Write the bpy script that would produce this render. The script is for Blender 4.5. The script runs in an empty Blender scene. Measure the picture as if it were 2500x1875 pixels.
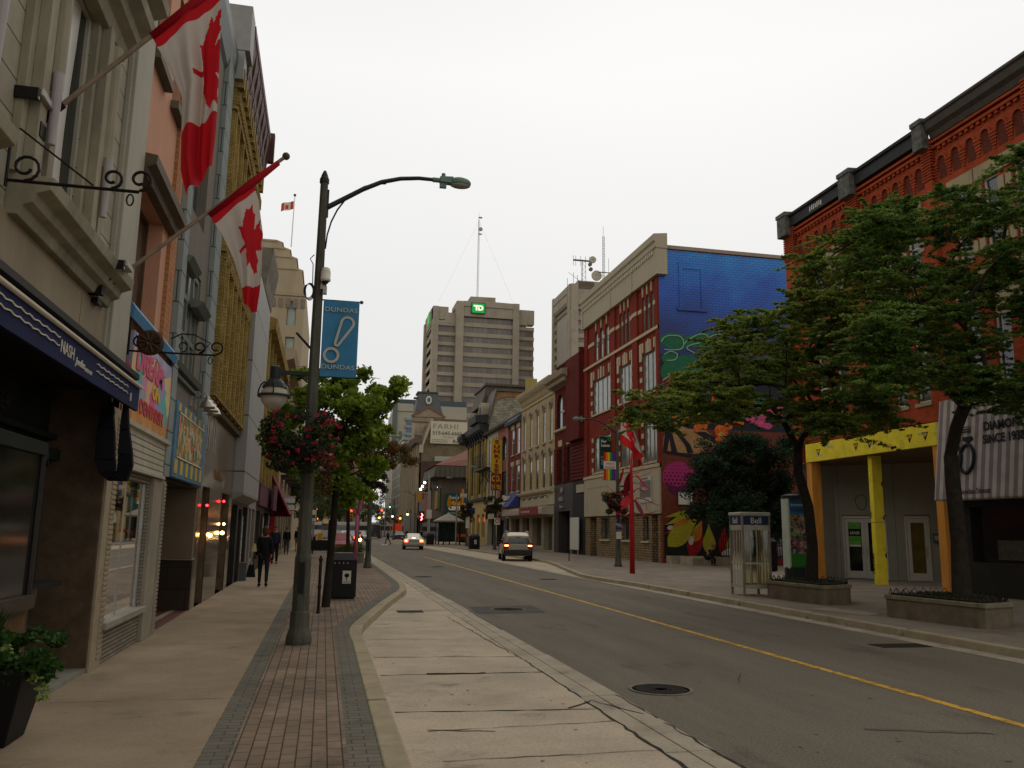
import bpy, math, random
import numpy as np
from mathutils import Vector, Matrix
D=bpy.data; SC=bpy.context.scene; COL=SC.collection
PI=math.pi
ORG={}
# ------------------------------------------------------------------ objects
def tag(o,label=None,cat=None,group=None,kind=None):
    if label:o['label']=label
    if cat:o['category']=cat
    if group:o['group']=group
    if kind:o['kind']=kind
    return o
def thing(name,label,cat,loc=(0,0,0),group=None,rz=0):
    o=D.objects.new(name,None); COL.objects.link(o); o.location=loc; o.rotation_euler=(0,0,rz)
    o.empty_display_size=.2
    ORG[o.name]=Vector(loc)
    return tag(o,label,cat,group)
def link(name,me,parent=None,loc=None):
    o=D.objects.new(name,me); COL.objects.link(o)
    if parent is not None:
        o.parent=parent; ORG[o.name]=ORG[parent.name].copy()
    else:
        L=Vector(loc or (0,0,0)); o.location=L; ORG[o.name]=L
    return o
def copy_tree(o,parent=None):
    c=o.copy(); COL.objects.link(c)
    if parent is not None:c.parent=parent
    ORG[c.name]=ORG.get(o.name,Vector((0,0,0))).copy()
    for ch in list(o.children): copy_tree(ch,c)
    return c
def dup(root,loc,rz=0,label=None,scale=None):
    c=copy_tree(root); c.location=loc; c.rotation_euler=(0,0,rz)
    if label:c['label']=label
    if scale:c.scale=(scale,)*3
    return c
# ------------------------------------------------------------------ frames on a facade: u along, d out, z up
class Fr:
    def __init__(s,O,U,N): s.O=Vector(O); s.U=Vector(U).normalized(); s.N=Vector(N).normalized()
    def p(s,u,d,z): return s.O+s.U*u+s.N*d+Vector((0,0,z))
WF=Fr((0,0,0),(1,0,0),(0,1,0))
LF=Fr((-2.55,0,0),(0,1,0),(1,0,0))
RF=Fr((18.8,0,0),(0,1,0),(-1,0,0))
def CF(Y): return Fr((0,Y,0),(1,0,0),(0,-1,0))
# ------------------------------------------------------------------ mesh builder
class MB:
    def __init__(s): s.v=[];s.f=[];s.mi=[];s.cur=0
    def add(s,vs,fs,mi=None):
        b=len(s.v); s.v+= [tuple(v) for v in vs]; s.f+=[tuple(i+b for i in f) for f in fs]
        s.mi+=[s.cur if mi is None else mi]*len(fs); return s
    def hexa(s,P,mi=None):
        return s.add(P,[(0,3,2,1),(4,5,6,7),(0,1,5,4),(1,2,6,5),(2,3,7,6),(3,0,4,7)],mi)
    def box(s,x0,x1,y0,y1,z0,z1,mi=None):
        return s.hexa([(x0,y0,z0),(x1,y0,z0),(x1,y1,z0),(x0,y1,z0),(x0,y0,z1),(x1,y0,z1),(x1,y1,z1),(x0,y1,z1)],mi)
    def fbox(s,F,u0,u1,d0,d1,z0,z1,mi=None):
        return s.hexa([F.p(u0,d0,z0),F.p(u1,d0,z0),F.p(u1,d1,z0),F.p(u0,d1,z0),F.p(u0,d0,z1),F.p(u1,d0,z1),F.p(u1,d1,z1),F.p(u0,d1,z1)],mi)
    def fprof(s,F,u0,u1,prof,mi=None):      # a (d,z) profile swept along u: cornices, sills, awnings
        n=len(prof); a=[F.p(u0,d,z) for d,z in prof]; b=[F.p(u1,d,z) for d,z in prof]
        return s.add(a+b,[(i,(i+1)%n,n+(i+1)%n,n+i) for i in range(n)]+[tuple(range(n))[::-1],tuple(range(n,2*n))],mi)
    def prism(s,pts,vec,mi=None):
        n=len(pts); vec=Vector(vec); a=[Vector(p) for p in pts]; b=[p+vec for p in a]
        return s.add(a+b,[(i,(i+1)%n,n+(i+1)%n,n+i) for i in range(n)]+[tuple(range(n))[::-1],tuple(range(n,2*n))],mi)
    def fpoly(s,F,pts,d0,d1,mi=None):       # an outline in (u,z) given a thickness d0..d1
        return s.prism([F.p(u,d0,z) for u,z in pts],F.N*(d1-d0),mi)
    def quad(s,a,b,c,d,mi=None): return s.add([a,b,c,d],[(0,1,2,3)],mi)
    def tube(s,path,r,n=8,mi=None,cap=True):
        P=[Vector(p) for p in path]; m=len(P); R=r if isinstance(r,(list,tuple)) else [r]*m
        vs=[]; fs=[]; pu=None
        for i in range(m):
            t=(P[min(i+1,m-1)]-P[max(i-1,0)]).normalized()
            if pu is None:
                pu=Vector((0,0,1)) if abs(t.z)<.9 else Vector((1,0,0))
            u=(pu-t*pu.dot(t)).normalized(); w=t.cross(u); pu=u
            for k in range(n):
                a=2*PI*k/n+PI/n; vs.append(P[i]+(u*math.cos(a)+w*math.sin(a))*R[i])
        for i in range(m-1):
            for k in range(n):
                k2=(k+1)%n; fs.append((i*n+k,i*n+k2,(i+1)*n+k2,(i+1)*n+k))
        if cap: fs+= [tuple(range(n))[::-1],tuple((m-1)*n+k for k in range(n))]
        return s.add(vs,fs,mi)
    def lathe(s,prof,c,n=16,mi=None,axis='z',ph=0):
        vs=[];fs=[];c=Vector(c);m=len(prof)
        for r,z in prof:
            for k in range(n):
                a=2*PI*k/n+ph; x,y=r*math.cos(a),r*math.sin(a)
                vs.append(c+Vector((x,y,z) if axis=='z' else ((z,x,y) if axis=='x' else (x,z,y))))
        for i in range(m-1):
            for k in range(n):
                k2=(k+1)%n; fs.append((i*n+k,i*n+k2,(i+1)*n+k2,(i+1)*n+k))
        if m>3 and abs(prof[0][0]-prof[-1][0])<1e-6:      # closed profile: a ring
            for k in range(n): k2=(k+1)%n; fs.append(((m-1)*n+k,(m-1)*n+k2,k2,k))
        else: fs+= [tuple(range(n))[::-1],tuple((m-1)*n+k for k in range(n))]
        return s.add(vs,fs,mi)
    def ball(s,c,r,n=12,mi=None,sz=(1,1,1),z0=-1,z1=1):
        a0,a1=math.asin(z0),math.asin(z1); m=max(4,n//2); c=Vector(c)
        vs=[];fs=[]
        for i in range(m+1):
            a=a0+(a1-a0)*i/m
            for k in range(n):
                b=2*PI*k/n; vs.append(c+Vector((r*sz[0]*math.cos(a)*math.cos(b),r*sz[1]*math.cos(a)*math.sin(b),r*sz[2]*math.sin(a))))
        for i in range(m):
            for k in range(n):
                k2=(k+1)%n; fs.append((i*n+k,i*n+k2,(i+1)*n+k2,(i+1)*n+k))
        return s.add(vs,fs,mi)
    def build(s,name,mats,parent=None,smooth=False,bevel=0,loc=None,sub=0,auto=False,mod=None):
        if not isinstance(mats,(list,tuple)): mats=[mats]
        if parent is not None: o0=ORG[parent.name]
        elif loc is not None: o0=Vector(loc)
        else:
            a=np.array(s.v); mn=a.min(0); mx=a.max(0); o0=Vector(((mn[0]+mx[0])/2,(mn[1]+mx[1])/2,mn[2]))
        me=D.meshes.new(name); V=np.array(s.v,dtype=float)
        me.from_pydata([tuple(v) for v in (V-np.array(o0))],[],s.f)
        for m in mats: me.materials.append(m)
        if len(mats)>1: me.polygons.foreach_set('material_index',s.mi)
        if smooth: me.polygons.foreach_set('use_smooth',[True]*len(s.f))
        uv=me.uv_layers.new(name='UVMap'); 
        nv=len(me.loops); li=np.empty(nv,dtype=np.int32); me.loops.foreach_get('vertex_index',li)
        nrm=np.empty(len(me.polygons)*3); me.polygons.foreach_get('normal',nrm); nrm=np.abs(nrm.reshape(-1,3))
        tot=np.empty(len(me.polygons),dtype=np.int32); me.polygons.foreach_get('loop_total',tot)
        ax=np.repeat(nrm.argmax(1),tot); co=V[li]
        u=np.where(ax==0,co[:,1],co[:,0]); w=np.where(ax==2,co[:,1],co[:,2])
        uv.data.foreach_set('uv',np.stack([u,w],1).ravel())
        o=link(name,me,parent,None if parent is not None else o0)
        if bevel:
            b=o.modifiers.new('bev','BEVEL'); b.width=bevel; b.segments=2; b.limit_method='ANGLE'; b.angle_limit=.6
        if sub:
            b=o.modifiers.new('sub','SUBSURF'); b.levels=sub; b.render_levels=sub
        if auto: me.shade_smooth() if hasattr(me,'shade_smooth') else None
        return o
# ------------------------------------------------------------------ materials
MATS={}
ALB=(1.0,.945,.84)   # one overall calibration of the guessed paint and stone reflectances
def nt(m): 
    m.use_nodes=True; n=m.node_tree; n.nodes.clear(); return n
def mat(name,col,rough=.8,var=.12,sc=3.0,bump=0,bsc=60,metal=0,emit=None,es=1,spec=.16,ys=0,var2=.0,streak=0,trans=0,alpha=None,coat=0):
    if name in MATS: return MATS[name]
    m=D.materials.new(name); n=nt(m); N=n.nodes; L=n.links
    out=N.new('ShaderNodeOutputMaterial'); b=N.new('ShaderNodeBsdfPrincipled'); L.new(b.outputs[0],out.inputs[0])
    b.inputs['Roughness'].default_value=rough; b.inputs['Metallic'].default_value=metal; b.inputs['Specular IOR Level'].default_value=spec
    if coat: b.inputs['Coat Weight'].default_value=coat
    col=tuple(v*k for v,k in zip(col,ALB)) if not emit else tuple(col); c=col+(1,)
    tc=N.new('ShaderNodeTexCoord')
    if var or streak:
        if ys: streak=1
        nz=N.new('ShaderNodeTexNoise'); nz.inputs['Scale'].default_value=sc; nz.inputs['Detail'].default_value=6; nz.inputs['Roughness'].default_value=.65
        if streak:
            mp=N.new('ShaderNodeMapping'); mp.inputs['Scale'].default_value=(1,ys or 1,streak); L.new(tc.outputs['Object'],mp.inputs[0]); L.new(mp.outputs[0],nz.inputs[0])
        else: L.new(tc.outputs['Object'],nz.inputs[0])
        r=N.new('ShaderNodeMapRange'); r.inputs[1].default_value=.3; r.inputs[2].default_value=.7; r.inputs[3].default_value=1-var; r.inputs[4].default_value=1+var
        L.new(nz.outputs[0],r.inputs[0])
        mx=N.new('ShaderNodeVectorMath'); mx.operation='SCALE'; mx.inputs[0].default_value=col; L.new(r.outputs[0],mx.inputs['Scale'])
        last=mx.outputs[0]
        if var2:
            n2=N.new('ShaderNodeTexNoise'); n2.inputs['Scale'].default_value=sc*45; n2.inputs['Detail'].default_value=3; L.new(tc.outputs['Object'],n2.inputs[0])
            r2=N.new('ShaderNodeMapRange'); r2.inputs[1].default_value=.3; r2.inputs[2].default_value=.7; r2.inputs[3].default_value=1-var2; r2.inputs[4].default_value=1+var2
            L.new(n2.outputs[0],r2.inputs[0]); m2=N.new('ShaderNodeVectorMath'); m2.operation='SCALE'; L.new(last,m2.inputs[0]); L.new(r2.outputs[0],m2.inputs['Scale']); last=m2.outputs[0]
        L.new(last,b.inputs['Base Color'])
    else: b.inputs['Base Color'].default_value=c
    if bump:
        nb=N.new('ShaderNodeTexNoise'); nb.inputs['Scale'].default_value=bsc; nb.inputs['Detail'].default_value=4; L.new(tc.outputs['Object'],nb.inputs[0])
        bp=N.new('ShaderNodeBump'); bp.inputs['Strength'].default_value=bump; bp.inputs['Distance'].default_value=.01; L.new(nb.outputs[0],bp.inputs['Height']); L.new(bp.outputs[0],b.inputs['Normal'])
    if emit: b.inputs['Emission Color'].default_value=tuple(emit)+(1,); b.inputs['Emission Strength'].default_value=es
    if trans: b.inputs['Transmission Weight'].default_value=trans
    MATS[name]=m; return m
def brick(name,c1,c2,mort,bw=.215,rh=.075,ms=.009,rough=.85,rot=False,off=.5,bump=.5,var=.25,sc=1.2,bias=0,sq=0,spec=.08):
    if name in MATS: return MATS[name]
    m=D.materials.new(name); n=nt(m); N=n.nodes; L=n.links
    out=N.new('ShaderNodeOutputMaterial'); b=N.new('ShaderNodeBsdfPrincipled'); L.new(b.outputs[0],out.inputs[0]); b.inputs['Roughness'].default_value=rough
    b.inputs['Specular IOR Level'].default_value=spec
    tc=N.new('ShaderNodeTexCoord'); mp=N.new('ShaderNodeMapping'); L.new(tc.outputs['UV'],mp.inputs[0])
    if rot: mp.inputs['Rotation'].default_value=(0,0,PI/2)
    bt=N.new('ShaderNodeTexBrick'); bt.offset=off; L.new(mp.outputs[0],bt.inputs['Vector'])
    for k,v in (('Color1',c1),('Color2',c2),('Mortar',mort)): bt.inputs[k].default_value=tuple(x*k_ for x,k_ in zip(v,ALB))+(1,)
    for k,v in (('Scale',1),('Mortar Size',ms),('Mortar Smooth',.1),('Bias',bias),('Brick Width',bw),('Row Height',rh)): bt.inputs[k].default_value=v
    nz=N.new('ShaderNodeTexNoise'); nz.inputs['Scale'].default_value=sc; nz.inputs['Detail'].default_value=7; nz.inputs['Roughness'].default_value=.7; L.new(tc.outputs['Object'],nz.inputs[0])
    r=N.new('ShaderNodeMapRange'); r.inputs[1].default_value=.3; r.inputs[2].default_value=.7; r.inputs[3].default_value=1-var; r.inputs[4].default_value=1+var; L.new(nz.outputs[0],r.inputs[0])
    mx=N.new('ShaderNodeVectorMath'); mx.operation='SCALE'; L.new(bt.outputs[0],mx.inputs[0]); L.new(r.outputs[0],mx.inputs['Scale']); L.new(mx.outputs[0],b.inputs['Base Color'])
    if bump:
        iv=N.new('ShaderNodeMath'); iv.operation='SUBTRACT'; iv.inputs[0].default_value=1; L.new(bt.outputs['Fac'],iv.inputs[1])
        bp=N.new('ShaderNodeBump'); bp.inputs['Strength'].default_value=bump; bp.inputs['Distance'].default_value=.012; L.new(iv.outputs[0],bp.inputs['Height']); L.new(bp.outputs[0],b.inputs['Normal'])
    MATS[name]=m; return m
def stripes(name,ca,cb,period,duty=.5,axis=0,rough=.7,blur=.0):
    if name in MATS: return MATS[name]
    m=D.materials.new(name); n=nt(m); N=n.nodes; L=n.links
    out=N.new('ShaderNodeOutputMaterial'); b=N.new('ShaderNodeBsdfPrincipled'); L.new(b.outputs[0],out.inputs[0]); b.inputs['Roughness'].default_value=rough; b.inputs['Specular IOR Level'].default_value=.12
    tc=N.new('ShaderNodeTexCoord'); sp=N.new('ShaderNodeSeparateXYZ'); L.new(tc.outputs['UV'],sp.inputs[0])
    d=N.new('ShaderNodeMath'); d.operation='DIVIDE'; L.new(sp.outputs[axis],d.inputs[0]); d.inputs[1].default_value=period
    f=N.new('ShaderNodeMath'); f.operation='FRACT'; L.new(d.outputs[0],f.inputs[0])
    g=N.new('ShaderNodeMath'); g.operation='GREATER_THAN'; L.new(f.outputs[0],g.inputs[0]); g.inputs[1].default_value=duty
    nz=N.new('ShaderNodeTexNoise'); nz.inputs['Scale'].default_value=2.5; nz.inputs['Detail'].default_value=5; L.new(tc.outputs['Object'],nz.inputs[0])
    mx=N.new('ShaderNodeMix'); mx.data_type='RGBA'; L.new(g.outputs[0],mx.inputs[0]); mx.inputs[6].default_value=tuple(x*k_ for x,k_ in zip(ca,ALB))+(1,); mx.inputs[7].default_value=tuple(x*k_ for x,k_ in zip(cb,ALB))+(1,)
    r=N.new('ShaderNodeMapRange'); r.inputs[1].default_value=.3; r.inputs[2].default_value=.7; r.inputs[3].default_value=.85; r.inputs[4].default_value=1.12; L.new(nz.outputs[0],r.inputs[0])
    v=N.new('ShaderNodeVectorMath'); v.operation='SCALE'; L.new(mx.outputs[2],v.inputs[0]); L.new(r.outputs[0],v.inputs['Scale']); L.new(v.outputs[0],b.inputs['Base Color'])
    MATS[name]=m; return m
def patchy(name,cols,sc=4,rough=.6,tex='voronoi',emit=0,co='Object',rand=1):
    # many small painted / printed colour patches
    if name in MATS: return MATS[name]
    m=D.materials.new(name); n=nt(m); N=n.nodes; L=n.links
    out=N.new('ShaderNodeOutputMaterial'); b=N.new('ShaderNodeBsdfPrincipled'); L.new(b.outputs[0],out.inputs[0]); b.inputs['Roughness'].default_value=rough; b.inputs['Specular IOR Level'].default_value=.12
    tc=N.new('ShaderNodeTexCoord')
    nz=N.new('ShaderNodeTexNoise'); nz.inputs['Scale'].default_value=sc*1.3; nz.inputs['Detail'].default_value=4; L.new(tc.outputs[co],nz.inputs[0])
    if tex=='voronoi':
        ad=N.new('ShaderNodeVectorMath'); ad.operation='MULTIPLY_ADD'; L.new(nz.outputs[1],ad.inputs[0]); ad.inputs[1].default_value=(.25,.25,.25); L.new(tc.outputs[co],ad.inputs[2])
        vo=N.new('ShaderNodeTexVoronoi'); vo.inputs['Scale'].default_value=sc; vo.inputs['Randomness'].default_value=rand; L.new(ad.outputs[0],vo.inputs['Vector'])
        sp=N.new('ShaderNodeSeparateColor'); L.new(vo.outputs['Color'],sp.inputs[0]); fac=sp.outputs[0]
    else: fac=nz.outputs[0]
    cr=N.new('ShaderNodeValToRGB'); e=cr.color_ramp.elements
    lo,hi=(0,1) if tex=='voronoi' else (.3,.7)
    for i,c in enumerate(cols):
        p=lo+(hi-lo)*i/max(1,len(cols)-(0 if tex=='voronoi' else 1))
        if i<2: e[i].position=p; e[i].color=tuple(c)+(1,)
        else:
            q=e.new(p); q.color=tuple(c)+(1,)
    cr.color_ramp.interpolation='CONSTANT' if tex=='voronoi' else 'LINEAR'
    L.new(fac,cr.inputs[0]); L.new(cr.outputs[0],b.inputs['Base Color'])
    if emit: L.new(cr.outputs[0],b.inputs['Emission Color']); b.inputs['Emission Strength'].default_value=emit
    MATS[name]=m; return m
def leafmat(name,cols,tr=.35):
    if name in MATS: return MATS[name]
    m=D.materials.new(name); n=nt(m); N=n.nodes; L=n.links
    out=N.new('ShaderNodeOutputMaterial'); b=N.new('ShaderNodeBsdfPrincipled'); b.inputs['Roughness'].default_value=.6; b.inputs['Specular IOR Level'].default_value=.15
    g=N.new('ShaderNodeNewGeometry'); tc=N.new('ShaderNodeTexCoord'); nz=N.new('ShaderNodeTexNoise'); nz.inputs['Scale'].default_value=1.7; nz.inputs['Detail'].default_value=3; L.new(tc.outputs['Object'],nz.inputs[0])
    a=N.new('ShaderNodeMath'); a.operation='MULTIPLY_ADD'; L.new(nz.outputs[0],a.inputs[0]); a.inputs[1].default_value=1.3
    h=N.new('ShaderNodeMath'); h.operation='MULTIPLY_ADD'; L.new(g.outputs['Random Per Island'],h.inputs[0]); h.inputs[1].default_value=.6; h.inputs[2].default_value=-.42; L.new(h.outputs[0],a.inputs[2])
    cr=N.new('ShaderNodeValToRGB'); e=cr.color_ramp.elements
    for i,c in enumerate(cols):
        p=i/(len(cols)-1)
        if i==0: e[0].position=0; e[0].color=tuple(c)+(1,)
        elif i==len(cols)-1: e[-1].position=1; e[-1].color=tuple(c)+(1,)
        else: q=e.new(p); q.color=tuple(c)+(1,)
    L.new(a.outputs[0],cr.inputs[0]); L.new(cr.outputs[0],b.inputs['Base Color'])
    t=N.new('ShaderNodeBsdfTranslucent'); L.new(cr.outputs[0],t.inputs[0]); ms=N.new('ShaderNodeMixShader'); ms.inputs[0].default_value=tr
    L.new(b.outputs[0],ms.inputs[1]); L.new(t.outputs[0],ms.inputs[2]); L.new(ms.outputs[0],out.inputs[0])
    MATS[name]=m; return m
def addstain(m,stain):
    """soft-edged dirt and wear multiplied into the base colour: list of (scale, lo, hi, darkening, y stretch)"""
    n=m.node_tree; N=n.nodes; L=n.links; b=[q for q in N if q.type=='BSDF_PRINCIPLED'][0]; tc=[q for q in N if q.type=='TEX_COORD'][0]
    for sc,lo,hi,am,ys in stain:
        src=b.inputs['Base Color'].links[0].from_socket; mp=N.new('ShaderNodeMapping'); mp.inputs['Scale'].default_value=(1,ys,1); mp.inputs['Location'].default_value=(sc,sc*2,0); L.new(tc.outputs['Object'],mp.inputs[0])
        nz=N.new('ShaderNodeTexNoise'); nz.inputs['Scale'].default_value=sc; nz.inputs['Detail'].default_value=8; nz.inputs['Roughness'].default_value=.62; L.new(mp.outputs[0],nz.inputs[0])
        r=N.new('ShaderNodeMapRange'); r.interpolation_type='SMOOTHSTEP'; r.inputs[1].default_value=lo; r.inputs[2].default_value=hi; r.inputs[3].default_value=1; r.inputs[4].default_value=1-am; L.new(nz.outputs[0],r.inputs[0])
        v=N.new('ShaderNodeVectorMath'); v.operation='SCALE'; L.new(src,v.inputs[0]); L.new(r.outputs[0],v.inputs['Scale']); L.new(v.outputs[0],b.inputs['Base Color'])
    return m
# common materials
GLASS=mat('window glass',(.025,.03,.03),.07,var=0,spec=.8)
GLASS2=mat('window glass pale curtained',(.16,.165,.15),.12,var=.35,sc=1.5,spec=.7)
SHOPG=mat('shop glass dark',(.012,.012,.011),.1,var=.3,spec=.35)
BLACK=mat('black painted metal',(.012,.012,.013),.45,var=.1)
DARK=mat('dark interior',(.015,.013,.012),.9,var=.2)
IRON=mat('wrought iron',(.015,.014,.013),.5,var=.2,metal=.3)
STEEL=mat('galvanised steel',(.33,.33,.32),.45,var=.15,metal=.5)
WHITE=mat('white paint',(.6,.59,.55),.6,var=.08)
LAMPOST=mat('weathered green concrete post',(.075,.078,.062),.75,var=.45,sc=5,var2=.15,bump=.3,streak=.25)
LAMPGRN=mat('dark green cast metal',(.022,.032,.03),.45,var=.2)
HEADGRN=mat('patina green lamp head',(.13,.21,.185),.5,var=.2)
LENS=mat('lamp lens glass',(.35,.34,.3),.25,var=.15)
RED=mat('red paint',(.42,.018,.025),.45,var=.12)
DKROOF=mat('tar roof',(.05,.05,.05),.95)
# ------------------------------------------------------------------ facade helpers
def arch_pts(u0,u1,zs,n=10,flat=1.0):
    r=(u1-u0)/2; c=(u0+u1)/2
    return [(c-r*math.cos(PI*i/n),zs+r*flat*math.sin(PI*i/n)) for i in range(n+1)]
def wall(mb,F,u0,u1,z0,z1,holes=(),th=.3,mi=None,back=False):
    us=sorted({u0,u1}|{h[0] for h in holes}|{h[1] for h in holes}); zs=sorted({z0,z1}|{h[2] for h in holes}|{h[3] for h in holes})
    us=[u for u in us if u0<=u<=u1]; zs=[z for z in zs if z0<=z<=z1]
    for i in range(len(us)-1):
        z=None
        for j in range(len(zs)-1):
            uc=(us[i]+us[i+1])/2; zc=(zs[j]+zs[j+1])/2
            solid=not any(h[0]<uc<h[1] and h[2]<zc<h[3] for h in holes)
            if solid: mb.quad(F.p(us[i],0,zs[j]),F.p(us[i+1],0,zs[j]),F.p(us[i+1],0,zs[j+1]),F.p(us[i],0,zs[j+1]),mi)
    for h in holes:
        a,b,c,d=h[:4]
        mb.quad(F.p(a,0,c),F.p(a,-th,c),F.p(a,-th,d),F.p(a,0,d),mi); mb.quad(F.p(b,0,c),F.p(b,-th,c),F.p(b,-th,d),F.p(b,0,d),mi)
        mb.quad(F.p(a,0,c),F.p(b,0,c),F.p(b,-th,c),F.p(a,-th,c),mi); mb.quad(F.p(a,0,d),F.p(b,0,d),F.p(b,-th,d),F.p(a,-th,d),mi)
        if len(h)>4 and h[4]:               # arched head: spandrels
            r=(b-a)/2*(h[4] if h[4]!=True else 1); P=arch_pts(a,b,d-r,10,h[4] if h[4]!=True else 1)
            for (ua,za),(ub,zb) in zip(P,P[1:]):
                mb.hexa([F.p(ua,0.002,za),F.p(ub,0.002,zb),F.p(ub,-th,zb),F.p(ua,-th,za),F.p(ua,0.002,d+.002),F.p(ub,0.002,d+.002),F.p(ub,-th,d+.002),F.p(ua,-th,d+.002)],mi)
def window(F,h,parent,fm=None,pm=None,rec=.14,fw=.06,nx=1,nz=2,sill=None,name='window',sm=None,sd=.1,sh=.12,meet=None):
    a,b,c,d=h[:4]; mb=MB(); fm=fm or WHITE
    arch=len(h)>4 and h[4]
    mb.fbox(F,a,a+fw,-rec-.06,-rec,c,d); mb.fbox(F,b-fw,b,-rec-.06,-rec,c,d); mb.fbox(F,a+fw,b-fw,-rec-.06,-rec,c,c+fw); mb.fbox(F,a+fw,b-fw,-rec-.06,-rec,d-fw,d)
    for i in range(1,nx):
        u=a+(b-a)*i/nx; mb.fbox(F,u-fw*.4,u+fw*.4,-rec-.05,-rec-.004,c+fw,d-fw)
    for j in range(1,nz):
        z=c+(d-c)*(j/nz if meet is None else meet); mb.fbox(F,a+fw,b-fw,-rec-.052,-rec-.006,z-fw*.4,z+fw*.4)
    w=mb.build(name,fm,parent)
    p=MB(); p.fbox(F,a+fw*.5,b-fw*.5,-rec-.045,-rec-.035,c+fw*.5,d-fw*.5); p.build('pane',pm or GLASS,w)
    if sill:
        s=MB(); s.fbox(F,a-.08,b+.08,-rec,sd,c-sh,c-.002); s.build('sill',sm or sill,w)
    return w
def hole_grid(us,w,z0,z1,arch=None): return [(u-w/2,u+w/2,z0,z1)+((arch,) if arch else ()) for u in us]
def shell(F,u0,u1,z1,depth,parent,m,z0=0,roof=DKROOF,name='side_wall',front=-.3):
    mb=MB()
    for u in (u0,u1): mb.quad(F.p(u,0,z0),F.p(u,-depth,z0),F.p(u,-depth,z1),F.p(u,0,z1))
    mb.quad(F.p(u0,-depth,z0),F.p(u1,-depth,z0),F.p(u1,-depth,z1),F.p(u0,-depth,z1))
    mb.build(name,m,parent)
    r=MB(); r.quad(F.p(u0,0,z1-.25),F.p(u1,0,z1-.25),F.p(u1,-depth,z1-.25),F.p(u0,-depth,z1-.25)); r.build('roof',roof,parent)
# ------------------------------------------------------------------ lettering
def text(s,F,u,z,size,m,parent,d=.01,ext=.004,bold=0,name='lettering',sx=1,shear=0,align='LEFT',vert=False,rot=0,spacing=1,flip=False):
    c=D.curves.new('t','FONT'); c.body=s; c.size=size; c.extrude=ext; c.offset=bold; c.shear=shear; c.align_x=align; c.space_character=spacing; c.resolution_u=4
    t=D.objects.new('t',c); COL.objects.link(t); dg=bpy.context.evaluated_depsgraph_get()
    me=D.meshes.new_from_object(t.evaluated_get(dg)); D.objects.remove(t); D.curves.remove(c)
    me.name=name; me.materials.clear(); me.materials.append(m)
    U=F.U*(-1 if flip else 1); cr,sr=math.cos(rot),math.sin(rot); o0=ORG[parent.name]
    n=len(me.vertices); co=np.empty(n*3); me.vertices.foreach_get('co',co); co=co.reshape(-1,3)
    x=co[:,0]*sx; y=co[:,1]; x,y=x*cr-y*sr,x*sr+y*cr
    base=F.p(u,d,z)-o0
    W=np.outer(x,U)+np.outer(y,(0,0,1))+np.outer(co[:,2],F.N)+np.array(base)
    me.vertices.foreach_set('co',W.ravel()); me.update()
    return link(name,me,parent)
# ================================================================== GROUND
RZ=-.13
CONC=mat('sidewalk concrete',(.265,.212,.152),.85,var=.22,sc=.8,var2=.1,bump=.25,bsc=180)
KERB=mat('kerb concrete',(.31,.27,.19),.85,var=.22,sc=2.2,var2=.12,bump=.3,bsc=120)
ASPH=mat('asphalt',(.138,.123,.101),.88,var=.2,sc=.9,ys=.13,var2=.3,bump=.55,bsc=240)
BAY=mat('lay-by concrete',(.40,.345,.275),.88,var=.2,sc=.7,var2=.14,bump=.35,bsc=160)
GUT=mat('gutter concrete',(.33,.295,.24),.88,var=.22,sc=1.5,var2=.14,bump=.35,bsc=140)
GREYP=brick('charcoal pavers',(.15,.145,.125),(.13,.125,.11),(.075,.065,.05),.2,.11,.006,rot=False,var=.15)
REDP=brick('brown clay pavers',(.215,.165,.13),(.175,.135,.105),(.06,.048,.036),.23,.112,.006,rot=True,var=.28,sc=.9)
FARP=mat('brown sidewalk paving',(.21,.18,.15),.9,var=.2,sc=.6,var2=.14,bump=.3,bsc=120)
addstain(BAY,[(1.1,.56,.72,.42,1.6),(6,.6,.75,.25,1),(.5,.5,.7,.15,1)]); addstain(CONC,[(1.4,.56,.72,.22,1),(9,.62,.74,.3,1)]); addstain(ASPH,[(1.2,.56,.7,.25,.5),(.35,.5,.65,.16,.08),(7,.62,.72,.3,1)]); addstain(REDP,[(1.5,.52,.7,.3,1),(1.1,.5,.62,-.18,1)]); addstain(FARP,[(.9,.52,.7,.28,1),(6,.6,.72,.22,1)]); addstain(KERB,[(2.5,.55,.7,.3,1)]); addstain(GUT,[(2,.55,.7,.35,1)]); addstain(GREYP,[(2,.52,.7,.25,1)])
CRK=mat('crack dirt',(.03,.027,.024),.95,var=.3)
STAIN=mat('dark stain',(.09,.08,.07),.9,var=.3,sc=3)
YEL=addstain(mat('yellow road paint',(.50,.30,.045),.7,var=.2,sc=2,var2=.12),[(9,.52,.6,.55,1),(2,.5,.65,.3,1)])
def sheet(name,pts,z,m,kind='structure',parent=None,th=0):
    mb=MB()
    if th: mb.prism([(x,y,z) for x,y in pts],(0,0,-th))
    else: mb.add([(x,y,z) for x,y in pts],[tuple(range(len(pts)))])
    o=mb.build(name,m,parent,loc=(0,0,z))
    if kind and parent is None:o['kind']=kind
    return o
sheet('ground',[(-900,-60),(900,-60),(900,1400),(-900,1400)],-.5,mat('ground earth',(.12,.11,.09),.95,var=.3,sc=.05))
sheet('road',[(3.22,-12),(10.02,-12),(10.02,188),(60,188),(60,204),(10.02,204),(10.02,700),(3.22,700),(3.22,204),(-60,204),(-60,188),(3.22,188)],RZ,ASPH)
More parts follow.
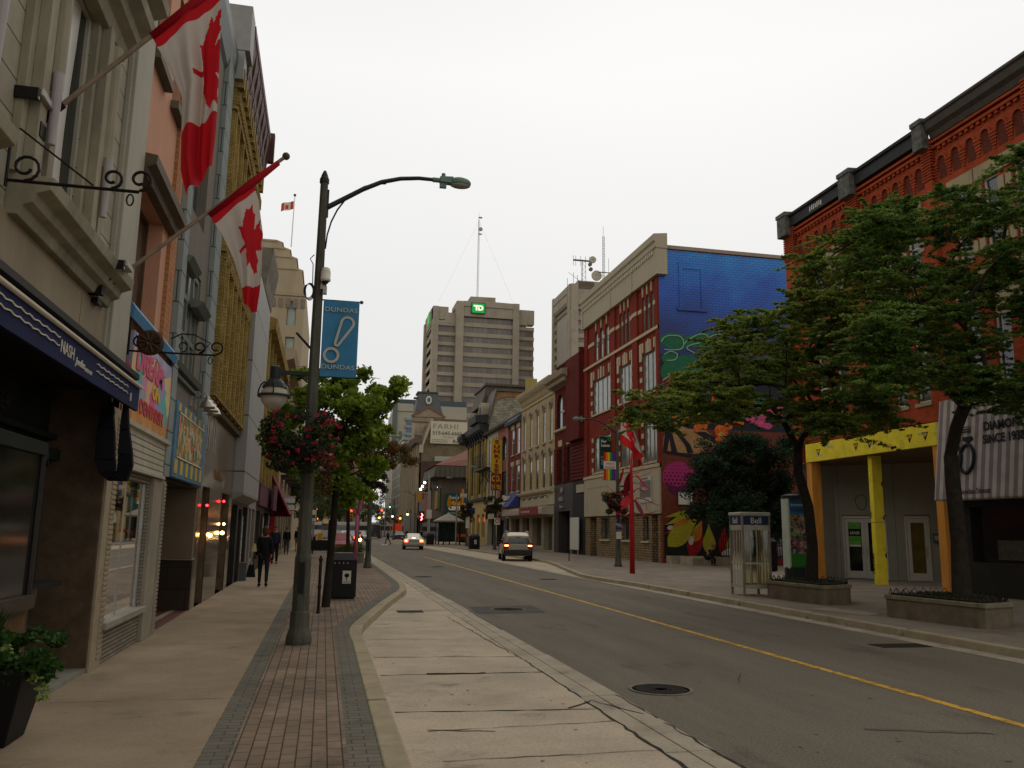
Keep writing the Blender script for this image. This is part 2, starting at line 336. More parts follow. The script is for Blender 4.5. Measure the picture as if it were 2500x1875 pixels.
# kerb lines (outer edge, towards the road)
KL=[(.70,-12),(.70,13.2),(.68,14.3),(.76,15.4),(1.02,17),(1.5,19.8),(1.95,22.2),(2.3,24),(2.5,26),(2.58,28),(2.6,31),(2.62,49),(2.2,51.5),(1.3,54),(.8,56.5),(.72,60),(.72,150),(2.62,156),(2.62,186)]
KR=[(10.36,-12),(10.36,27.5),(10.1,30.5),(10.15,33),(10.9,37.5),(11.9,43),(12.6,47.5),(12.85,52),(12.9,88),(12.3,93),(11,99),(10.5,104),(10.4,186)]
def inset(L,w):
    R=[]
    for i,(x,y) in enumerate(L):
        a=Vector(L[max(i-1,0)]); b=Vector(L[min(i+1,len(L)-1)]); t=(b-a).normalized(); n=Vector((-t.y,t.x)); p=Vector((x,y))+n*w; R.append((p.x,p.y))
    return R
def smooth(L,k=3,T=4):
    R=[]; m=len(L)
    for i in range(m-1):
        p0,p1,p2,p3=[Vector(L[min(max(j,0),m-1)]) for j in (i-1,i,i+1,i+2)]
        if max((p2-p1).length,(p1-p0).length,(p3-p2).length)>T: R.append(tuple(p1)); continue
        for j in range(k):
            t=j/k; q=.5*((2*p1)+(p2-p0)*t+(2*p0-5*p1+4*p2-p3)*t*t+(3*p1-p0-3*p2+p3)*t**3); R.append(tuple(q))
    R.append(L[-1]); return R
def dense(L):
    R=[L[0]]
    for a,b in zip(L,L[1:]):
        d=math.hypot(b[0]-a[0],b[1]-a[1])
        if d>4: R+= [tuple(Vector(a).lerp(Vector(b),1.2/d)),tuple(Vector(a).lerp(Vector(b),1-1.2/d))]
        R.append(b)
    return R
KLs=smooth(dense(KL)); KRs=smooth(dense(KR))
def kerb(name,L,w,label=None):
    I=inset(L,w); mb=MB(); n=len(L)
    for i in range(n-1):
        segs=max(1,int((Vector(L[i+1])-Vector(L[i])).length/3))
        for s in range(segs):
            def q(A,t): return (A[i][0]+(A[i+1][0]-A[i][0])*t,A[i][1]+(A[i+1][1]-A[i][1])*t)
            t0=s/segs+(.002 if segs>1 else 0); t1=(s+1)/segs-(.002 if segs>1 else 0)
            a,b,c,d=q(L,t0),q(L,t1),q(I,t1),q(I,t0)
            sg=1 if w>0 else -1
            o=(a[0]+sg*-.0+ (.025 if w>0 else -.025),a[1]); p=(b[0]+(.025 if w>0 else -.025),b[1])
            mb.hexa([(o[0],o[1],RZ-.06),(p[0],p[1],RZ-.06),(c[0],c[1],RZ-.06),(d[0],d[1],RZ-.06),(a[0],a[1],.004),(b[0],b[1],.004),(c[0],c[1],.004),(d[0],d[1],.004)])
    o=mb.build(name,KERB,loc=(0,0,0),bevel=.018); o['kind']='structure'; return I
IL=kerb('kerb',KLs,.2); IR=kerb('kerb',KRs,-.2)
# left pavement: concrete strip, charcoal band, brown pavers, charcoal band
sheet('sidewalk',[(-3.9,-12),(-.80,-12),(-.80,186),(-3.9,186)],0,CONC,th=.15)
sheet('paver_band',[(-.80,-12),(-.585,-12),(-.585,26),(-.95,33),(-1.2,60),(-1.2,186),(-.80,186),(-.80,-12)][:1]+[(-.585,-12),(-.585,186),(-.80,186)],.0005,GREYP,th=.15)
X2=inset(IL,.24)
sheet('brick_paving',[(-.585,-12)]+[p for p in X2]+[(-.585,186)],0,REDP,th=.15)
mb=MB()
for (a,b),(c,d) in zip(zip(X2,X2[1:]),zip(IL,IL[1:])): mb.quad((a[0],a[1],.001),(c[0],c[1],.001),(d[0],d[1],.001),(b[0],b[1],.001))
o=mb.build('paver_band',GREYP,loc=(0,0,0)); o['kind']='structure'
# lay-by slab and gutter
sheet('lay_by',[(.6,-12),(2.83,-12),(2.83,188),(.6,188)],RZ+.004,BAY,th=.1)
mb=MB(); random.seed(3); y=-12
while y<186:
    L=random.choice([1.3,1.9,2.4,3.1]) if y<30 else 6
    j=random.uniform(-.008,.008) if y<30 else 0
    mb.box(2.84,3.05,y,y+L-.015,RZ-.1,RZ+.004+j); x1=3.28+random.uniform(-.03,.03) if y<30 else 3.27
    mb.box(3.055,x1,y,y+L-.015,RZ-.1,RZ+.007+j*.5); y+=L
o=mb.build('gutter',GUT,loc=(0,0,0),bevel=.008); o['kind']='structure'
mb=MB(); y=-12
while y<186:
    mb.box(9.96,10.34,y,y+2.99,RZ-.1,RZ+.006); y+=3
o=mb.build('gutter',GUT,loc=(0,0,0)); o['kind']='structure'
sheet('lay_by',[(10.34,26),(13.2,26),(13.2,106),(10.34,106)],RZ+.003,BAY)
sheet('sidewalk',[p for p in IR]+[(18.9,186),(18.9,45.5),(29,45.5),(29,31.2),(30,31.2),(30,-12)],0,FARP,th=.15)
# cracks, joints, stains
random.seed(11)
def jag(p,q,w,n=None,amp=.02):
    p,q=Vector(p),Vector(q); n=n or max(3,int((q-p).length/.14)); t=(q-p)/n; nn=Vector((-t.y,t.x)).normalized(); c=[p+t*i+nn*random.uniform(-amp,amp) for i in range(n+1)]
    W=[w*random.uniform(.35,1.5) for _ in c]
    return c,W,nn
def crack(mb,p,q,w=.012,z=RZ+.0085,amp=.018):
    c,W,nn=jag(p,q,w,amp=amp)
    for i in range(len(c)-1):
        a,b=c[i],c[i+1]; mb.quad(*[(v.x,v.y,z) for v in (a-nn*W[i]/2,b-nn*W[i+1]/2,b+nn*W[i+1]/2,a+nn*W[i]/2)])
mb=MB()
for y0,y1,w in ((14.4,14.1,.014),(12.4,12.25,.02),(10.9,10.9,.03),(8.75,8.6,.022),(7.9,8.05,.015),(19.3,19.3,.02),(21.6,21.6,.015),(6.9,6.95,.012),(24.5,24.5,.012),(28,28,.012)):
    crack(mb,(.78 if y0>8.7 else 1.0,y0),(2.83,y1),w)
crack(mb,(1.35,10.92),(2.1,10.9),.07,amp=.03); crack(mb,(2.55,8.68),(2.9,9.05),.03); crack(mb,(2.9,9.05),(3.2,8.3),.022); crack(mb,(2.84,11.9),(2.83,9.2),.016); crack(mb,(2.82,9),(2.83,6),.03); crack(mb,(2.6,18),(2.82,12),.014)
crack(mb,(1.0,7.95),(1.6,7.8),.02); crack(mb,(3.6,12.2),(4.4,12.5),.008); crack(mb,(6.2,14),(7.4,14.3),.008); crack(mb,(5,9.8),(5.4,10.5),.008)
for yy in (6,8.1,10.3,14.2,16.6,24.5): crack(mb,(3.26,yy),(3.27,yy+1.9),.02,amp=.02)
o=mb.build('pavement_cracks',CRK,loc=(0,0,RZ)); o['kind']='structure'
mb=MB()
for y in (4.2,9.0,13.1,16.4,19.9,23.7,27,31,36,42): crack(mb,(-2.55,y),(-.8,y),.009,z=.0035,amp=.003)
for y in (5.2,7.8,10.6,13.4,17,21,24.5,28): crack(mb,(IR[0][0],y),(18.8,y),.012,z=.0035,amp=.006)
o=mb.build('pavement_joints',mat('joint dirt',(.07,.058,.045),.95,var=.3),loc=(0,0,0)); o['kind']='structure'
def blot(mb,cx,cy,rx,ry,z,n=16):
    mb.add([(cx+rx*math.cos(2*PI*i/n)*random.uniform(.6,1.15),cy+ry*math.sin(2*PI*i/n)*random.uniform(.6,1.15),z) for i in range(n)],[tuple(range(n))])
mb=MB()
for i in range(38):
    x=random.uniform(.9,2.7); y=random.uniform(6,16); blot(mb,x,y,random.uniform(.008,.03),random.uniform(.006,.02),RZ+.0075,7)
for i in range(110):
    x=random.uniform(3.5,9.5); y=random.uniform(6,26); blot(mb,x,y,random.uniform(.01,.05),random.uniform(.008,.03),RZ+.004,7)
crack(mb,(5.05,7.4),(6.15,7.05),.06,z=RZ+.0045,amp=.03)
o=mb.build('road_stains',STAIN,loc=(0,0,RZ)); o['kind']='structure'
mb=MB()
for i in range(70):
    x=random.uniform(-2.4,-.9); y=random.uniform(5.5,25); blot(mb,x,y,random.uniform(.006,.022),random.uniform(.005,.012),.003,6)
for i in range(40):
    x=random.uniform(10.7,18); y=random.uniform(11,40); blot(mb,x,y,random.uniform(.02,.16),random.uniform(.02,.1),.003,8)
o=mb.build('gum_spots',mat('gum spots',(.13,.1,.075),.9,var=.3),loc=(0,0,0)); o['kind']='structure'
mb=MB(); mb.prism([(4.95,18.7,RZ+.003),(3.35,18.5,RZ+.003),(3.45,20.2,RZ+.003),(5.05,20.5,RZ+.003)][::-1],(0,0,.001))
o=mb.build('asphalt_patch',mat('asphalt patch',(.07,.065,.06),.9,var=.2,var2=.25,sc=2),loc=(0,0,RZ)); o['kind']='structure'
mb=MB(); mb.box(6.64,6.76,-12,58,RZ+.001,RZ+.0045); o=mb.build('centre_line',YEL,loc=(0,0,RZ)); o['kind']='structure'
mb=MB()
for y in (186.5,206): 
    for x in range(4): mb.box(3.6+x*1.7,4.4+x*1.7,y,y+.4,RZ+.001,RZ+.005)
for k in range(1,5): mb.box(10.36,12.7,48+k*7,48.1+k*7,RZ+.004,RZ+.008)
for x in (3.9,6.9): mb.box(x,x+.5,100,104,RZ+.001,RZ+.005)
o=mb.build('road_marking',WHITE,loc=(0,0,RZ)); o['kind']='structure'
# recess tiles, thresholds
sheet('entry_paving',[(-4.0,14.4),(-2.56,14.4),(-2.56,18.2),(-4.0,18.2)],.004,mat('dark red entry tile',(.13,.045,.035),.6,var=.3,sc=3))
sheet('entry_paving',[(-2.9,14.4),(-2.78,14.4),(-2.78,18.2),(-2.9,18.2)],.008,mat('pale entry tile',(.3,.26,.2),.6))
# manholes and grates
def manhole(x,y,r,label):
    t=thing('manhole_cover',label,'manhole cover',(x,y,RZ))
    mb=MB(); mb.lathe([(r*.9,0),(r,0),(r,.012),(r*.9,.012)],(x,y,RZ),36); mb.build('rim',mat('worn iron rim',(.15,.14,.12),.8,metal=0,var=.3,sc=8),t)
    mb=MB(); mb.lathe([(0.01,.007),(r*.89,.007)],(x,y,RZ),36)
    for i in range(-7,8):
        for j in range(-7,8):
            px,py=i*r*.12,j*r*.12
            if r*.3<math.hypot(px,py)<r*.82: mb.box(x+px-r*.035,x+px+r*.035,y+py-r*.035,y+py+r*.035,RZ+.007,RZ+.011)
    mb.lathe([(r*.22,.007),(r*.26,.007),(r*.26,.011),(r*.22,.011)],(x,y,RZ),20)
    mb.build('lid',mat('cast iron lid',(.05,.046,.042),.85,metal=0,var=.3,sc=10),t)
manhole(3.9,9.55,.37,'round iron manhole cover in the asphalt right beside the concrete gutter')
manhole(4.25,19.5,.4,'manhole cover in the dark rectangular asphalt patch')
manhole(3.85,33,.36,'manhole cover in the road beyond the asphalt patch')
manhole(5.6,42,.36,'farther manhole cover near the start of the yellow line')
manhole(8.4,31.5,.36,'manhole cover right of the yellow centre line')
def grate(x,y,w,l,label,z=RZ):
    t=thing('drain_grate',label,'drain grate',(x,y,z)); mb=MB(); mb.box(x-w/2,x+w/2,y-l/2,y+l/2,z+.001,z+.006); mb.build('pit',DARK,t)
    mb=MB(); n=int(w/.05)
    for i in range(n+1): mb.box(x-w/2+i*w/n-.009,x-w/2+i*w/n+.009,y-l/2,y+l/2,z+.006,z+.012)
    mb.build('bars',mat('cast iron lid',(.05,.046,.042),.6),t)
grate(9.45,12.75,.9,.42,'iron storm drain grate by the right kerb in front of the planter')
grate(1.95,19.1,.55,.5,'iron drain grate in the concrete lay-by beside the gutter')
# ================================================================== LEFT SIDE
def stucco(name,c,**k): return mat(name,c,.85,**{**dict(var=.14,sc=1.1,var2=.05,bump=.25,bsc=50,streak=.35),**k})
STONE=stucco('grey painted panelling',(.235,.225,.185),var=.2)
STONED=stucco('dirty stone trim',(.26,.245,.19),var=.32,sc=2.4)
PIER=stucco('smooth grey stucco pier',(.35,.345,.30),var=.14)
SIDING=brick('grey panel siding',(.33,.315,.26),(.30,.285,.24),(.06,.055,.045),9,.3,.006,var=.22,sc=1.6,bump=1)
BRONZE=mat('dark bronze metal',(.022,.02,.016),.5,var=.3,sc=1)
NAVY=mat('navy awning canvas',(.010,.014,.06),.8,var=.18,sc=5,bump=.3,bsc=300)
GREEN=mat('black green joinery',(.012,.017,.013),.6,var=.25)
BROWNP=mat('brown granite pier',(.085,.06,.038),.45,var=.3,sc=6,var2=.2)
CREAM=mat('cream edge trim',(.3,.25,.18),.7,var=.2)
A=thing('jeweller_building','grey panelled building with navy awning shopfront and two flagpoles at the left edge','building',(-2.55,5,0))
F=LF
H=[(7.55,8.5,4.36,6.72),(4.6,5.6,4.36,6.72)]
mb=MB(); wall(mb,F,-6,9.98,3.3,13,H,th=.08); mb.build('wall',SIDING,A)
mb=MB(); mb.fbox(F,9.98,10.78,-.4,.1,3.3,13); mb.fbox(F,9.94,10.0,0,.06,3.3,13); mb.build('corner_pier',PIER,A,bevel=.01)
mb=MB(); mb.fbox(F,-6,9.94,.004,.03,3.32,4.04); mb.fbox(F,9.0,9.02,.03,.036,3.32,4.04); mb.build('panel',stucco('beige stucco panel',(.25,.215,.16),var=.22),A)
for (a,b,c,d) in H:
    mb=MB()
    for s,(q0,q1) in enumerate(((a-.72,a),(b,b+.66))):
        mb.fbox(F,q0,q1,0,.07,4.36,6.72)
        i0,i1=(q0+.1,q1-.08)
        mb.fbox(F,i0,i0+.16,.07,.16,4.36,6.72); mb.fbox(F,i1-.14,i1,.07,.13,4.36,6.72); mb.fbox(F,i0+.2,i1-.18,.07,.1,4.36,6.5)
        mb.tube([F.p((i0+i1)/2,.15,5.25),F.p((i0+i1)/2,.15,6.6)],.075,10)
    w=window(F,(a,b,c,d),A,PIER,mat('pale curtain behind glass',(.42,.41,.39),.3,var=.06,spec=.6),rec=.01,fw=.06,nz=1,nx=1)
    mb.build('window_surround',STONED,w,bevel=.006)
    g=MB()
    g.fpoly(F,[(b-.27+.05*math.sin(z*2.1),z) for z in [4.45+i*.22 for i in range(11)]]+[(b-.07,6.65),(b-.07,4.45)],-.046,-.04); g.build('pane',mat('painted dark reflection',(.02,.022,.02),.15,var=.2),w)  # wavy dark reflection in the glass, put in as colour
    for s,q in ((-1,a-.42),(1,b+.3)):
        g=MB(); g.tube([F.p(q,.2,4.72),F.p(q,.2,5.35)],[.032,.048],14); g.build('console',mat('grey lilac console tube',(.34,.32,.34),.5,var=.1),w)
    hd=MB(); hd.fprof(F,a-.8,b+.75,[(0,6.68),(.14,6.68),(.18,6.8),(.28,6.86),(.3,6.95),(.42,7.02),(.44,7.12),(0,7.16)]); hd.fprof(F,a-1.0,b+.95,[(0,7.17),(.3,7.17),(.36,7.34),(.5,7.4),(.52,7.5),(0,7.56)])
    hd.build('window_hood',STONED,w,bevel=.006)
mb=MB(); mb.fprof(F,6.88,9.78,[(0,4.02),(.1,4.02),(.13,4.1),(.2,4.13),(.22,4.2),(.32,4.24),(.34,4.34),(0,4.37)]); mb.build('sill_cornice',STONED,A,bevel=.006)
mb=MB(); mb.fprof(F,3.2,6.1,[(0,4.02),(.1,4.02),(.13,4.1),(.2,4.13),(.22,4.2),(.32,4.24),(.34,4.34),(0,4.37)]); mb.build('sill_cornice',STONED,A,bevel=.006)
mb=MB(); mb.fprof(F,-6,10.7,[(-.2,3.2),(.2,3.2),(.2,3.28),(.24,3.3),(.24,3.36),(.29,3.38),(.29,3.44),(-.2,3.46)]); mb.build('shopfront_cornice',BRONZE,A)
# recessed shopfront
mb=MB(); mb.fbox(F,-6,10.7,-.75,-.65,2.35,3.25); mb.fbox(F,-6,10.72,-.64,-.5,2.38,2.5); mb.fbox(F,-6,10.72,-.64,-.55,2.62,2.68); mb.build('signboard',GREEN,A)
text('A. NASH JEWELLER',F,7.2,2.78,.26,mat('dim bronze lettering',(.04,.038,.03),.5),A,d=-.64,ext=.01,name='lettering')
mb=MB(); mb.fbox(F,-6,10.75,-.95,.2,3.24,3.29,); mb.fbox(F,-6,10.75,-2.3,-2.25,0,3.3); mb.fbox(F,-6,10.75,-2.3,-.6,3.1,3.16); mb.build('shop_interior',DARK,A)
mb=MB(); mb.fbox(F,10.72,11.12,-.68,0,0,3.25); mb.build('side_pier',BROWNP,A,bevel=.01)
mb=MB(); mb.fbox(F,10.73,11.2,.0,.035,0.0,3.05); 
for i in range(48): mb.fbox(F,10.98,11.2,.035,.045,.1+i*.06,.14+i*.06)
mb.build('pier_facing',CREAM,A,bevel=.005)
# bay window
bay=[(-6,-.05),(8.6,-.05),(10.2,-.5),(10.3,-.62)]
def baystrip(z0,z1,off,name,m,th=.05,parent=None):
    mb=MB()
    for (u0,d0),(u1,d1) in zip(bay,bay[1:]):
        t=Vector((u1-u0,d1-d0)).normalized(); n=Vector((-t.y,t.x))
        q=[F.p(u0+n.x*off,d0+n.y*off,z0),F.p(u1+n.x*off,d1+n.y*off,z0),F.p(u1+n.x*(off-th),d1+n.y*(off-th),z0),F.p(u0+n.x*(off-th),d0+n.y*(off-th),z0)]
        mb.hexa(q+[p+Vector((0,0,z1-z0)) for p in q])
    return mb.build(name,m,parent or A,bevel=.004 if th>.06 else 0)

b1=baystrip(.9,1.02,.07,'bay_window',mat('dark moulded sill',(.05,.04,.032),.4,var=.25),th=.2)
baystrip(.12,.9,.0,'bay_base',mat('brown bay panelling',(.10,.06,.03),.5,var=.25,sc=3),th=.05,parent=b1)
baystrip(1.02,2.3,.0,'pane',SHOPG,th=.02,parent=b1); baystrip(2.28,2.4,.04,'bay_head',GREEN,th=.1,parent=b1)
for u,d in ((8.6,-.04),(6.6,-.04),(10.2,-.5)): MB().tube([F.p(u,d,1.02),F.p(u,d,2.3)],.03,6).build('mullion',BRONZE,b1)
mb=MB()
for i,(u,z,h,w,m) in enumerate(((7.7,1.05,.5,.12,0),(7.95,1.05,.25,.1,1),(8.3,1.05,.35,.1,0),(7.4,1.5,.62,.28,2),(8.1,1.55,.55,.24,2))): mb.fbox(F,u,u+w,-.35,-.3,z,z+h,m)
mb.fbox(F,-6,10.2,-.6,-.2,1.0,1.05,3)
mb.build('window_display',[mat('display orange',(.25,.08,.02),.7),mat('display white',(.3,.27,.2),.6),mat('display gold panel',(.22,.16,.02),.6,emit=(.5,.35,.03),es=.12),DARK],A)
mb=MB(); mb.fbox(F,-6,10.72,-.62,0,.0,.05); mb.build('doorstep',mat('bluish stone step',(.2,.2,.175),.7,var=.25,sc=2),A)
# awning
aw=thing('shop_awning','navy awning with white lettering and twisted white stripes over the jewellery shopfront','awning',(-2.3,6,3.2))
mb=MB(); mb.fprof(F,-4,10.72,[(.26,3.0),(.3,3.0),(.30,3.26),(.26,3.28)]); mb.fprof(F,-4,10.72,[(.2,3.28),(.3,3.26),(.30,3.265),(.2,3.4)]);mb.build('valance',NAVY,aw)
mb=MB(); mb.tube([F.p(-4,.31,3.29),F.p(10.76,.31,3.29)],.022,8); mb.build('rail',mat('off white rail',(.5,.46,.38),.5,var=.1),aw)
WL=mat('awning white print',(.5,.48,.42),.7,var=.2)
mb=MB()
for z in (3.2,3.13):
    for (ua,ub) in ((-4,7.55),(8.75,10.1)):
        n=int((ub-ua)/.06); pts=[F.p(ua+(ub-ua)*i/n,.305,z+.008*math.sin(i*1.9)) for i in range(n+1)]
        mb.tube(pts,.0075,4)
mb.build('stripe',WL,aw)
text('NASH',F,7.6,3.09,.155,WL,aw,d=.302,sx=1.0,bold=.001,ext=.002); text('Jewellers',F,8.06,3.07,.1,WL,aw,d=.302,shear=.4,sx=.8); text('SINCE 1918',F,8.36,3.06,.05,WL,aw,d=.302); text('8',F,10.25,3.06,.14,WL,aw,d=.302)
# scarf of black fabric hanging from the awning end
O_=[(-2.512,3.06),(-2.594,2.921),(-2.6,2.73),(-2.585,2.376),(-2.52,2.22),(-2.437,2.15),(-2.227,2.15),(-2.18,2.317),(-2.2,2.459),(-2.26,2.743),(-2.298,3.06)]
I_=[(-2.46,3.06),(-2.44,2.92),(-2.414,2.737),(-2.38,2.4),(-2.37,2.279),(-2.36,2.25),(-2.352,2.237),(-2.348,2.312),(-2.352,2.45),(-2.357,2.739),(-2.342,3.06)]
mb=MB()
for i in range(10):
    for dy0,dy1 in ((-.04,.0),(.0,.05)):
        q=[O_[i],O_[i+1],I_[i+1],I_[i]]; mb.prism([(x,10.42+dy0+.02*math.sin(i*1.7+j),z) for j,(x,z) in enumerate(q)],(0,dy1-dy0,0))
mb.build('hanging_fabric',mat('black fabric',(.008,.007,.01),.9,var=.3),aw,bevel=.015)
shell(F,-6,10.78,13,9,A,STONED,z0=3.3)
# ---- scroll brackets
def scroll(mb,c,r,turns,F,d0,start=0,dirn=1,rad=.012):
    pts=[]
    n=int(14*turns)
    for i in range(n+1):
        a=start+dirn*2*PI*turns*i/n; rr=r*(1-.62*i/n); pts.append(c+Vector((rr*math.cos(a),0,rr*math.sin(a))))
    mb.tube(pts,rad,6)
def bracket(Y,z,L,label,extra=False):
    t=thing('scroll_bracket',label,'iron bracket',(-2.5,Y,z)); mb=MB(); x=-2.45
    mb.tube([(x,Y,z),(x+L,Y,z)],.013,6); mb.tube([(x,Y,z-.05),(x,Y,z+.42)],.013,6)
    mb.build('bar',IRON,t)
    mb=MB(); 
    scroll(mb,Vector((x+.12,Y,z+.115)),.11,1.2,F,0,-PI/2,1); scroll(mb,Vector((x+L-.2,Y,z+.09)),.08,1.1,F,0,-PI/2,1); scroll(mb,Vector((x+L-.0,Y,z+.1)),.09,1.1,F,0,-PI/2,1)
    if not extra: mb.tube([(x+.05,Y,z+.42),(x+L-.33,Y,z+.02)],.008,5)
    else:
        pts=[(x+.48,Y,z+.18),(x+.6,Y,z+.25),(x+.75,Y,z+.25),(x+.95,Y,z+.15),(x+L-.2,Y,z+.01)]; mb.tube(pts,.009,5); scroll(mb,Vector((x+.62,Y,z+.09)),.07,1,F,0,-PI/2,1,.008)
    mb.build('scroll',IRON,t)
    mb=MB(); P=[(x+L-.06+.025*math.cos(a),Y,z-.07+.045*math.sin(a)) for a in [i*PI/5 for i in range(11)]]; mb.tube(P,.007,5); mb.build('hook',IRON,t)
    return t
bracket(6.6,4.18,.93,'black wrought iron scroll bracket under the upper flagpole, nothing hanging from it')
b2=bracket(10.85,3.76,1.02,'black scroll bracket with a round medallion near the blue canopy',True)
mb=MB(); c=(-2.2,10.82,3.87); mb.lathe([(.03,-.03),(.13,-.03),(.16,-.01),(.16,.02),(.13,.03),(.03,.03)],c,20,axis='y')
for i in range(10):
    a=2*PI*i/10; mb.tube([(c[0]+.03*math.cos(a),c[1]-.045,c[2]+.03*math.sin(a)),(c[0]+.13*math.cos(a),c[1]-.045,c[2]+.13*math.sin(a))],.014,5)
mb.build('medallion',mat('rusty bronze medallion',(.06,.035,.022),.5,var=.4,sc=20,metal=.4),b2)
# ---- flags
LEAF=[(0,.5),(.1,.3),(.2,.36),(.15,.06),(.3,.22),(.34,.14),(.5,.17),(.44,.04),(.5,-.02),(.26,-.22),(.3,-.31),(.03,-.27),(.03,-.5)]
LEAF=LEAF+[(-x,y) for x,y in LEAF[::-1]]
def inpoly(x,y,P):
    c=False; n=len(P)
    for i in range(n):
        x1,y1=P[i]; x2,y2=P[i-1]
        if (y1>y)!=(y2>y) and x<(x2-x1)*(y-y1)/(y2-y1)+x1: c=not c
    return c
FW=mat('flag white cloth',(.52,.47,.43),.85,var=.06,bump=.2,bsc=30); FR=mat('flag red cloth',(.40,.012,.022),.8,var=.1,bump=.2,bsc=30)
for m_ in (FW,FR):
    b=[n for n in m_.node_tree.nodes if n.type=='BSDF_PRINCIPLED'][0]; 
    n_=m_.node_tree; tr=n_.nodes.new('ShaderNodeBsdfTranslucent'); tr.inputs[0].default_value=(.6,.55,.5,1) if m_ is FW else (.75,.02,.03,1); ms=n_.nodes.new('ShaderNodeMixShader'); ms.inputs[0].default_value=.35
    out=[n for n in n_.nodes if n.type=='OUTPUT_MATERIAL'][0]; n_.links.new(b.outputs[0],ms.inputs[1]); n_.links.new(tr.outputs[0],ms.inputs[2]); n_.links.new(ms.outputs[0],out.inputs[0])
def lerpc(C,t):
    t=t*(len(C)-1); i=min(int(t),len(C)-2); f=t-i; f=f*f*(3-2*f)*.35+f*.65
    return Vector(C[i])*(1-f)+Vector(C[i+1])*f
def flag(Y,base,tip,Lc,Rc,label,plabel,folds,ns=110,ntt=56,amp=.05,pt=None,leafx=.5,r0=.1,r1=.74,lc=.42):
    p=thing('flagpole',plabel,'flagpole',base)
    d=(Vector(tip)-Vector(base)).normalized(); mb=MB(); mb.tube([base,tip],[.022,.02],10); mb.build('pole',mat('weathered wooden pole',(.23,.18,.14),.6,var=.25,sc=6),p)
    mb=MB(); mb.ball(tip,.045,12); mb.build('finial',mat('brown ball finial',(.09,.06,.035),.4),p)
    mb=MB(); b=Vector(base); mb.tube([b-d*.05,b+d*.28],.034,8); mb.box(b.x-.06,b.x-.0,Y-.08,Y+.08,b.z-.16,b.z+.06); mb.build('socket',IRON,p)
    w=thing('flag',label,'flag',Rc[0]); vs=[];fs=[];mi=[]
    for i in range(ns+1):
        s=i/ns; L=lerpc(Lc,s); R=lerpc(Rc,s)
        for j in range(ntt+1):
            t=j/ntt; q=L*(1-t)+R*t; a=amp*min(1,s*3+.15)
            ph=folds*2*PI*t
            q=q+Vector((.25*a*math.sin(ph*1.3+s*3),a*math.sin(ph+s*2.2)+a*.4*math.sin(ph*2.3+s*5),a*.25*math.sin(ph*.8+1)*s)); vs.append(q)
    for i in range(ns):
        for j in range(ntt):
            s=(i+.5)/ns; t=(j+.5)/ntt
            red=s<r0 or s>r1 or inpoly((s-lc)/.46,(t-leafx)/.86,LEAF2)
            fs.append((i*(ntt+1)+j,(i+1)*(ntt+1)+j,(i+1)*(ntt+1)+j+1,i*(ntt+1)+j+1)); mi.append(1 if red else 0)
    mb=MB(); mb.v=[tuple(v) for v in vs]; mb.f=fs; mb.mi=mi; mb.build('cloth',[FW,FR],w,smooth=True)
    mb=MB(); mb.tube([Vector(Lc[0]),Vector(Rc[0])]+([Vector(pt)] if pt else []),[.03,.045]+([.03] if pt else []),8); mb.build('sleeve',FR,w,smooth=True)
LEAF2=[(x,y) for x,y in LEAF]
flag(9.4,(-2.45,9.4,4.12),(-.64,9.4,5.85),
     [(-1.42,9.4,5.06),(-1.28,9.4,4.86),(-1.14,9.4,4.58),(-1.06,9.4,4.34),(-1.02,9.4,4.2),(-.99,9.4,4.08)],
     [(-.98,9.4,5.5),(-.90,9.4,5.3),(-.83,9.4,4.9),(-.82,9.4,4.5),(-.83,9.4,4.2),(-.85,9.4,3.97)],
     'red and white maple leaf flag hanging limp from the lower wooden pole','wooden flagpole with ball tip slanting out over the pavement, the lower of two',1.3,amp=.045,pt=(-.72,9.4,5.76),leafx=.68,r0=.09,r1=.73,lc=.4)
flag(7.2,(-2.5,7.2,4.91),(-.7,7.2,6.97),
     [(-1.68,7.2,5.84),(-1.55,7.2,5.62),(-1.42,7.2,5.35),(-1.4,7.2,5.0),(-1.37,7.2,4.65),(-1.29,7.2,4.4)],
     [(-1.14,7.2,6.46),(-1.12,7.2,5.98),(-1.11,7.2,5.55),(-1.10,7.2,5.2),(-1.09,7.2,4.95),(-1.09,7.2,4.7)],
     'large red and white maple leaf flag hanging in folds at the top left','wooden flagpole slanting out above the iron bracket, the upper of two',1.6,amp=.07,leafx=.86,r0=.08,r1=.62,lc=.34)
def flood(Y,z,label):
    t=thing('floodlight',label,'floodlight',(-2.35,Y,z)); mb=MB(); x_=-2.4 if Y>8 else -2.62; mb.box(x_,x_+.27,Y-.16,Y+.1,z,z+.07); mb.build('housing',mat('silver floodlight',(.3,.3,.29),.35,metal=.5,var=.2),t,bevel=.012)
    mb=MB(); mb.box(x_+.02,x_+.25,Y-.2,Y-.161,z-.05,z+.05); mb.build('lens',SHOPG,t,bevel=.006)
    mb=MB(); mb.tube([(-2.5,Y+.02,z-.22),(-2.42,Y+.02,z-.2),(x_+.15,Y+.02,z)],.018,6); mb.box(-2.53,-2.38,Y-.04,Y+.08,z-.28,z-.16); mb.build('mount',IRON,t)
flood(9.2,4.3,'silver floodlight at the foot of the lower flagpole'); flood(7.0,5.0,'silver floodlight at the foot of the upper flagpole, cut by the left edge')
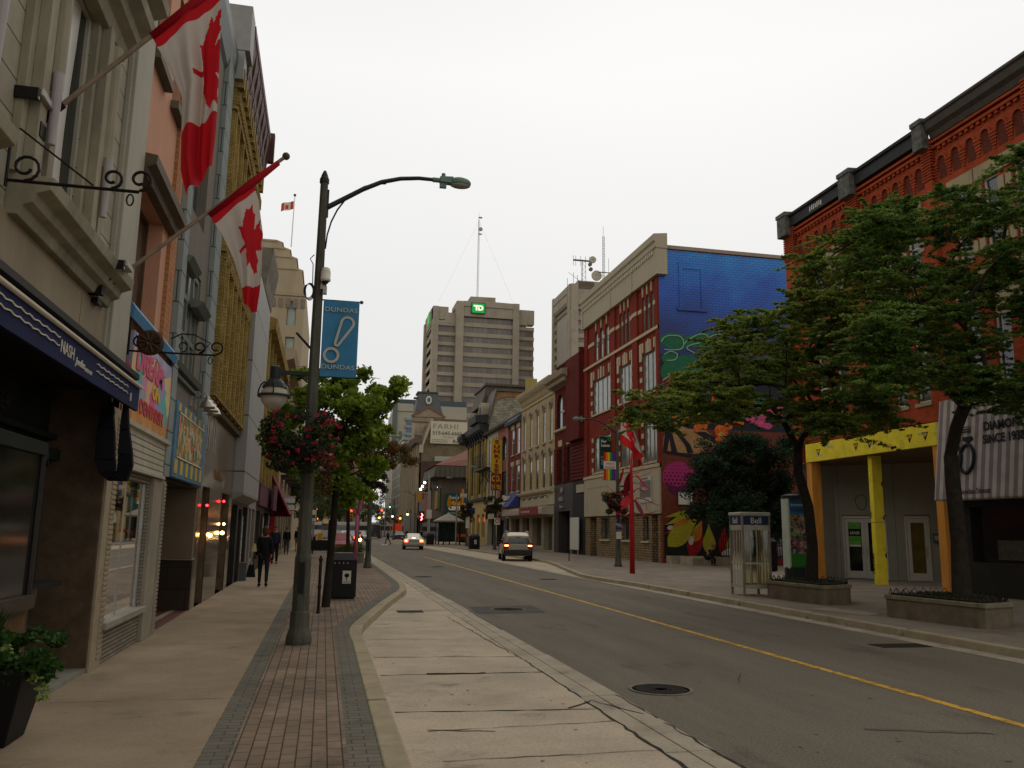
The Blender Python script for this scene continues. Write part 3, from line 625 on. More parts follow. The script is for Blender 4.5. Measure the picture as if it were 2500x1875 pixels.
# ================================================================== salmon building with painted sign
B=thing('salmon_building','salmon stuccoed building with a brown hood over its window and a painted shop sign','building',(-2.55,12.3,0))
SAL=stucco('salmon stucco',(.50,.27,.185),var=.12,bump=.5,bsc=30); ORB=brick('orange brick pier',(.42,.2,.09),(.36,.16,.07),(.25,.12,.07),.25,.09,.01,var=.15)
H=[(10.95,12.7,4.38,6.05),(11.1,11.9,7.9,9.7),(12.5,13.1,7.9,9.7)]
mb=MB(); wall(mb,F,10.78,13.9,3.0,13,H,th=.3); mb.build('wall',SAL,B)
window(F,H[0],B,mat('brown window frame',(.09,.055,.035),.5,var=.2),mat('curtained brown pane',(.09,.065,.045),.2,var=.4,sc=4),nx=3,nz=1,rec=.2)
for h in H[1:]:
    window(F,h,B,mat('brown window frame',(.09,.055,.035),.5),GLASS,nz=2,sill=1,sm=mat('grey stone sill',(.12,.11,.09),.7),sd=.12)
mb=MB(); mb.fbox(F,13.1,13.5,.002,.05,3.1,13); mb.fbox(F,10.8,11.0,.002,.04,7.6,10.2); mb.build('brick_pilaster',ORB,B)
mb=MB(); mb.fprof(F,10.78,13.15,[(0,6.04),(.12,6.04),(.14,6.14),(.24,6.18),(.25,6.3),(.0,6.34)]); mb.build('window_hood',mat('brown painted hood',(.11,.085,.06),.6,var=.25),B)
mb=MB(); mb.fprof(F,10.8,13.92,[(0,4.3),(.12,4.17),(.15,4.3),(.1,4.38),(0,4.44)]); mb.build('canopy',mat('bright blue canopy',(.06,.2,.38),.5,var=.2,sc=2),B)
SIGN1=patchy('painted shop sign',[(.55,.12,.22),(.62,.30,.24),(.30,.26,.45),(.60,.38,.20),(.12,.38,.34),(.55,.22,.30),(.62,.46,.22),(.45,.16,.08),(.30,.34,.42)],sc=2.6,rough=.6,co='UV')
s=MB(); s.fpoly(F,[(11.15,2.95),(13.75,2.93),(13.86,3.2),(13.9,3.6),(13.85,4.0),(13.8,4.09),(11.15,4.09)],.02,.09)
sg=s.build('painted_sign',SIGN1,B)
SO=mat('sign orange ground',(.5,.24,.08),.6,var=.35,sc=4)
s=MB(); s.fpoly(F,[(11.2,2.98),(13.7,2.96),(13.78,3.14),(13,3.2),(12.2,3.16),(11.2,3.25)],.091,.094); s.build('painted_band',SO,sg)
text('DREAM',F,11.35,3.66,.42,mat('sign pink letters',(.55,.1,.2),.6,var=.25,sc=6),sg,d=.096,bold=.02,sx=1.35,name='lettering'); text('ON',F,12.5,3.42,.28,mat('sign yellow letters',(.6,.45,.05),.6),sg,d=.097,bold=.012,sx=1.2); text('DEWARSH',F,11.75,3.12,.26,mat('sign red letters',(.42,.05,.05),.6),sg,d=.098,bold=.008,sx=1.35)
s=MB(); s.fpoly(F,[(11.2,4.05),(12,3.9),(12.6,4.0),(13.3,3.85),(13.75,3.95),(13.75,4.08),(11.2,4.08)],.095,.098); s.build('painted_band',mat('sign violet cloud',(.35,.33,.5),.6,var=.3),sg)
LAPB=brick('cream lap siding',(.40,.38,.32),(.38,.36,.3),(.13,.12,.1),30,.085,.008,var=.2,bump=1)
mb=MB(); mb.fbox(F,11.12,14.0,-.1,.08,2.36,2.93); mb.build('sign_band',LAPB,B); mb=MB(); mb.fprof(F,11.12,14.02,[(.08,2.88),(.13,2.9),(.13,2.96),(.08,2.97)]); mb.fprof(F,11.12,14.02,[(.08,2.36),(.1,2.36),(.1,2.41),(.08,2.42)]);mb.build('trim',mat('cream trim',(.38,.36,.3),.6),B)
RIB=brick('small ribbed grey tile',(.24,.22,.185),(.2,.185,.155),(.09,.08,.065),.3,.05,.008,var=.15,bump=1)
mb=MB(); wall(mb,F,11.12,14.35,0,2.36,[(11.3,13.25,.46,2.25)],th=.07); mb.build('shop_wall',RIB,B)
mb=MB(); mb.fbox(F,13.42,14.36,-.05,.06,0,2.36); mb.build('side_pier',mat('grey stone pier',(.27,.245,.2),.7,var=.18,sc=2),B,bevel=.01)
mb=MB()
for i in range(38): mb.fbox(F,14.1,14.362,.06,.072,.05+i*.06,.09+i*.06)
mb.build('pier_ribs',mat('grey stone pier',(.27,.245,.2),.7),B)
mb=MB(); mb.fprof(F,11.12,13.45,[(-.2,.42),(.09,.42),(.09,.5),(-.2,.52)]); mb.build('sill',mat('grey sill stone',(.25,.235,.2),.6,var=.2),B,bevel=.006)
mb=MB(); mb.fbox(F,13.3,13.34,-1.6,-.26,.0,2.36); mb.fbox(F,11.2,13.4,-1.6,-1.56,.0,2.36); mb.fbox(F,11.2,13.4,-.86,-.25,.4,.44,1); mb.build('shop_interior',[mat('warm grey display wall',(.34,.27,.19),.8,var=.5,sc=2),mat('display shelf',(.3,.24,.15),.7)],B)
mb=MB(); mb.fbox(F,11.3,13.25,-.05,-.04,.46,2.25)
gp=mb.build('pane',mat('clear shop glass',(.9,.95,.93),.02,var=0,trans=1,spec=.6),B)
mb=MB(); mb.fbox(F,12.05,12.07,-.06,-.03,.46,2.25); mb.fbox(F,13.19,13.25,-.06,-.02,.46,2.25); mb.fbox(F,11.3,11.35,-.06,-.02,.46,2.25); mb.build('window_frame',STEEL,B)
mb=MB(); u=12.0
mb.ball(F.p(11.75,-.5,1.55),.16,12,0,(.7,.7,1.1)); mb.ball(F.p(11.55,-.4,.62),.12,10,1); mb.ball(F.p(11.9,-.4,.6),.1,10,2); mb.ball(F.p(12.5,-.45,.6),.13,10,3,(1,1,.9)); mb.fbox(F,11.75,12.0,-.6,-.55,1.0,1.45,4); mb.fbox(F,13.27,13.29,-.95,-.6,1.15,1.85,5); mb.fbox(F,13.26,13.29,-1.5,-1.05,.9,1.3,2); mb.fbox(F,12.85,13.1,-.8,-.7,.5,1.3,6)
mb.build('window_display',[mat('display orange ball',(.55,.09,.02),.5),mat('display yellow',(.45,.33,.1),.6,var=.4,sc=20),mat('display crimson',(.4,.05,.05),.6),mat('display straw',(.35,.26,.12),.7,var=.4,sc=15),mat('display blue',(.05,.1,.2),.6),mat('display lilac picture',(.16,.2,.3),.5,var=.3),mat('display cream cloth',(.3,.25,.18),.8)],B)
shell(F,10.78,13.9,13,9,B,SAL,z0=2.4)
# ================================================================== slate blue building
Cb=thing('slate_building','grey building with pale blue quoined pilasters, tall green window and a carnival-coloured sign','building',(-2.55,16,0))
GRY=stucco('warm grey stucco',(.155,.14,.12),var=.1); SLB=brick('pale slate blue quoins',(.235,.27,.28),(.225,.26,.27),(.07,.08,.085),5,.52,.012,var=.1,bump=.6)
GRN=mat('grey green joinery',(.13,.15,.135),.6,var=.12)
mb=MB(); wall(mb,F,13.9,18.2,2.42,11.6,[(14.35,16.55,4.32,6.3),(14.6,16.4,7.2,9.2)],th=.25); mb.build('wall',GRY,Cb)
mb=MB(); mb.fbox(F,13.9,14.32,.002,.1,2.42,11.6); mb.fbox(F,17.35,18.18,.002,.1,2.42,11.6); mb.build('pilaster',SLB,Cb)
w=window(F,(14.35,16.55,4.32,6.3),Cb,GRN,GLASS2,rec=.03,fw=.12,nx=4,nz=3)
mb=MB(); mb.fprof(F,14.3,15.3,[(0,6.0),(.12,6.0),(.2,6.1),(0,6.16)]); mb.fprof(F,15.6,16.7,[(0,5.55),(.12,5.55),(.22,5.66),(0,5.72)]); mb.fprof(F,14.2,16.9,[(0,4.22),(.1,4.22),(.14,4.3),(0,4.32)]);mb.fprof(F,14.3,17.0,[(0,4.1),(.06,4.1),(.07,4.15),(0,4.16)]); mb.build('window_hood',GRN,w)
window(F,(14.6,16.4,7.2,9.2),Cb,GRN,GLASS,nx=3,nz=2)
mb=MB(); mb.fprof(F,13.9,18.6,[(0,11.2),(.06,11.3),(.14,11.8),(.14,12.1),(-.3,12.1)]); mb.build('cornice',mat('slate cornice metal',(.07,.085,.085),.5,var=.15),Cb)
sg=MB().fbox(F,14.36,17.85,.01,.13,2.44,3.68).build('painted_sign',mat('sign cobalt ground',(.09,.19,.32),.6,var=.25,sc=3),Cb)
MB().fbox(F,14.62,17.4,.131,.14,2.78,3.5).build('painted_picture',patchy('carnival picture',[(.45,.10,.05),(.5,.33,.15),(.16,.22,.08),(.5,.42,.26),(.38,.16,.08),(.10,.16,.1),(.5,.3,.1)],sc=7,co='UV'),sg)
SQ=mat('sign yellow squares',(.5,.38,.08),.6,var=.35,sc=12)
for i in range(6):
    u=14.5+i*.56; MB().fbox(F,u,u+.26,.131,.14,2.5,2.74).build('painted_square',SQ,sg); MB().fbox(F,u,u+.2,.131,.14,3.52,3.65).build('painted_square',SQ,sg)
mb=MB()
for z in (2.77,3.5): mb.fbox(F,14.6,17.45,.14,.15,z-.01,z+.01)
mb.build('sign_border',WHITE,sg)
CW=mat('sign cream letters',(.5,.46,.36),.6)
for q,(s_,u,z) in enumerate((('F',15.0,3.12),('A',15.6,3.2),('I',15.3,2.85),('R',16.1,3.1),('T',16.3,2.85),('K',17.0,3.1),('E',16.7,2.85))): text(s_,F,u,z,.3,CW,sg,d=.15,bold=.005,name='lettering')
mb=MB(); mb.fbox(F,14.4,14.44,-1.2,0,0,2.42); mb.build('side_wall',mat('beige entry wall',(.15,.115,.08),.75,var=.12,sc=2),Cb)
mb=MB(); mb.fbox(F,18.14,18.4,-1.5,-.003,1.0,2.5); mb.build('entry_wall',mat('beige entry wall',(.15,.115,.08),.75,var=.12),Cb)
GRN2=brick('polished black granite',(.035,.028,.024),(.042,.032,.027),(.02,.016,.014),.75,.42,.008,rough=.2,var=.2,bump=.1)
MB().fbox(F,18.2,18.4,-1.5,.01,.0,.985).build('granite_dado',GRN2,Cb); MB().fbox(F,18.15,18.42,-1.5,.02,.985,1.02).build('ledge',STEEL,Cb)
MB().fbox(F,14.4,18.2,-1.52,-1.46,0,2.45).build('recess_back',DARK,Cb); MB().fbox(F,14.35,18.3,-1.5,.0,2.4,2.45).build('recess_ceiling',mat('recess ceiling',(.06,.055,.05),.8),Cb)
shell(F,13.9,18.2,11.6,9,Cb,GRY,z0=2.45)
for i,u in enumerate((16.45,16.95,17.5)):
    t=thing('sign_lamp',['bell shaped metal sign lamp, nearest of the row of three above the carnival sign','middle bell shaped metal lamp above the carnival sign','farthest bell lamp of the three above the carnival sign'][i],'lamp',tuple(F.p(u,0,3.95)),'bell lamps over the shop sign')
    mb=MB(); mb.tube([F.p(u,0,3.98),F.p(u,.12,4.08),F.p(u,.26,4.12),F.p(u,.3,4.06)],.018,6); mb.fbox(F,u-.05,u+.05,0,.03,3.86,4.06); mb.build('arm',STEEL,t)
    mb=MB(); c=F.p(u,.3,3.84); mb.lathe([(.03,.22),(.04,.19),(.035,.16),(.06,.15),(.1,.1),(.13,.03),(.15,0),(.14,.0),(.11,.04)],c,18); mb.build('shade',mat('brushed tin shade',(.33,.31,.27),.35,metal=.7,var=.15),t,smooth=True)
# ================================================================== yellow brick building
Y=thing('yellow_brick_building','tall ornate yellow brick building with deep dark red cornice and granite ground floor','building',(-2.55,21.5,0))
YB=brick('yellow brick',(.33,.24,.08),(.25,.18,.06),(.15,.11,.042),.24,.075,.007,var=.35,sc=1.4,bump=.5)
RS=mat('dark red cornice paint',(.075,.032,.025),.6,var=.35,sc=3)
H=[]
for z0,z1 in ((4.95,7.0),(8.1,10.2)):
    for u in (19.55,21.45,23.35): H.append((u-.32,u+.32,z0,z1,True))
mb=MB(); wall(mb,F,18.2,24.75,4.2,12.6,H,th=.14)
for u in (18.45,19.05,20.05,20.95,21.95,22.85,23.85,24.5):
    mb.fbox(F,u-.13,u+.13,0,.16,4.3,11.9)
    mb.fbox(F,u-.05,u+.05,.16,.2,4.4,11.8)
for z in (7.5,10.8,4.35): mb.fprof(F,18.25,24.72,[(.0,z),(.2,z),(.22,z+.08),(0,z+.1)])
for k in range(30): 
    u=18.35+k*.22; mb.fbox(F,u,u+.1,.0,.24,10.95,11.25); mb.fbox(F,u,u+.1,0,.2,7.35,7.58)
for k in range(14): u=18.3+k*.46; mb.fbox(F,u,u+.2,.0,.3,11.35,11.8)
for (a,b,c,d,e) in H:
    P=arch_pts(a-.12,b+.12,d-.32,10); Q=arch_pts(a,b,d-.32,10)
    for i in range(10): mb.hexa([F.p(Q[i][0],0,Q[i][1]),F.p(Q[i+1][0],0,Q[i+1][1]),F.p(P[i+1][0],0,P[i+1][1]),F.p(P[i][0],0,P[i][1]),F.p(Q[i][0],.12,Q[i][1]),F.p(Q[i+1][0],.12,Q[i+1][1]),F.p(P[i+1][0],.12,P[i+1][1]),F.p(P[i][0],.12,P[i][1])])
mb.build('wall',YB,Y)
for h in H: window(F,h,Y,mat('dark brown sash',(.05,.04,.03),.6),GLASS,rec=.05,nz=2)
mb=MB(); mb.fprof(F,18.9,24.9,[(0,11.85),(.25,11.85),(.27,12.1),(.3,12.2),(.3,12.5),(.34,12.75),(.37,13.0),(.40,13.05),(.40,13.25),(0,13.3)])
for k in range(9): u=18.98+k*.7; mb.fprof(F,u,u+.16,[(.2,11.95),(.28,12.0),(.36,12.6),(.38,13.0),(.2,13.0)])
mb.fbox(F,24.75,24.98,0,.5,12.5,13.4); mb.build('cornice',RS,Y)
MB().fbox(F,18.2,18.88,-.4,.38,12.2,13.3).fbox(F,18.2,18.7,-.3,.28,11.5,12.18).build('cornice_end',mat('pale grey cornice end',(.27,.28,.275),.6,var=.12),Y)
PG=mat('polished brown granite',(.11,.082,.055),.16,var=.4,sc=5,var2=.3,spec=.6); PGD=mat('dark polished granite',(.04,.036,.026),.13,var=.4,sc=7,var2=.35,spec=.7)
mb=MB(); wall(mb,F,18.42,24.75,0,4.2,[(18.95,19.95,.0,2.5),(21.7,22.15,0,2.5),(22.7,23.6,0,2.5)][:1]+[(22.3,24.0,0,2.5)],th=.5); mb.build('granite_base',PG,Y)
for q0,q1 in ((19.95,22.28),(24.02,24.74)): MB().fbox(F,q0,q1,.0,.02,0,2.52).build('granite_pier',PGD,Y)
for (a,b) in ((18.95,19.95),(22.3,24.0)):
    w=MB().fbox(F,a,a+.08,-.45,-.38,.45,2.5).fbox(F,b-.08,b,-.45,-.38,.45,2.5).fbox(F,a,b,-.46,-.37,.38,.5).fbox(F,a,b,-.45,-.38,2.4,2.5).build('window',BRONZE,Y)
    MB().fbox(F,a,b,-.44,-.43,.45,2.45).build('pane',SHOPG,w); MB().fbox(F,a,b,-.42,-.39,0,.4).build('kick_panel',mat('brown granite pier',(.085,.06,.038),.45),w)
mb=MB(); mb.fprof(F,18.42,24.76,[(0,4.15),(.12,4.16),(.14,4.26),(0,4.28)]); mb.build('string_course',mat('dark string course',(.07,.05,.03),.6),Y)
mb=MB()
for u in (19.0,19.3,20.0,20.3): mb.fbox(F,u,u+.12,.001,.006,3.3,4.1)
mb.build('efflorescence',mat('white lime stain',(.3,.29,.26),.9,var=.5,sc=9),Y)
text('CANTINA',F,20.6,2.75,.34,mat('brown gilt lettering',(.2,.12,.05),.4),Y,d=.004,bold=.004)
shell(F,18.2,24.75,12.6,9,Y,YB,z0=4.2)
LAMPON=mat('glowing amber lamp',(1,.6,.2),.5,var=0,emit=(1,.55,.16),es=26); REDON=mat('glowing red lamp',(1,.1,.1),.5,var=0,emit=(1,.02,.03),es=9)
for i,(u,z,m_,r,lb) in enumerate(((19.72,1.48,LAMPON,.035,'small amber wall lamp lit beside the first granite window'),(20.06,1.46,LAMPON,.045,'amber wall lamp lit on the edge of the dark granite pier'),(22.42,1.5,LAMPON,.045,'amber wall lamp lit by the second granite window'),(22.6,1.72,LAMPON,.03,'upper small amber lamp lit by the second granite window'),(19.2,2.1,REDON,.028,'small red light above the first granite window'),(22.25,2.28,REDON,.03,'small red light above the second granite window'))):
    t=thing('wall_lamp',lb,'lamp',tuple(F.p(u,.05,z))); MB().ball(F.p(u,.08,z),r,10).build('bulb',m_,t); MB().tube([F.p(u,-.02,z-.02),F.p(u,.06,z-.02)],.01,5).build('arm',IRON,t)
# ================================================================== metal panel building, white building, further ones
P_=thing('metal_panel_building','flat grey metal panelled building projecting over the pavement beyond the yellow brick one','building',(-2.55,27.5,0))
PN=brick('grey metal panels',(.27,.275,.275),(.255,.26,.265),(.06,.06,.06),3.2,1.6,.02,rough=.4,off=0,var=.05,bump=.3)
mb=MB(); mb.fbox(F,24.8,30.3,-1,.3,2.62,9.2); mb.build('panel_cladding',PN,P_)
MB().fprof(F,24.8,30.3,[(.3,2.62),(.3,2.55),(-.2,2.3),(-.6,2.3),(-.6,2.62)]).build('soffit',mat('grey soffit',(.2,.2,.2),.5),P_)
mb=MB(); wall(mb,F,24.8,30.3,0,2.62,[(24.95,26.6,0,2.3),(27.0,28.0,0,2.2),(28.4,30.0,.5,2.3)],th=.4); mb.build('shop_wall',mat('black tiled shopfront',(.03,.03,.028),.4,var=.3),P_)
for a,b,c in ((24.95,26.6,0),(27.0,28.0,0),(28.4,30.0,.5)):
    w=MB().fbox(F,a,a+.06,-.3,-.24,c,2.3).fbox(F,b-.06,b,-.3,-.24,c,2.3).build('window',STEEL,P_); MB().fbox(F,a,b,-.28,-.27,c,2.3).build('pane',SHOPG,w)
PO=mat('pale poster print',(.26,.27,.28),.6,var=.35,sc=6)
mb=MB(); mb.fbox(F,28.1,28.36,.01,.03,.5,2.0); mb.build('poster',PO,P_); text('TO CHEESE ONLINE',F,28.33,.55,.14,WHITE,P_,d=.035,rot=PI/2,name='lettering')
MB().fbox(F,28.05,28.4,.05,.25,0,.55).build('utility_box',mat('grey utility box',(.09,.095,.095),.5),P_)
shell(F,24.8,30.3,9.2,9,P_,PN)
Wb=thing('white_building','white stuccoed building with a brown cornice and black window bands beyond the metal panels','building',(-2.55,32,0))
H=[(30.8,33.0,5.6,7.6),(30.8,33.0,8.3,9.9),(30.8,33,3.1,4.9)]
mb=MB(); wall(mb,F,30.35,33.6,2.7,10.6,H,th=.3); mb.build('wall',stucco('white stucco',(.42,.41,.38)),Wb)
for h in H: window(F,h,Wb,BLACK,GLASS,nx=3,nz=1,rec=.15)
mb=MB(); mb.fprof(F,30.3,33.7,[(0,10.0),(.08,10.05),(.12,10.6),(.2,11.0),(.26,11.4),(.28,11.6),(-.3,11.6)]); mb.build('cornice',mat('taupe cornice',(.15,.135,.11),.7,var=.25),Wb)
mb=MB(); wall(mb,F,30.35,33.6,0,2.7,[(30.6,31.6,0,2.3),(31.9,33.3,.5,2.3)],th=.3); mb.build('shop_wall',mat('pale grey shopfront',(.2,.19,.175),.6,var=.2),Wb); MB().fbox(F,30.5,33.4,-.28,-.26,0,2.4).build('pane',SHOPG,Wb)
shell(F,30.35,33.6,10.6,9,Wb,MATS['white stucco'])
Yb=thing('second_yellow_building','narrow yellow brick building with plum shop sign past the white one','building',(-2.55,40,0))
H=hole_grid((35,37,39,41,43,45),.8,5.0,6.6,True)+hole_grid((35,37,39,41,43,45),.8,7.4,8.9,True)
mb=MB(); wall(mb,F,33.6,46.5,3.2,9.7,H,th=.3)
for u in (34,36,38,40,42,44,46): mb.fbox(F,u-.12,u+.12,0,.12,3.2,9.5)
mb.fprof(F,33.6,46.6,[(0,9.3),(.3,9.4),(.35,9.8),(0,9.9)])
mb.build('wall',YB,Yb)
for h in H: window(F,h,Yb,WHITE,GLASS)
MB().fbox(F,33.7,46.4,-.05,.12,2.5,3.35).build('sign_band',mat('plum sign band',(.09,.035,.05),.6,var=.2),Yb)
mb=MB(); wall(mb,F,33.6,46.5,0,2.5,[(34,36,.4,2.3),(36.4,37.4,0,2.2),(38,41,.4,2.3),(42,45.6,.3,2.3)],th=.3); mb.build('shop_wall',mat('dark brown shopfront',(.04,.033,.028),.5,var=.3),Yb); MB().fbox(F,33.7,46.4,-.28,-.26,0,2.4).build('pane',SHOPG,Yb)
MB().fbox(F,37.5,37.9,.01,.03,.8,2.1).fbox(F,41.2,41.7,.01,.04,.6,2.2).build('poster',PO,Yb); text('OPEN DAILY',F,41.65,.7,.2,BLACK,Yb,d=.05,rot=PI/2)
shell(F,33.6,46.5,9.7,9,Yb,YB)
t=thing('banner_awning','tall triangular maroon canvas awning hanging over the left pavement','awning',tuple(F.p(43,0,2.4)))
MB().fprof(F,41.5,44,[(.02,4.1),(.06,4.12),(.95,2.3),(.9,2.25)]).build('canvas',mat('maroon canvas',(.16,.018,.03),.75,var=.12),t); MB().fprof(F,44,44.03,[(.02,4.1),(.95,2.3),(.9,2.2),(.02,2.2)]).build('side_panel',MATS['maroon canvas'],t)
MB().fbox(F,43,43.6,.0,.2,0,2.2).build('red_pillar',RED,t)
MB().fbox(F,38.5,41,.3,.36,2.4,3.5).build('signboard',mat('plum sign band',(.09,.035,.05),.6),t)
B5=thing('balcony_building','buff stone building with iron balconies along the left pavement','building',(-2.55,58,0))
BUF=stucco('buff stone',(.30,.25,.18)); H=hole_grid([48+i*2.4 for i in range(9)],1.1,5.2,7.2)+hole_grid([48+i*2.4 for i in range(9)],1.1,8.2,10)
mb=MB(); wall(mb,F,46.5,70,3.4,11,H,th=.3); mb.fprof(F,46.5,70,[(0,10.6),(.5,10.8),(.6,11.3),(0,11.4)]); mb.build('wall',BUF,B5)
for h in H: window(F,h,B5,WHITE,GLASS)
mb=MB(); wall(mb,F,46.5,70,0,3.4,[(47+i*3.2,49.2+i*3.2,.3,2.7) for i in range(7)],th=.3); mb.build('shop_wall',stucco('tan shop surround',(.22,.18,.13)),B5); MB().fbox(F,46.6,69.9,-.28,-.26,0,3).build('pane',SHOPG,B5)
mb=MB()
for i in range(4):
    u=50+i*5; mb.fbox(F,u,u+3.5,0,.8,4.55,4.65); mb.tube([F.p(u,.78,5.5),F.p(u+3.5,.78,5.5)],.03,5)
    for k in range(15): mb.tube([F.p(u+k*.25,.78,4.65),F.p(u+k*.25,.78,5.5)],.012,4)
    mb.tube([F.p(u,.78,4.65),F.p(u,.78,5.5)],.02,4); mb.tube([F.p(u,0,5.5),F.p(u,.78,5.5)],.02,4)
mb.build('balcony',IRON,B5)
shell(F,46.5,70,11,9,B5,BUF)
t=thing('shop_sign','white rectangular hanging sign with dark lettering over the left pavement','sign',(-2.1,50,3.0))
SF=CF(50); MB().box(-2.5,-1.68,50,50.12,2.66,3.38).build('sign_face',mat('white sign face',(.5,.53,.52),.5,var=.05),t); text('Fathoms',SF,-2.43,2.95,.22,mat('navy lettering',(.02,.025,.06),.6),t,d=.01,shear=.2,bold=.008); MB().box(-2.52,-1.64,49.95,50.17,3.38,3.44).box(-2.52,-1.64,49.95,50.17,2.5,2.58).build('bracket',STEEL,t)
# deco tower
T=thing('deco_tower','stepped buff stone tower with rounded shoulders rising behind the left row','building',(-2.55,80,0))
TS=stucco('tower limestone',(.36,.30,.21),streak=.2,var=.1)
C0=CF(71); H=[(-3.95,-3.2,z,z+2.1) for z in (6,9.1,12.2,15.3,18.4)]+[(-6.6,-5.8,z,z+2.1) for z in (6,9.1,12.2,15.3,18.4)]
H=[h for h in H]
mb=MB(); wall(mb,C0,-12,-2.55,0,22,H,th=.3)
mb.quad((-2.55,71,0),(-2.55,92,0),(-2.55,92,22),(-2.55,71,22)); mb.build('wall',TS,T)
for h in H:
    w=window(C0,h,T,mat('green grey sash',(.15,.17,.15),.6),mat('pale blind behind glass',(.33,.38,.35),.3,var=.05),nz=1,rec=.2)
    MB().fbox(C0,h[0],h[1],-.1,-.02,h[2]-1.0,h[2]-.02).build('spandrel',mat('brown metal spandrel',(.13,.115,.095),.6,var=.1),w)
mb=MB()
for z0,z1,s in ((22,23.4,.35),(23.4,24.5,.9),(24.5,25.3,1.5),(25.3,26,2.2)):
    x1=-2.55-s; r=.5; mb.prism([(-12,71+s*.4,z0),(x1-r,71+s*.4,z0),(x1-.12,71+s*.4+.2,z0),(x1,71+s*.4+r,z0),(x1,91-s,z0),(-12,91-s,z0)],(0,0,z1-z0)); mb.prism([(-12,71+s*.4-.08,z1-.12),(x1-r+.05,71+s*.4-.08,z1-.12),(x1+.08,71+s*.4+r,z1-.12),(x1+.08,91-s,z1-.12),(-12,91-s,z1-.12)],(0,0,.16))
mb.fprof(C0,-12,-2.5,[(0,20.9),(.12,20.95),(.14,21.3),(0,21.35)]); mb.build('stepped_parapet',TS,T)
mb=MB(); 
for k in range(16): mb.fbox(C0,-11.9+k*.6,-11.5+k*.6,0,.06,19.9,20.7)
mb.build('frieze',mat('grey carved frieze',(.2,.17,.14),.8,var=.3,sc=6),T)
MB().box(-12,-2.56,91,92,0,22).box(-12,-3,71.5,91.5,21.8,22).build('roof',DKROOF,T)
fp=thing('rooftop_flagpole','thin white flagpole on the stepped tower roof','flagpole',(-4.2,73,26)); MB().tube([(-4.05,73,25.9),(-4.0,73,30.6)],[.05,.035],6).build('pole',WHITE,fp); MB().ball((-4.0,73,30.7),.13,8).build('finial',mat('brown ball finial',(.09,.06,.035),.4),fp)
w=thing('flag','small red and white flag flying from the tower roof','flag',(-4.0,73,29.8)); mb=MB()
for i in range(12):
    for j in range(6):
        def q(a,b): return (-4.06-a*1.05,73+.1*math.sin(a*7),30.15-b*.75-a*.35+.03*math.sin(a*9))
        r_=i<3 or i>8 or (4<i<8 and 1<j<5); mb.quad(q(i/12,j/6),q((i+1)/12,j/6),q((i+1)/12,(j+1)/6),q(i/12,(j+1)/6),1 if r_ else 0)
mb.build('cloth',[mat('flag white far',(.6,.55,.5),.8),mat('flag red far',(.5,.06,.04),.8)],w)
B6=thing('brown_brick_block','low brown brick block along the left pavement behind the street trees','building',(-2.55,120,0))
BR2=brick('brown brick',(.17,.10,.075),(.14,.085,.065),(.1,.08,.07),.3,.12,.02,var=.2)
H=hole_grid([96+i*4 for i in range(22)],2,5,7)+hole_grid([96+i*4 for i in range(22)],2,8.2,10.2)
mb=MB(); wall(mb,F,92,184,0,12,H+[(94+i*5,97.5+i*5,.3,3) for i in range(17)],th=.3); mb.build('wall',BR2,B6); MB().fbox(F,92.1,183.9,-.28,-.26,0,11).build('pane',GLASS,B6); MB().quad((-2.55,92,0),(-12,92,0),(-12,92,12),(-2.55,92,12)).quad((-2.55,92,11.9),(-2.55,184,11.9),(-14,184,11.9),(-14,92,11.9)).build('roof',DKROOF,B6)
# ================================================================== RIGHT SIDE
F=RF
RBK=brick('orange red brick',(.36,.062,.022),(.28,.046,.018),(.19,.06,.03),.22,.08,.008,var=.22,sc=1.0)
BST=stucco('rough buff stone',(.30,.25,.16),bump=.9,bsc=12,var=.22)
WPVC=mat('white window frame',(.5,.5,.47),.5,var=.08)
A=thing('red_brick_building','large orange-red brick building with rows of blind arches and black parapet, behind the street trees','building',(18.8,20,0))
wins=[29.0,27.75,25.55,24.5,23.4,21.1,19.95,18.8,17.0,15.9,14.8,12.6,11.5,10.2]
H=hole_grid(wins,.62,10.0,12.3)+hole_grid(wins,.62,5.95,8.7)
mb=MB(); wall(mb,F,8,31.1,5.3,14.55,H,th=.3)
ar=[]
bays=((26.75,30.35),(22.55,26.05),(18.4,22.1),(14.3,17.9),(10,13.6))
for a,b in bays:
    n=int((b-a)/.56)
    for i in range(n):
        c=a+(b-a)*(i+.5)/n
        # blind arches: a recessed look made of raised brick around each
        P=arch_pts(c-.17,c+.17,13.58,8)
        for k in range(8): 
            Q=arch_pts(c-.24,c+.24,13.58,8); mb.hexa([F.p(P[k][0],0,P[k][1]),F.p(P[k+1][0],0,P[k+1][1]),F.p(Q[k+1][0],0,Q[k+1][1]),F.p(Q[k][0],0,Q[k][1]),F.p(P[k][0],.07,P[k][1]),F.p(P[k+1][0],.07,P[k+1][1]),F.p(Q[k+1][0],.07,Q[k+1][1]),F.p(Q[k][0],.07,Q[k][1])])
        s=(b-a)/n-.34
        for k,zz in enumerate((13.0,13.1,13.2,13.3,13.4,13.5)): mb.fbox(F,c+.17+(.0 if k>4 else .02*(4-k)),c+.17+s-(.0 if k>4 else .02*(4-k)),0,.08-(.01*(5-k)),zz,zz+.075)
    m=int((b-a)/.24)
    for i in range(m): mb.fbox(F,a+(i)*.24,a+i*.24+.12,0,.09,14.0,14.1)
    mb.fprof(F,a,b,[(0,14.1),(.12,14.1),(.12,14.2),(0,14.2)]); mb.fprof(F,a,b,[(0,14.28),(.16,14.28),(.16,14.36),(0,14.36)])
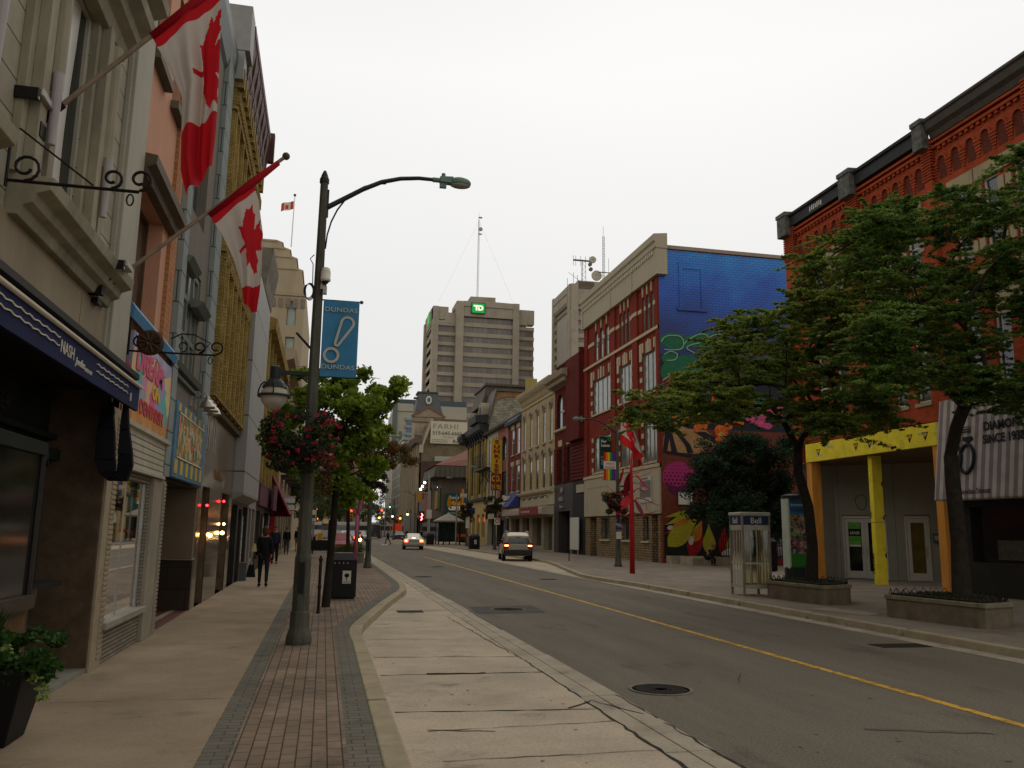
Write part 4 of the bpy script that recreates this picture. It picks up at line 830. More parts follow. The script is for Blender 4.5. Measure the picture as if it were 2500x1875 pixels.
for u0,u1 in ((30.4,31.1),(26.1,26.7),(22.15,22.5),(17.95,18.35),(13.7,14.2)):
    mb.fbox(F,u0,u1,0,.14,5.3,14.5)
    for k in range(14): mb.fbox(F,u0-.05,u1+.05,.0,.18,13.1+k*.1,13.16+k*.1)
mb.build('wall',RBK,A)
# darker flat backs laid on the wall inside the blind arches
ARCHBK=mat('dark brick arch back',(.10,.025,.014),.9,var=.3,sc=8)
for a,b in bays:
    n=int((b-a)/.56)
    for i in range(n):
        c=a+(b-a)*(i+.5)/n; MB().fpoly(F,[(c-.17,13.0)]+arch_pts(c-.17,c+.17,13.58,8)+[(c+.17,13.0)],.002,.006).build('blind_arch',ARCHBK,A)
for h in H: window(F,h,A,WPVC,GLASS,rec=.1,fw=.07,sill=1,sm=BST,sd=.05)
mb=MB()
for c in wins:
    mb.fbox(F,c-.55,c+.55,0,.06,12.3,12.74); mb.fbox(F,c-.5,c+.5,0,.05,8.7,9.1)
    for s in (-1,1):
        for k in range(3): mb.fbox(F,c+s*.43-.11,c+s*.43+.11,0,.045,10.1+k*.8,10.5+k*.8)
mb.fprof(F,8,31,[(0,9.35),(.08,9.35),(.1,9.5),(0,9.55)])
mb.fbox(F,19.0,20.0,0,.1,8.0,9.3)
mb.build('stone_lintels',BST,A)
PAR=mat('black parapet board',(.022,.024,.026),.6,var=.35,sc=3)
mb=MB(); mb.fbox(F,22.6,31.15,-.2,.2,14.5,14.93); mb.fprof(F,22.6,31.15,[(.0,14.93),(.28,14.93),(.3,15.03),(-.3,15.03),(-.3,14.93)]); mb.build('parapet',PAR,A)
mb=MB(); mb.fprof(F,8,22.1,[(0,14.4),(.12,14.42),(.18,14.6),(.3,14.72),(.34,14.95),(.4,15.0),(.4,15.08),(-.3,15.08),(-.3,14.4)]); mb.build('cornice',mat('dark brown metal cornice',(.055,.045,.035),.6,var=.25),A)
SLT=mat('peeling slate block',(.10,.10,.095),.8,var=.6,sc=5)
for u0,u1 in ((30.55,31.2),(26.05,26.75),(22.15,22.6)):
    MB().fbox(F,u0,u1,.14,.42,14.15,15.0).fprof(F,u0-.03,u1+.03,[(-.2,15.0),(.46,15.0),(.46,15.16),(-.2,15.2)]).build('parapet_block',SLT,A)
mb=MB()
for k in range(7): mb.fbox(F,28.2+k*.13+.0,28.26+k*.13,.2,.205,14.6+.03*(k%2),14.8+.02*(k%3))
mb.build('peeled_patch',WHITE,A)
mb=MB(); mb.quad(F.p(31.1,0,0),F.p(31.1,-14,0),F.p(31.1,-14,14.5),F.p(31.1,0,14.5)); mb.quad(F.p(8,0,0),F.p(8,-14,0),F.p(8,-14,14.5),F.p(8,0,14.5)); mb.quad(F.p(8,0,14.5),F.p(31.1,0,14.5),F.p(31.1,-14,14.5),F.p(8,-14,14.5)); mb.build('side_wall',RBK,A)
# --- yellow boarded shopfront
YFB=addstain(mat('yellow gypsum sheathing board',(.72,.60,.035),.7,var=.14,sc=2,var2=.06),[(3,.55,.7,.25,1),(14,.62,.7,.3,1)]); ORW=mat('orange plywood post',(.58,.25,.045),.75,var=.25,sc=3,streak=.2)
S=thing('boarded_shopfront','recessed shopfront under renovation, yellow sheathing fascia, orange wooden posts and two white doors','shopfront',(19.5,27,0))
MB().fbox(F,22.75,30.3,.0,.1,4.52,5.24).build('fascia',YFB,S,bevel=.01)
mb=MB(); mb.fbox(F,22.8,22.83,.1,.104,4.52,5.24)
for u in (25.2,27.7): mb.fbox(F,u,u+.012,.1,.104,4.52,5.24)
for u,z in ((23.3,4.9),(25.9,4.8),(28.4,4.95),(29.2,4.7)): mb.fbox(F,u,u+.4,.1,.103,z,z+.09)
mb.build('joint_tape',mat('pale joint compound',(.5,.45,.22),.8,var=.3),S)
for u in (23.35,24.1,26.2,27.0,29.4): 
    MB().fpoly(F,[(u-.15,4.98),(u+.15,4.98),(u,4.7)],.102,.105).build('printed_mark',BLACK,S); text('GP',F,u+.09,4.85,.14,MATS['yellow gypsum sheathing board'],S,d=.106,flip=True,bold=.003)
MB().fbox(F,30.0,30.35,-.35,.05,0,4.52).build('post',ORW,S); MB().fbox(F,22.8,23.12,-.3,.05,0,4.52).build('post',ORW,S); MB().fbox(F,30.36,30.5,-.3,.02,0,4.6).build('brick_strip',mat('old dark brick edge',(.07,.03,.022),.9,var=.6,sc=12),S)
p=MB().box(18.95,19.34,26.5,26.72,0,4.5).build('post',YFB,S,bevel=.006)
C1=CF(26.5)
for z in (1.0,2.3,3.5): MB().fpoly(C1,[(19.34,z-.12),(19.26,z),(19.34,z+.12)],.002,.005).build('printed_mark',BLACK,S)
text('DensGlass',Fr((18.95,0,0),(0,1,0),(-1,0,0)),26.66,.35,.17,BLACK,S,d=.004,flip=True,rot=PI/2,bold=.002); text('Der',Fr((18.95,0,0),(0,1,0),(-1,0,0)),26.66,2.3,.15,BLACK,S,d=.004,flip=True,rot=PI/2)
MB().box(18.94,19.345,26.49,26.73,2.14,2.17).build('pink_tape',mat('pink tape',(.45,.2,.16),.6),S)
# oblique back wall
W0=Vector((20.35,31.0,0)); W1=Vector((23.2,27.55,0)); U=(W1-W0).normalized(); Nn=Vector((U.y,-U.x,0)); OF=Fr(W0,U,Nn)
if Nn.dot(Vector((0,0,0))-W0)<0: OF=Fr(W0,U,-Nn)
GW=mat('grey green primed panel',(.27,.275,.235),.7,var=.1,sc=1.2); L_=(W1-W0).length
mb=MB(); wall(mb,OF,0,L_+1.6,0,4.5,[(.28,1.95,0,2.45),(2.62,3.5,0,2.45)],th=.1); mb.quad((18.8,31.05,0),(20.35,31.0,0),(20.35,31.0,4.5),(18.8,31.05,4.5)); mb.build('back_wall',GW,S)
MB().box(18.8,26,22.8,31,4.5,4.54).build('soffit',mat('brown soffit board',(.16,.11,.06),.8,var=.2),S)
mb=MB()
for u in (.15,2.28,3.9): mb.fbox(OF,u,u+.012,.001,.004,0,4.5)
mb.build('panel_joint',mat('joint line',(.07,.07,.06),.8),S)
def door(OF,a,b,hinge,glass,parent,single=True):
    fr=MB().fbox(OF,a,a+.06,-.06,.03,0,2.45).fbox(OF,b-.06,b,-.06,.03,0,2.45).fbox(OF,a,b,-.06,.03,2.36,2.45).build('door_frame',WPVC,parent)
    leaves=[(a+.07,b-.07)] if single else [(a+.07,(a+b)/2-.005),((a+b)/2+.005,b-.07)]
    for i,(q0,q1) in enumerate(leaves):
        d=MB().fbox(OF,q0,q0+.13,-.04,.0,.02,2.35).fbox(OF,q1-.13,q1,-.04,.0,.02,2.35).fbox(OF,q0+.13,q1-.13,-.04,0,.02,.3).fbox(OF,q0+.13,q1-.13,-.04,0,2.2,2.35).build('door',WPVC,parent)
        MB().fbox(OF,q0+.13,q1-.13,-.025,-.015,.3,2.2).build('pane',glass,d)
        uu=(q1-.08) if (single or i==0) else q0+.08
        MB().tube([OF.p(uu,.0,1.25),OF.p(uu,.07,1.25),OF.p(uu,.07,.95),OF.p(uu,.0,.95)],.014,6).build('handle',STEEL,d)
door(OF,.28,1.95,0,SHOPG,S,False); door(OF,2.62,3.5,0,mat('ochre lit door glass',(.12,.085,.02),.25,var=.3),S)
MB().fbox(OF,.26,1.97,.0,.03,2.46,2.5).fbox(OF,2.6,3.52,0,.03,2.46,2.5).build('door_trim',mat('red brown trim',(.22,.06,.03),.7),S)
t=thing('lease_poster','green and black LEASE poster on the double glass door','poster',tuple(OF.p(.7,0,1.4)))
MB().fbox(OF,.5,.95,.002,.006,1.95,2.19).fbox(OF,.5,.95,.002,.006,1.32,1.66).build('poster_sheet',mat('bright green poster',(.12,.38,.05),.6),t); MB().fbox(OF,.5,.95,.002,.005,1.66,1.95).build('black_band',BLACK,t); MB().fbox(OF,.5,.95,.002,.006,1.25,1.32).build('white_band',WHITE,t)
text('LEASE',OF,.54,1.74,.15,WHITE,t,d=.008,bold=.003,sx=.95); text('FOR',OF,.62,2.02,.1,mat('dark green print',(.03,.12,.02),.6),t,d=.008); text('519 555 0100',OF,.53,1.5,.07,MATS['dark green print'],t,d=.008)
t=thing('meter_box','grey meter box on the panel wall right of the single door','meter box',tuple(OF.p(3.75,0,1.5))); MB().fbox(OF,3.62,3.9,0,.16,1.45,1.8).build('box',mat('grey meter box',(.08,.085,.08),.5,var=.3),t,bevel=.02); MB().fbox(OF,3.68,3.84,.16,.18,1.55,1.72).build('dial',STEEL,t)
t=thing('hose_connection','red fire hose connection sticking out of the grey wall','fire connection',tuple(OF.p(4.2,0,1.0))); c=OF.p(4.25,.12,1.0)
MB().tube([OF.p(4.25,0,1.0),OF.p(4.25,.2,1.0)],.07,10).tube([OF.p(4.25,.14,1.0),OF.p(4.1,.25,1.0)],.05,8).tube([OF.p(4.25,.14,1.0),OF.p(4.4,.25,1.0)],.05,8).build('pipe',mat('dark red enamel',(.14,.015,.02),.5),t); MB().tube([OF.p(4.25,.0,1.0),OF.p(4.25,.02,1.0)],.11,12).build('flange',mat('dark red enamel',(.14,.015,.02),.5),t)
mb=MB(); P=[OF.p(1.05+.22*math.cos(a)*(1+.1*math.sin(3*a)),.03,3.0+.3*math.sin(a)) for a in [i*.5 for i in range(14)]]; mb.tube(P,.01,5)
t=thing('loose_cable','loop of black cable on the grey wall above the double door','cable',tuple(OF.p(1.05,0,2.9))); mb.build('loop',BLACK,t)
# --- striped awning shop
S=thing('striped_shop','jewellery shop with a large white and mauve striped board awning and black window','shopfront',(18.5,17,0))
STR=stripes('white and mauve stripes',(.40,.38,.36),(.21,.165,.185),.30,.5,0)
mb=MB(); mb.fprof(F,8,22.55,[(0,2.75),(.55,2.75),(.57,2.8),(.14,5.85),(0,5.85)]); mb.build('striped_fascia',STR,S)
SLF=Fr((18.8,0,0),(0,1,0),(-1,0,0))
INK=mat('dark navy lettering',(.012,.013,.02),.6,var=.1)
def slopetext(s,u,z,size,**k):
    d=.57-(z+size*.35-2.8)/(5.85-2.8)*.43+.03
    return text(s,SLF,u,z,size,INK,S,d=d,flip=True,**k)
slopetext('DIAMONDS',20.65,4.72,.34,bold=.012,sx=.95); slopetext('SINCE 1938',20.65,4.34,.34,bold=.01,sx=.9); slopetext('187 Dundas Street',21.95,2.92,.22)
mb=MB()
for c,w in ((21.75,.38),(21.25,.38)):
    P=[]; 
    for i in range(25):
        a=2*PI*i/24; z=3.95+.42*math.sin(a); P.append(F.p(c+w*.75*math.cos(a),.57-(z-2.8)/3.05*.43+.03,z))
    mb.tube(P,.05,6)
for c in (21.75,21.25): mb.fpoly(F,[(c-.16,4.6),(c+.16,4.6),(c+.2,4.52),(c,4.4),(c-.2,4.52)],.33,.37)
for z in (4.75,4.82,4.89): mb.fbox(F,21.15,21.85,.3,.33,z,z+.015)
mb.build('rings_emblem',INK,S)
mb=MB(); mb.fbox(F,22.2,22.55,-.3,.05,0,2.75); mb.build('side_pier',stucco('pale grey pier',(.2,.195,.17)),S)
mb=MB(); wall(mb,F,8,22.2,0,2.75,[(9,21.8,.95,2.55)],th=.3); mb.build('stall_riser',mat('black tile riser',(.022,.022,.02),.35,var=.25,sc=2),S)
w=MB()
for u in (9,12,15,18,21.74): w.fbox(F,u,u+.06,-.25,-.18,.95,2.55)
w=w.build('window_frame',BRONZE,S); MB().fbox(F,9,21.8,-.22,-.21,.95,2.55).build('pane',SHOPG,w)
MB().fbox(F,19.9,21.0,-.17,-.16,1.05,1.6).fbox(F,18.3,19.6,-.17,-.16,1.05,1.6).build('display_panel',mat('dim display panel',(.05,.045,.035),.5,var=.5,sc=6),S)
# ================================================================== mural building
V=thing('mural_building','dark red Victorian brick building with cream quoins, cream attic and a mural-covered side wall','building',(18.8,52.5,0))
VB=brick('dark red brick',(.21,.03,.018),(.17,.025,.015),(.10,.03,.022),.22,.075,.006,var=.2,sc=.8)
CRM=stucco('beige clad panel',(.36,.325,.25),var=.06,bump=0); CQ=mat('cream stone quoin',(.42,.36,.25),.8,var=.12,sc=4)
tri=[]
for a,b in ((54.35,57.95),(50.2,52.4),(46.15,48.3)):
    n=3; w=(b-a)/n
    for i in range(n): tri.append((a+w*i+w*.17,a+w*(i+1)-w*.17,13.95,16.15,True))
big=[(54.2,58.15,10.05,12.5),(50.1,52.4,10.05,12.5),(46.0,48.2,10.05,12.5)]
low=[(54.2,57.95,5.85,8.35),(50.3,52.3,5.85,8.25),(45.95,48.05,5.85,8.25)]
mb=MB(); wall(mb,F,45.4,60,5.45,17.0,tri+big+low,th=.16)
for u0,u1 in ((45.4,45.75),(48.8,49.7),(53.0,53.9),(59.2,60)): mb.fbox(F,u0,u1,0,.12,5.45,16.9)
mb.build('wall',VB,V)
for h in tri: window(F,h,V,mat('grey brown sash',(.10,.09,.075),.6),GLASS2,rec=.06,nz=2)
for h in big+low: window(F,h,V,mat('grey window frame',(.20,.19,.165),.5),mat('curtained office glass',(.13,.15,.125),.12,var=.5,sc=2.5,spec=.7),rec=.07,fw=.07,nx=4 if h[1]-h[0]>3 else 3,nz=1,sill=1,sm=CQ,sd=.1)
mb=MB()
for a,b,c,d in big+low:
    for k in range(9 if (a,b,c,d) in big else 8):
        z=c+.05+k*.36; w=.42 if k%2 else .22
        if k%2==0: mb.fbox(F,a-.36,a-.02,0,.05,z,z+.3); mb.fbox(F,b+.02,b+.36,0,.05,z,z+.3)
for a,b,c,d in big:
    m=(a+b)/2; n=7
    for k in range(n):
        u=a+(b-a)*(k+.5)/n; hh=.75-.0*abs(k-3); mb.fbox(F,u-.09,u+.09,.002,.06,d+.03+(.12 if k in(0,6) else 0),d+hh) if k%2==0 else None
    mb.fbox(F,a-.4,a-.05,.002,.06,d-.35,d+.75); mb.fbox(F,b+.05,b+.4,.002,.06,d-.35,d+.75); mb.fbox(F,m-.12,m+.12,.002,.07,d+.02,d+.85)
for h in tri: 
    m=(h[0]+h[1])/2; mb.fpoly(F,[(m-.06,16.2),(m+.06,16.2),(m+.12,16.95),(m-.12,16.95)],.002,.06)
ed=[45.4]+sorted(x for h in tri for x in (h[0],h[1]))+[60]
for i in range(0,len(ed),2): mb.fbox(F,ed[i]+.01,ed[i+1]-.01,.002,.05,15.25,15.5) if i+1<len(ed) else None
for u0,u1 in ((48.8,49.7),(53.0,53.9)): mb.fbox(F,u0,u1,.12,.15,15.25,15.5)
mb.fprof(F,45.4,60,[(0,13.62),(.16,13.62),(.16,13.8),(0,13.86)]); mb.fprof(F,45.4,60,[(0,5.45),(.18,5.45),(.18,5.62),(0,5.7)])
mb.build('stone_dressings',CQ,V)
mb=MB(); mb.fbox(F,45.0,60.0,-.4,.28,16.85,18.7); mb.fprof(F,44.95,60.05,[(.28,18.45),(.36,18.5),(.36,18.8),(.46,18.9),(.46,19.3),(-.4,19.4),(-.4,18.45)])
for u in (49.2,53.4): mb.fbox(F,u-.08,u+.08,.28,.33,16.85,18.3)
mb.fbox(F,59.7,60.02,.28,.34,16.85,18.3)
for k in range(42): mb.fbox(F,45.5+k*.34,45.68+k*.34,.28,.36,18.15,18.42,1)
mb.build('clad_attic',[CRM,mat('cream dentils',(.44,.40,.31),.7)],V)
mb=MB(); wall(mb,F,45.45,59.95,2.78,5.42,[],th=.1); mb.fbox(F,45.45,59.95,-.3,.12,2.78,5.42)
for a,b in ((54.6,59.3),(46.3,51.0)): mb.fbox(F,a,b,.12,.14,4.78,4.86); mb.fbox(F,b-.08,b,.12,.14,3.3,4.78); mb.fbox(F,a,a+.08,.12,.14,3.3,4.78)
mb.build('clad_band',CRM,V)
FST=brick('fieldstone',(.30,.215,.12),(.20,.145,.085),(.07,.055,.04),.24,.15,.02,var=.4,sc=4,off=.37,bump=1)
mb=MB(); wall(mb,F,45.4,60,0,2.78,[(46.1,47.05,.0,2.7),(47.5,48.5,1.2,2.65),(50.45,52.2,1.2,2.65),(54.6,56.4,1.2,2.65),(57.4,58.9,0,2.7)],th=.6)
for a,b in ((46.1,47.05),(57.4,58.9)): mb.fbox(F,a,b,-.6,-.55,0,2.7)
mb.build('stone_base',FST,V)
for h in ((47.5,48.5,1.2,2.65),(50.45,52.2,1.2,2.65),(54.6,56.4,1.2,2.65)): window(F,h,V,mat('grey window frame',(.2,.19,.165),.5),GLASS,rec=.2,nx=2,nz=1,sill=1,sm=CQ,sd=.12)
pz=MB().fbox(F,46.6,48.6,.145,.17,3.45,5.0).build('poster',mat('white poster board',(.4,.4,.37),.6),V); MB().fbox(F,46.7,48.5,.171,.175,3.75,4.75).build('poster_print',mat('slate poster print',(.12,.13,.13),.6,var=.2),pz); text('SPACE FOR LEASE',F,48.45,4.82,.16,BLACK,pz,d=.176,flip=True); text('CALL 519',F,48.2,4.2,.25,WHITE,pz,d=.178,flip=True); MB().fpoly(F,[(48.0,4.0),(48.25,4.25),(48.0,4.5),(47.8,4.25)],.172,.176).build('poster_emblem',RED,pz)
mb=MB(); mb.box(18.9,29,45.42,60,16.7,16.75); mb.build('roof',DKROOF,V); mb=MB(); mb.quad((18.8,60,0),(29,60,0),(29,60,17),(18.8,60,17)); mb.build('side_wall',VB,V)
# mural wall
def mx(px): return 18.9+(px-1619)*.0263
def mz(py): return (1378-py)*.0242
MBR=brick('mural painted brick',(.19,.05,.022),(.15,.04,.02),(.09,.025,.014),.3,.11,.01,var=.35,sc=.5)
M=CF(45.38)
mb=MB(); mb.fbox(M,18.78,29,-.3,0,0,18.55); mb.build('mural_wall',MBR,V)
mb=MB(); mb.fbox(M,18.85,29,-.35,.1,18.56,18.78); mb.build('coping',mat('pale metal coping',(.26,.22,.18),.6),V)
MB().fbox(M,19.25,28,.0,.0,0,0) if 0 else None
MU=thing('wall_mural','giant painted mural of blue sky, green swirls, flowers, a honeycomb ball and yellow petals','mural',(23,45.3,0))
# blue painted brick, a gradient the painter sprayed
m=D.materials.new('sprayed blue brick'); n=nt(m); N=n.nodes; L=n.links
out=N.new('ShaderNodeOutputMaterial'); b=N.new('ShaderNodeBsdfPrincipled'); b.inputs['Roughness'].default_value=.55; L.new(b.outputs[0],out.inputs[0])
tc=N.new('ShaderNodeTexCoord'); sp=N.new('ShaderNodeSeparateXYZ'); L.new(tc.outputs['UV'],sp.inputs[0])
nz=N.new('ShaderNodeTexNoise'); nz.inputs['Scale'].default_value=.55; nz.inputs['Detail'].default_value=5; L.new(tc.outputs['Object'],nz.inputs[0])
ad=N.new('ShaderNodeMath'); ad.operation='MULTIPLY_ADD'; L.new(nz.outputs[0],ad.inputs[0]); ad.inputs[1].default_value=5; L.new(sp.outputs[1],ad.inputs[2])
r=N.new('ShaderNodeMapRange'); r.inputs[1].default_value=14; r.inputs[2].default_value=21.5; L.new(ad.outputs[0],r.inputs[0])
cr=N.new('ShaderNodeValToRGB'); e=cr.color_ramp.elements; e[0].color=(.005,.012,.045,1); e[1].color=(.015,.24,.62,1); q=e.new(.3); q.color=(.005,.035,.21,1); q=e.new(.62); q.color=(.006,.09,.44,1); L.new(r.outputs[0],cr.inputs[0])
bt=N.new('ShaderNodeTexBrick'); L.new(tc.outputs['UV'],bt.inputs['Vector'])
for k,v in (('Color1',(1,1,1,1)),('Color2',(.9,.9,.9,1)),('Mortar',(.25,.25,.3,1))): bt.inputs[k].default_value=v
for k,v in (('Scale',1),('Mortar Size',.014),('Brick Width',.42),('Row Height',.16)): bt.inputs[k].default_value=v
mu=N.new('ShaderNodeMix'); mu.data_type='RGBA'; mu.blend_type='MULTIPLY'; mu.inputs[0].default_value=1; L.new(cr.outputs[0],mu.inputs[6]); L.new(bt.outputs[0],mu.inputs[7]); L.new(mu.outputs[2],b.inputs['Base Color'])
BLU=m
# the blue area has a bricked-up window in relief
wx0,wx1,wz0,wz1=20.3,21.5,14.95,17.4
mb=MB(); wall(mb,M,18.79,28.95,7.6,18.5,[(wx0,wx1,wz0,wz1)],th=.0)
for v in range(len(mb.v)): mb.v[v]=(mb.v[v][0],mb.v[v][1]-.006,mb.v[v][2])
mb.fbox(M,wx0-.22,wx0,.004,.05,wz0,wz1+.3); mb.fbox(M,wx1,wx1+.22,.004,.05,wz0,wz1+.3); mb.fbox(M,wx0,wx1,.004,.05,wz1,wz1+.3); mb.fbox(M,wx0-.35,wx1+.35,.004,.12,wz0-.16,wz0); mb.fbox(M,wx0,wx1,.001,.004,wz0,wz1)
for k in range(14): 
    random.seed(k); mb.fbox(M,wx0-.3+random.random()*1.7,wx0-.1+random.random()*1.7,.004,.03,wz1+.32,wz1+.32+random.random()*.12) if 0 else mb.fbox(M,wx0-.3+k*.125,wx0-.22+k*.125,.004,.04,wz1+.3,wz1+.34+.07*random.random())
mb.build('painted_sky',BLU,MU)
def paint(name,col,polys,lay,**k):
    m_=mat('mural '+name,col,.6,**{**dict(var=.22,sc=5),**k}); mb=MB()
    for i,P in enumerate(polys): mb.fpoly(M,[(mx(x),mz(y)) for x,y in P],.001,lay+i*.00025)
    return mb.build(name.replace(' ','_'),m_,MU)
def ell(cx,cy,rx,ry,a=0,n=20,wob=0): 
    a=math.radians(a); R=[]
    for i in range(n):
        t=2*PI*i/n; s=1+wob*math.sin(t*5); x,y=rx*math.cos(t)*s,ry*math.sin(t)*s; R.append((cx+x*math.cos(a)-y*math.sin(a),cy+x*math.sin(a)+y*math.cos(a)))
    return R
def petal(x0,y0,x1,y1,w,n=8):
    a=Vector((x0,y0)); b=Vector((x1,y1)); d=b-a; nn=Vector((-d.y,d.x)).normalized(); R=[]
    for i in range(n+1): t=i/n; R.append(tuple(a+d*t+nn*w*math.sin(PI*t**1.6)**.8))
    for i in range(n,-1,-1): t=i/n; R.append(tuple(a+d*t-nn*w*math.sin(PI*t**1.6)**.8))
    return R[:-1]
def ribbon(mbx,P,w,lay):
    pts=[M.p(mx(x),lay,mz(y)) for x,y in smooth(P,5,1e3)]; mbx.tube(pts,w,4)
paint('night ground',(.015,.02,.03),[[(1616,1070),(1960,1070),(1960,880),(1616,880)]],.010)
paint('green swirls',(.018,.12,.06),[ell(1650,845,36,20),ell(1655,858,22,10),ell(1710,838,42,16,-15),ell(1760,860,30,20,10),ell(1640,890,22,15),ell(1645,1030,26,16),ell(1700,1008,30,14,-8),ell(1740,1015,40,16),ell(1830,1000,60,30),ell(1640,925,24,30),ell(1690,905,40,25,20)],.013)
mb=MB()
for P in ([(1618,850),(1630,835),(1660,832),(1672,845),(1668,862),(1650,868),(1625,868)],[(1675,850),(1685,838),(1712,824),(1730,826),(1722,842),(1690,852),(1680,862),(1700,872),(1718,868)],[(1625,880),(1640,872),(1656,878),(1650,892),(1630,895)],[(1735,830),(1760,820),(1790,830),(1800,850),(1770,862)],[(1620,945),(1640,932),(1650,938),(1644,950)],[(1780,920),(1800,905),(1830,912),(1830,940)],[(1650,1024),(1690,1002),(1740,1000),(1770,1015)]): ribbon(mb,P,.035,.02)
mb.build('swirl_outline',mat('mural pale green line',(.25,.42,.32),.6),MU)
paint('crimson blossoms',(.22,.012,.03),[ell(1640,955,24,16,20,wob=.1),ell(1665,950,14,12),ell(1690,965,18,14),ell(1760,960,24,16)],.022,var=.5,sc=7)
paint('orange blossoms',(.5,.11,.02),[ell(1638,965,9,8),ell(1686,962,12,12),ell(1702,960,9,10),ell(1758,1062,16,16),ell(1758,1085,15,12),ell(1776,1050,10,9),petal(1628,1018,1662,1055,10),petal(1664,1050,1682,1010,9),petal(1682,1005,1712,1060,10),petal(1707,1025,1722,1060,8),petal(1718,1055,1735,1018,9),ell(1700,1058,8,10),ell(1800,1040,14,10),petal(1735,990,1750,980,8)],.026,var=.6,sc=6)
paint('yellow tips',(.55,.45,.08),[ell(1630,1022,6,6),ell(1679,1012,6,8),ell(1684,1012,5,7),ell(1708,1026,5,6),ell(1735,1022,7,7),ell(1758,1070,6,4)],.029)
paint('pink blossoms',(.48,.07,.20),[ell(1836,1010,14,10),ell(1860,1025,12,9),ell(1880,1005,14,8),ell(1900,1012,12,9),ell(1852,1040,14,10),ell(1905,995,9,6),ell(1830,1030,12,12),ell(1872,1045,12,8)],.03,var=.6,sc=9)
paint('brick red band',(.14,.035,.02),[[(1616,1380),(1616,1040),(1660,1060),(1960,1060),(1960,1380)]],.011)
paint('tan shape',(.33,.19,.085),[[(1618,1118),(1620,1085),(1628,1062),(1650,1050),(1680,1060),(1720,1062),(1756,1090),(1750,1112),(1700,1120),(1650,1118)]],.016)
paint('black bands',(.02,.015,.018),[[(1620,1100),(1624,1070),(1640,1056),(1662,1054),(1662,1066),(1640,1068),(1634,1085),(1628,1118),(1618,1118)],[(1632,1074),(1640,1070),(1652,1118),(1638,1118)],[(1648,1070),(1658,1068),(1684,1100),(1690,1118),(1676,1120),(1670,1100)],[(1618,1114),(1690,1122),(1740,1112),(1742,1122),(1680,1130),(1620,1122)],[(1690,1066),(1720,1066),(1760,1088),(1750,1096),(1716,1082)]],.02)
mb=MB()
for i in range(15):
    a=PI*(.12+.76*i/14)+.1; mb.tube([M.p(mx(1644-16*math.cos(a)),.024,mz(1072-13*math.sin(a))),M.p(mx(1644-29*math.cos(a)),.024,mz(1072-24*math.sin(a)))],.045,5)
mb.build('lashes',mat('mural tan lash',(.4,.26,.14),.7),MU)
paint('honeycomb ball',(.36,.03,.14),[ell(1656,1178,40,38,0,28),ell(1736,1128,24,24)],.018,var=.15)
paint('ball underside',(.10,.012,.05),[[(1620,1192),(1650,1200),(1692,1188),(1684,1210),(1660,1222),(1636,1216)]],.021,var=.3)
mb=MB(); random.seed(5)
for r_ in range(6):
    for c_ in range(8):
        x=1622+c_*9+(r_%2)*4.5; y=1150+r_*8.5; 
        if ((x-1656)/38)**2+((y-1176)/32)**2<.95: mb.fpoly(M,[(mx(a),mz(b)) for a,b in ell(x,y,1.4+r_*.45,1.2+r_*.42,0,7)],.021,.024)
mb.build('honeycomb_holes',mat('mural dark plum',(.12,.008,.05),.6),MU)
paint('black bottom',(.012,.014,.012),[[(1618,1368),(1618,1290),(1640,1270),(1700,1250),(1800,1240),(1960,1240),(1960,1368)]],.014)
paint('yellow petals',(.33,.30,.02),[petal(1619,1272,1680,1258,6),petal(1619,1290,1690,1262,9),petal(1700,1268,1626,1340,22),petal(1722,1285,1722,1358,15),petal(1705,1278,1690,1318,10),petal(1790,1290,1770,1358,14)],.024,var=.4,sc=14)
paint('red petals',(.26,.012,.012),[petal(1618,1312,1700,1262,11),petal(1708,1276,1678,1365,17),petal(1760,1290,1752,1358,12)],.021,var=.35)
paint('orange petals',(.42,.16,.02),[petal(1626,1300,1690,1268,7),petal(1704,1282,1688,1328,11)],.027,var=.4,sc=10)
paint('white spots',(.45,.42,.38),[ell(1632,1296,7,5,-15),ell(1680,1325,6,11,8)],.03)
MB().box(18.95,25.2,44.6,45.3,0,.42).build('concrete_plinth',KERB,V)
t=thing('wall_notice','small white notice on the mural wall beside the dark tree','sign',(19.9,45.3,3.6)); MB().box(19.75,20.6,45.25,45.3,3.3,4.0).build('notice_board',WHITE,t)
# ================================================================== narrow dark red arcaded building
R=thing('arcaded_red_building','narrow dark red brick building with tall round arches over a charcoal entrance','building',(18.8,64,0))
DR=brick('deep red brick',(.12,.018,.013),(.095,.015,.012),(.07,.02,.016),.24,.08,.006,var=.25)
H=[(63.7,65.4,10.1,13.0,True),(66.3,68.0,10.1,13.0,True),(63.9,65.0,5.6,8.4),(66.3,67.4,5.6,8.4)]
mb=MB(); wall(mb,F,60.02,68.65,5.5,14.2,H,th=.2); mb.build('wall',DR,R)
mb=MB()
for u0,u1 in ((60.1,63.6),(65.3,66.1),(67.6,68.6)):
    for k in range(11): mb.fbox(F,u0,u1,0,.1,5.6+k*.27,5.82+k*.27)
mb.build('rusticated_brickwork',DR,R); MB().fbox(F,60.1,63.6,0,.5,8.6,15.2).fbox(F,60.05,60.5,.0,.4,15.2,15.6).build('stair_tower',DR,R)
for h in H: window(F,h,R,mat('black red sash',(.03,.012,.01),.6),GLASS,rec=.12,nz=2)
mb=MB(); mb.fprof(F,63.5,68.7,[(0,9.85),(.2,9.9),(.2,10.05),(0,10.1)]); mb.fbox(F,63.9,64.9,.01,.08,8.6,9.1); mb.fbox(F,66.3,67.3,.01,.08,8.6,9.1); mb.fbox(F,65.55,66.15,.01,.1,11.3,11.5); mb.build('stone_trim',CQ,R)
mb=MB(); mb.fprof(F,63.2,69,[(0,13.5),(.3,13.6),(.5,13.9),(.9,14.1),(1.0,14.5),(0,14.7)])
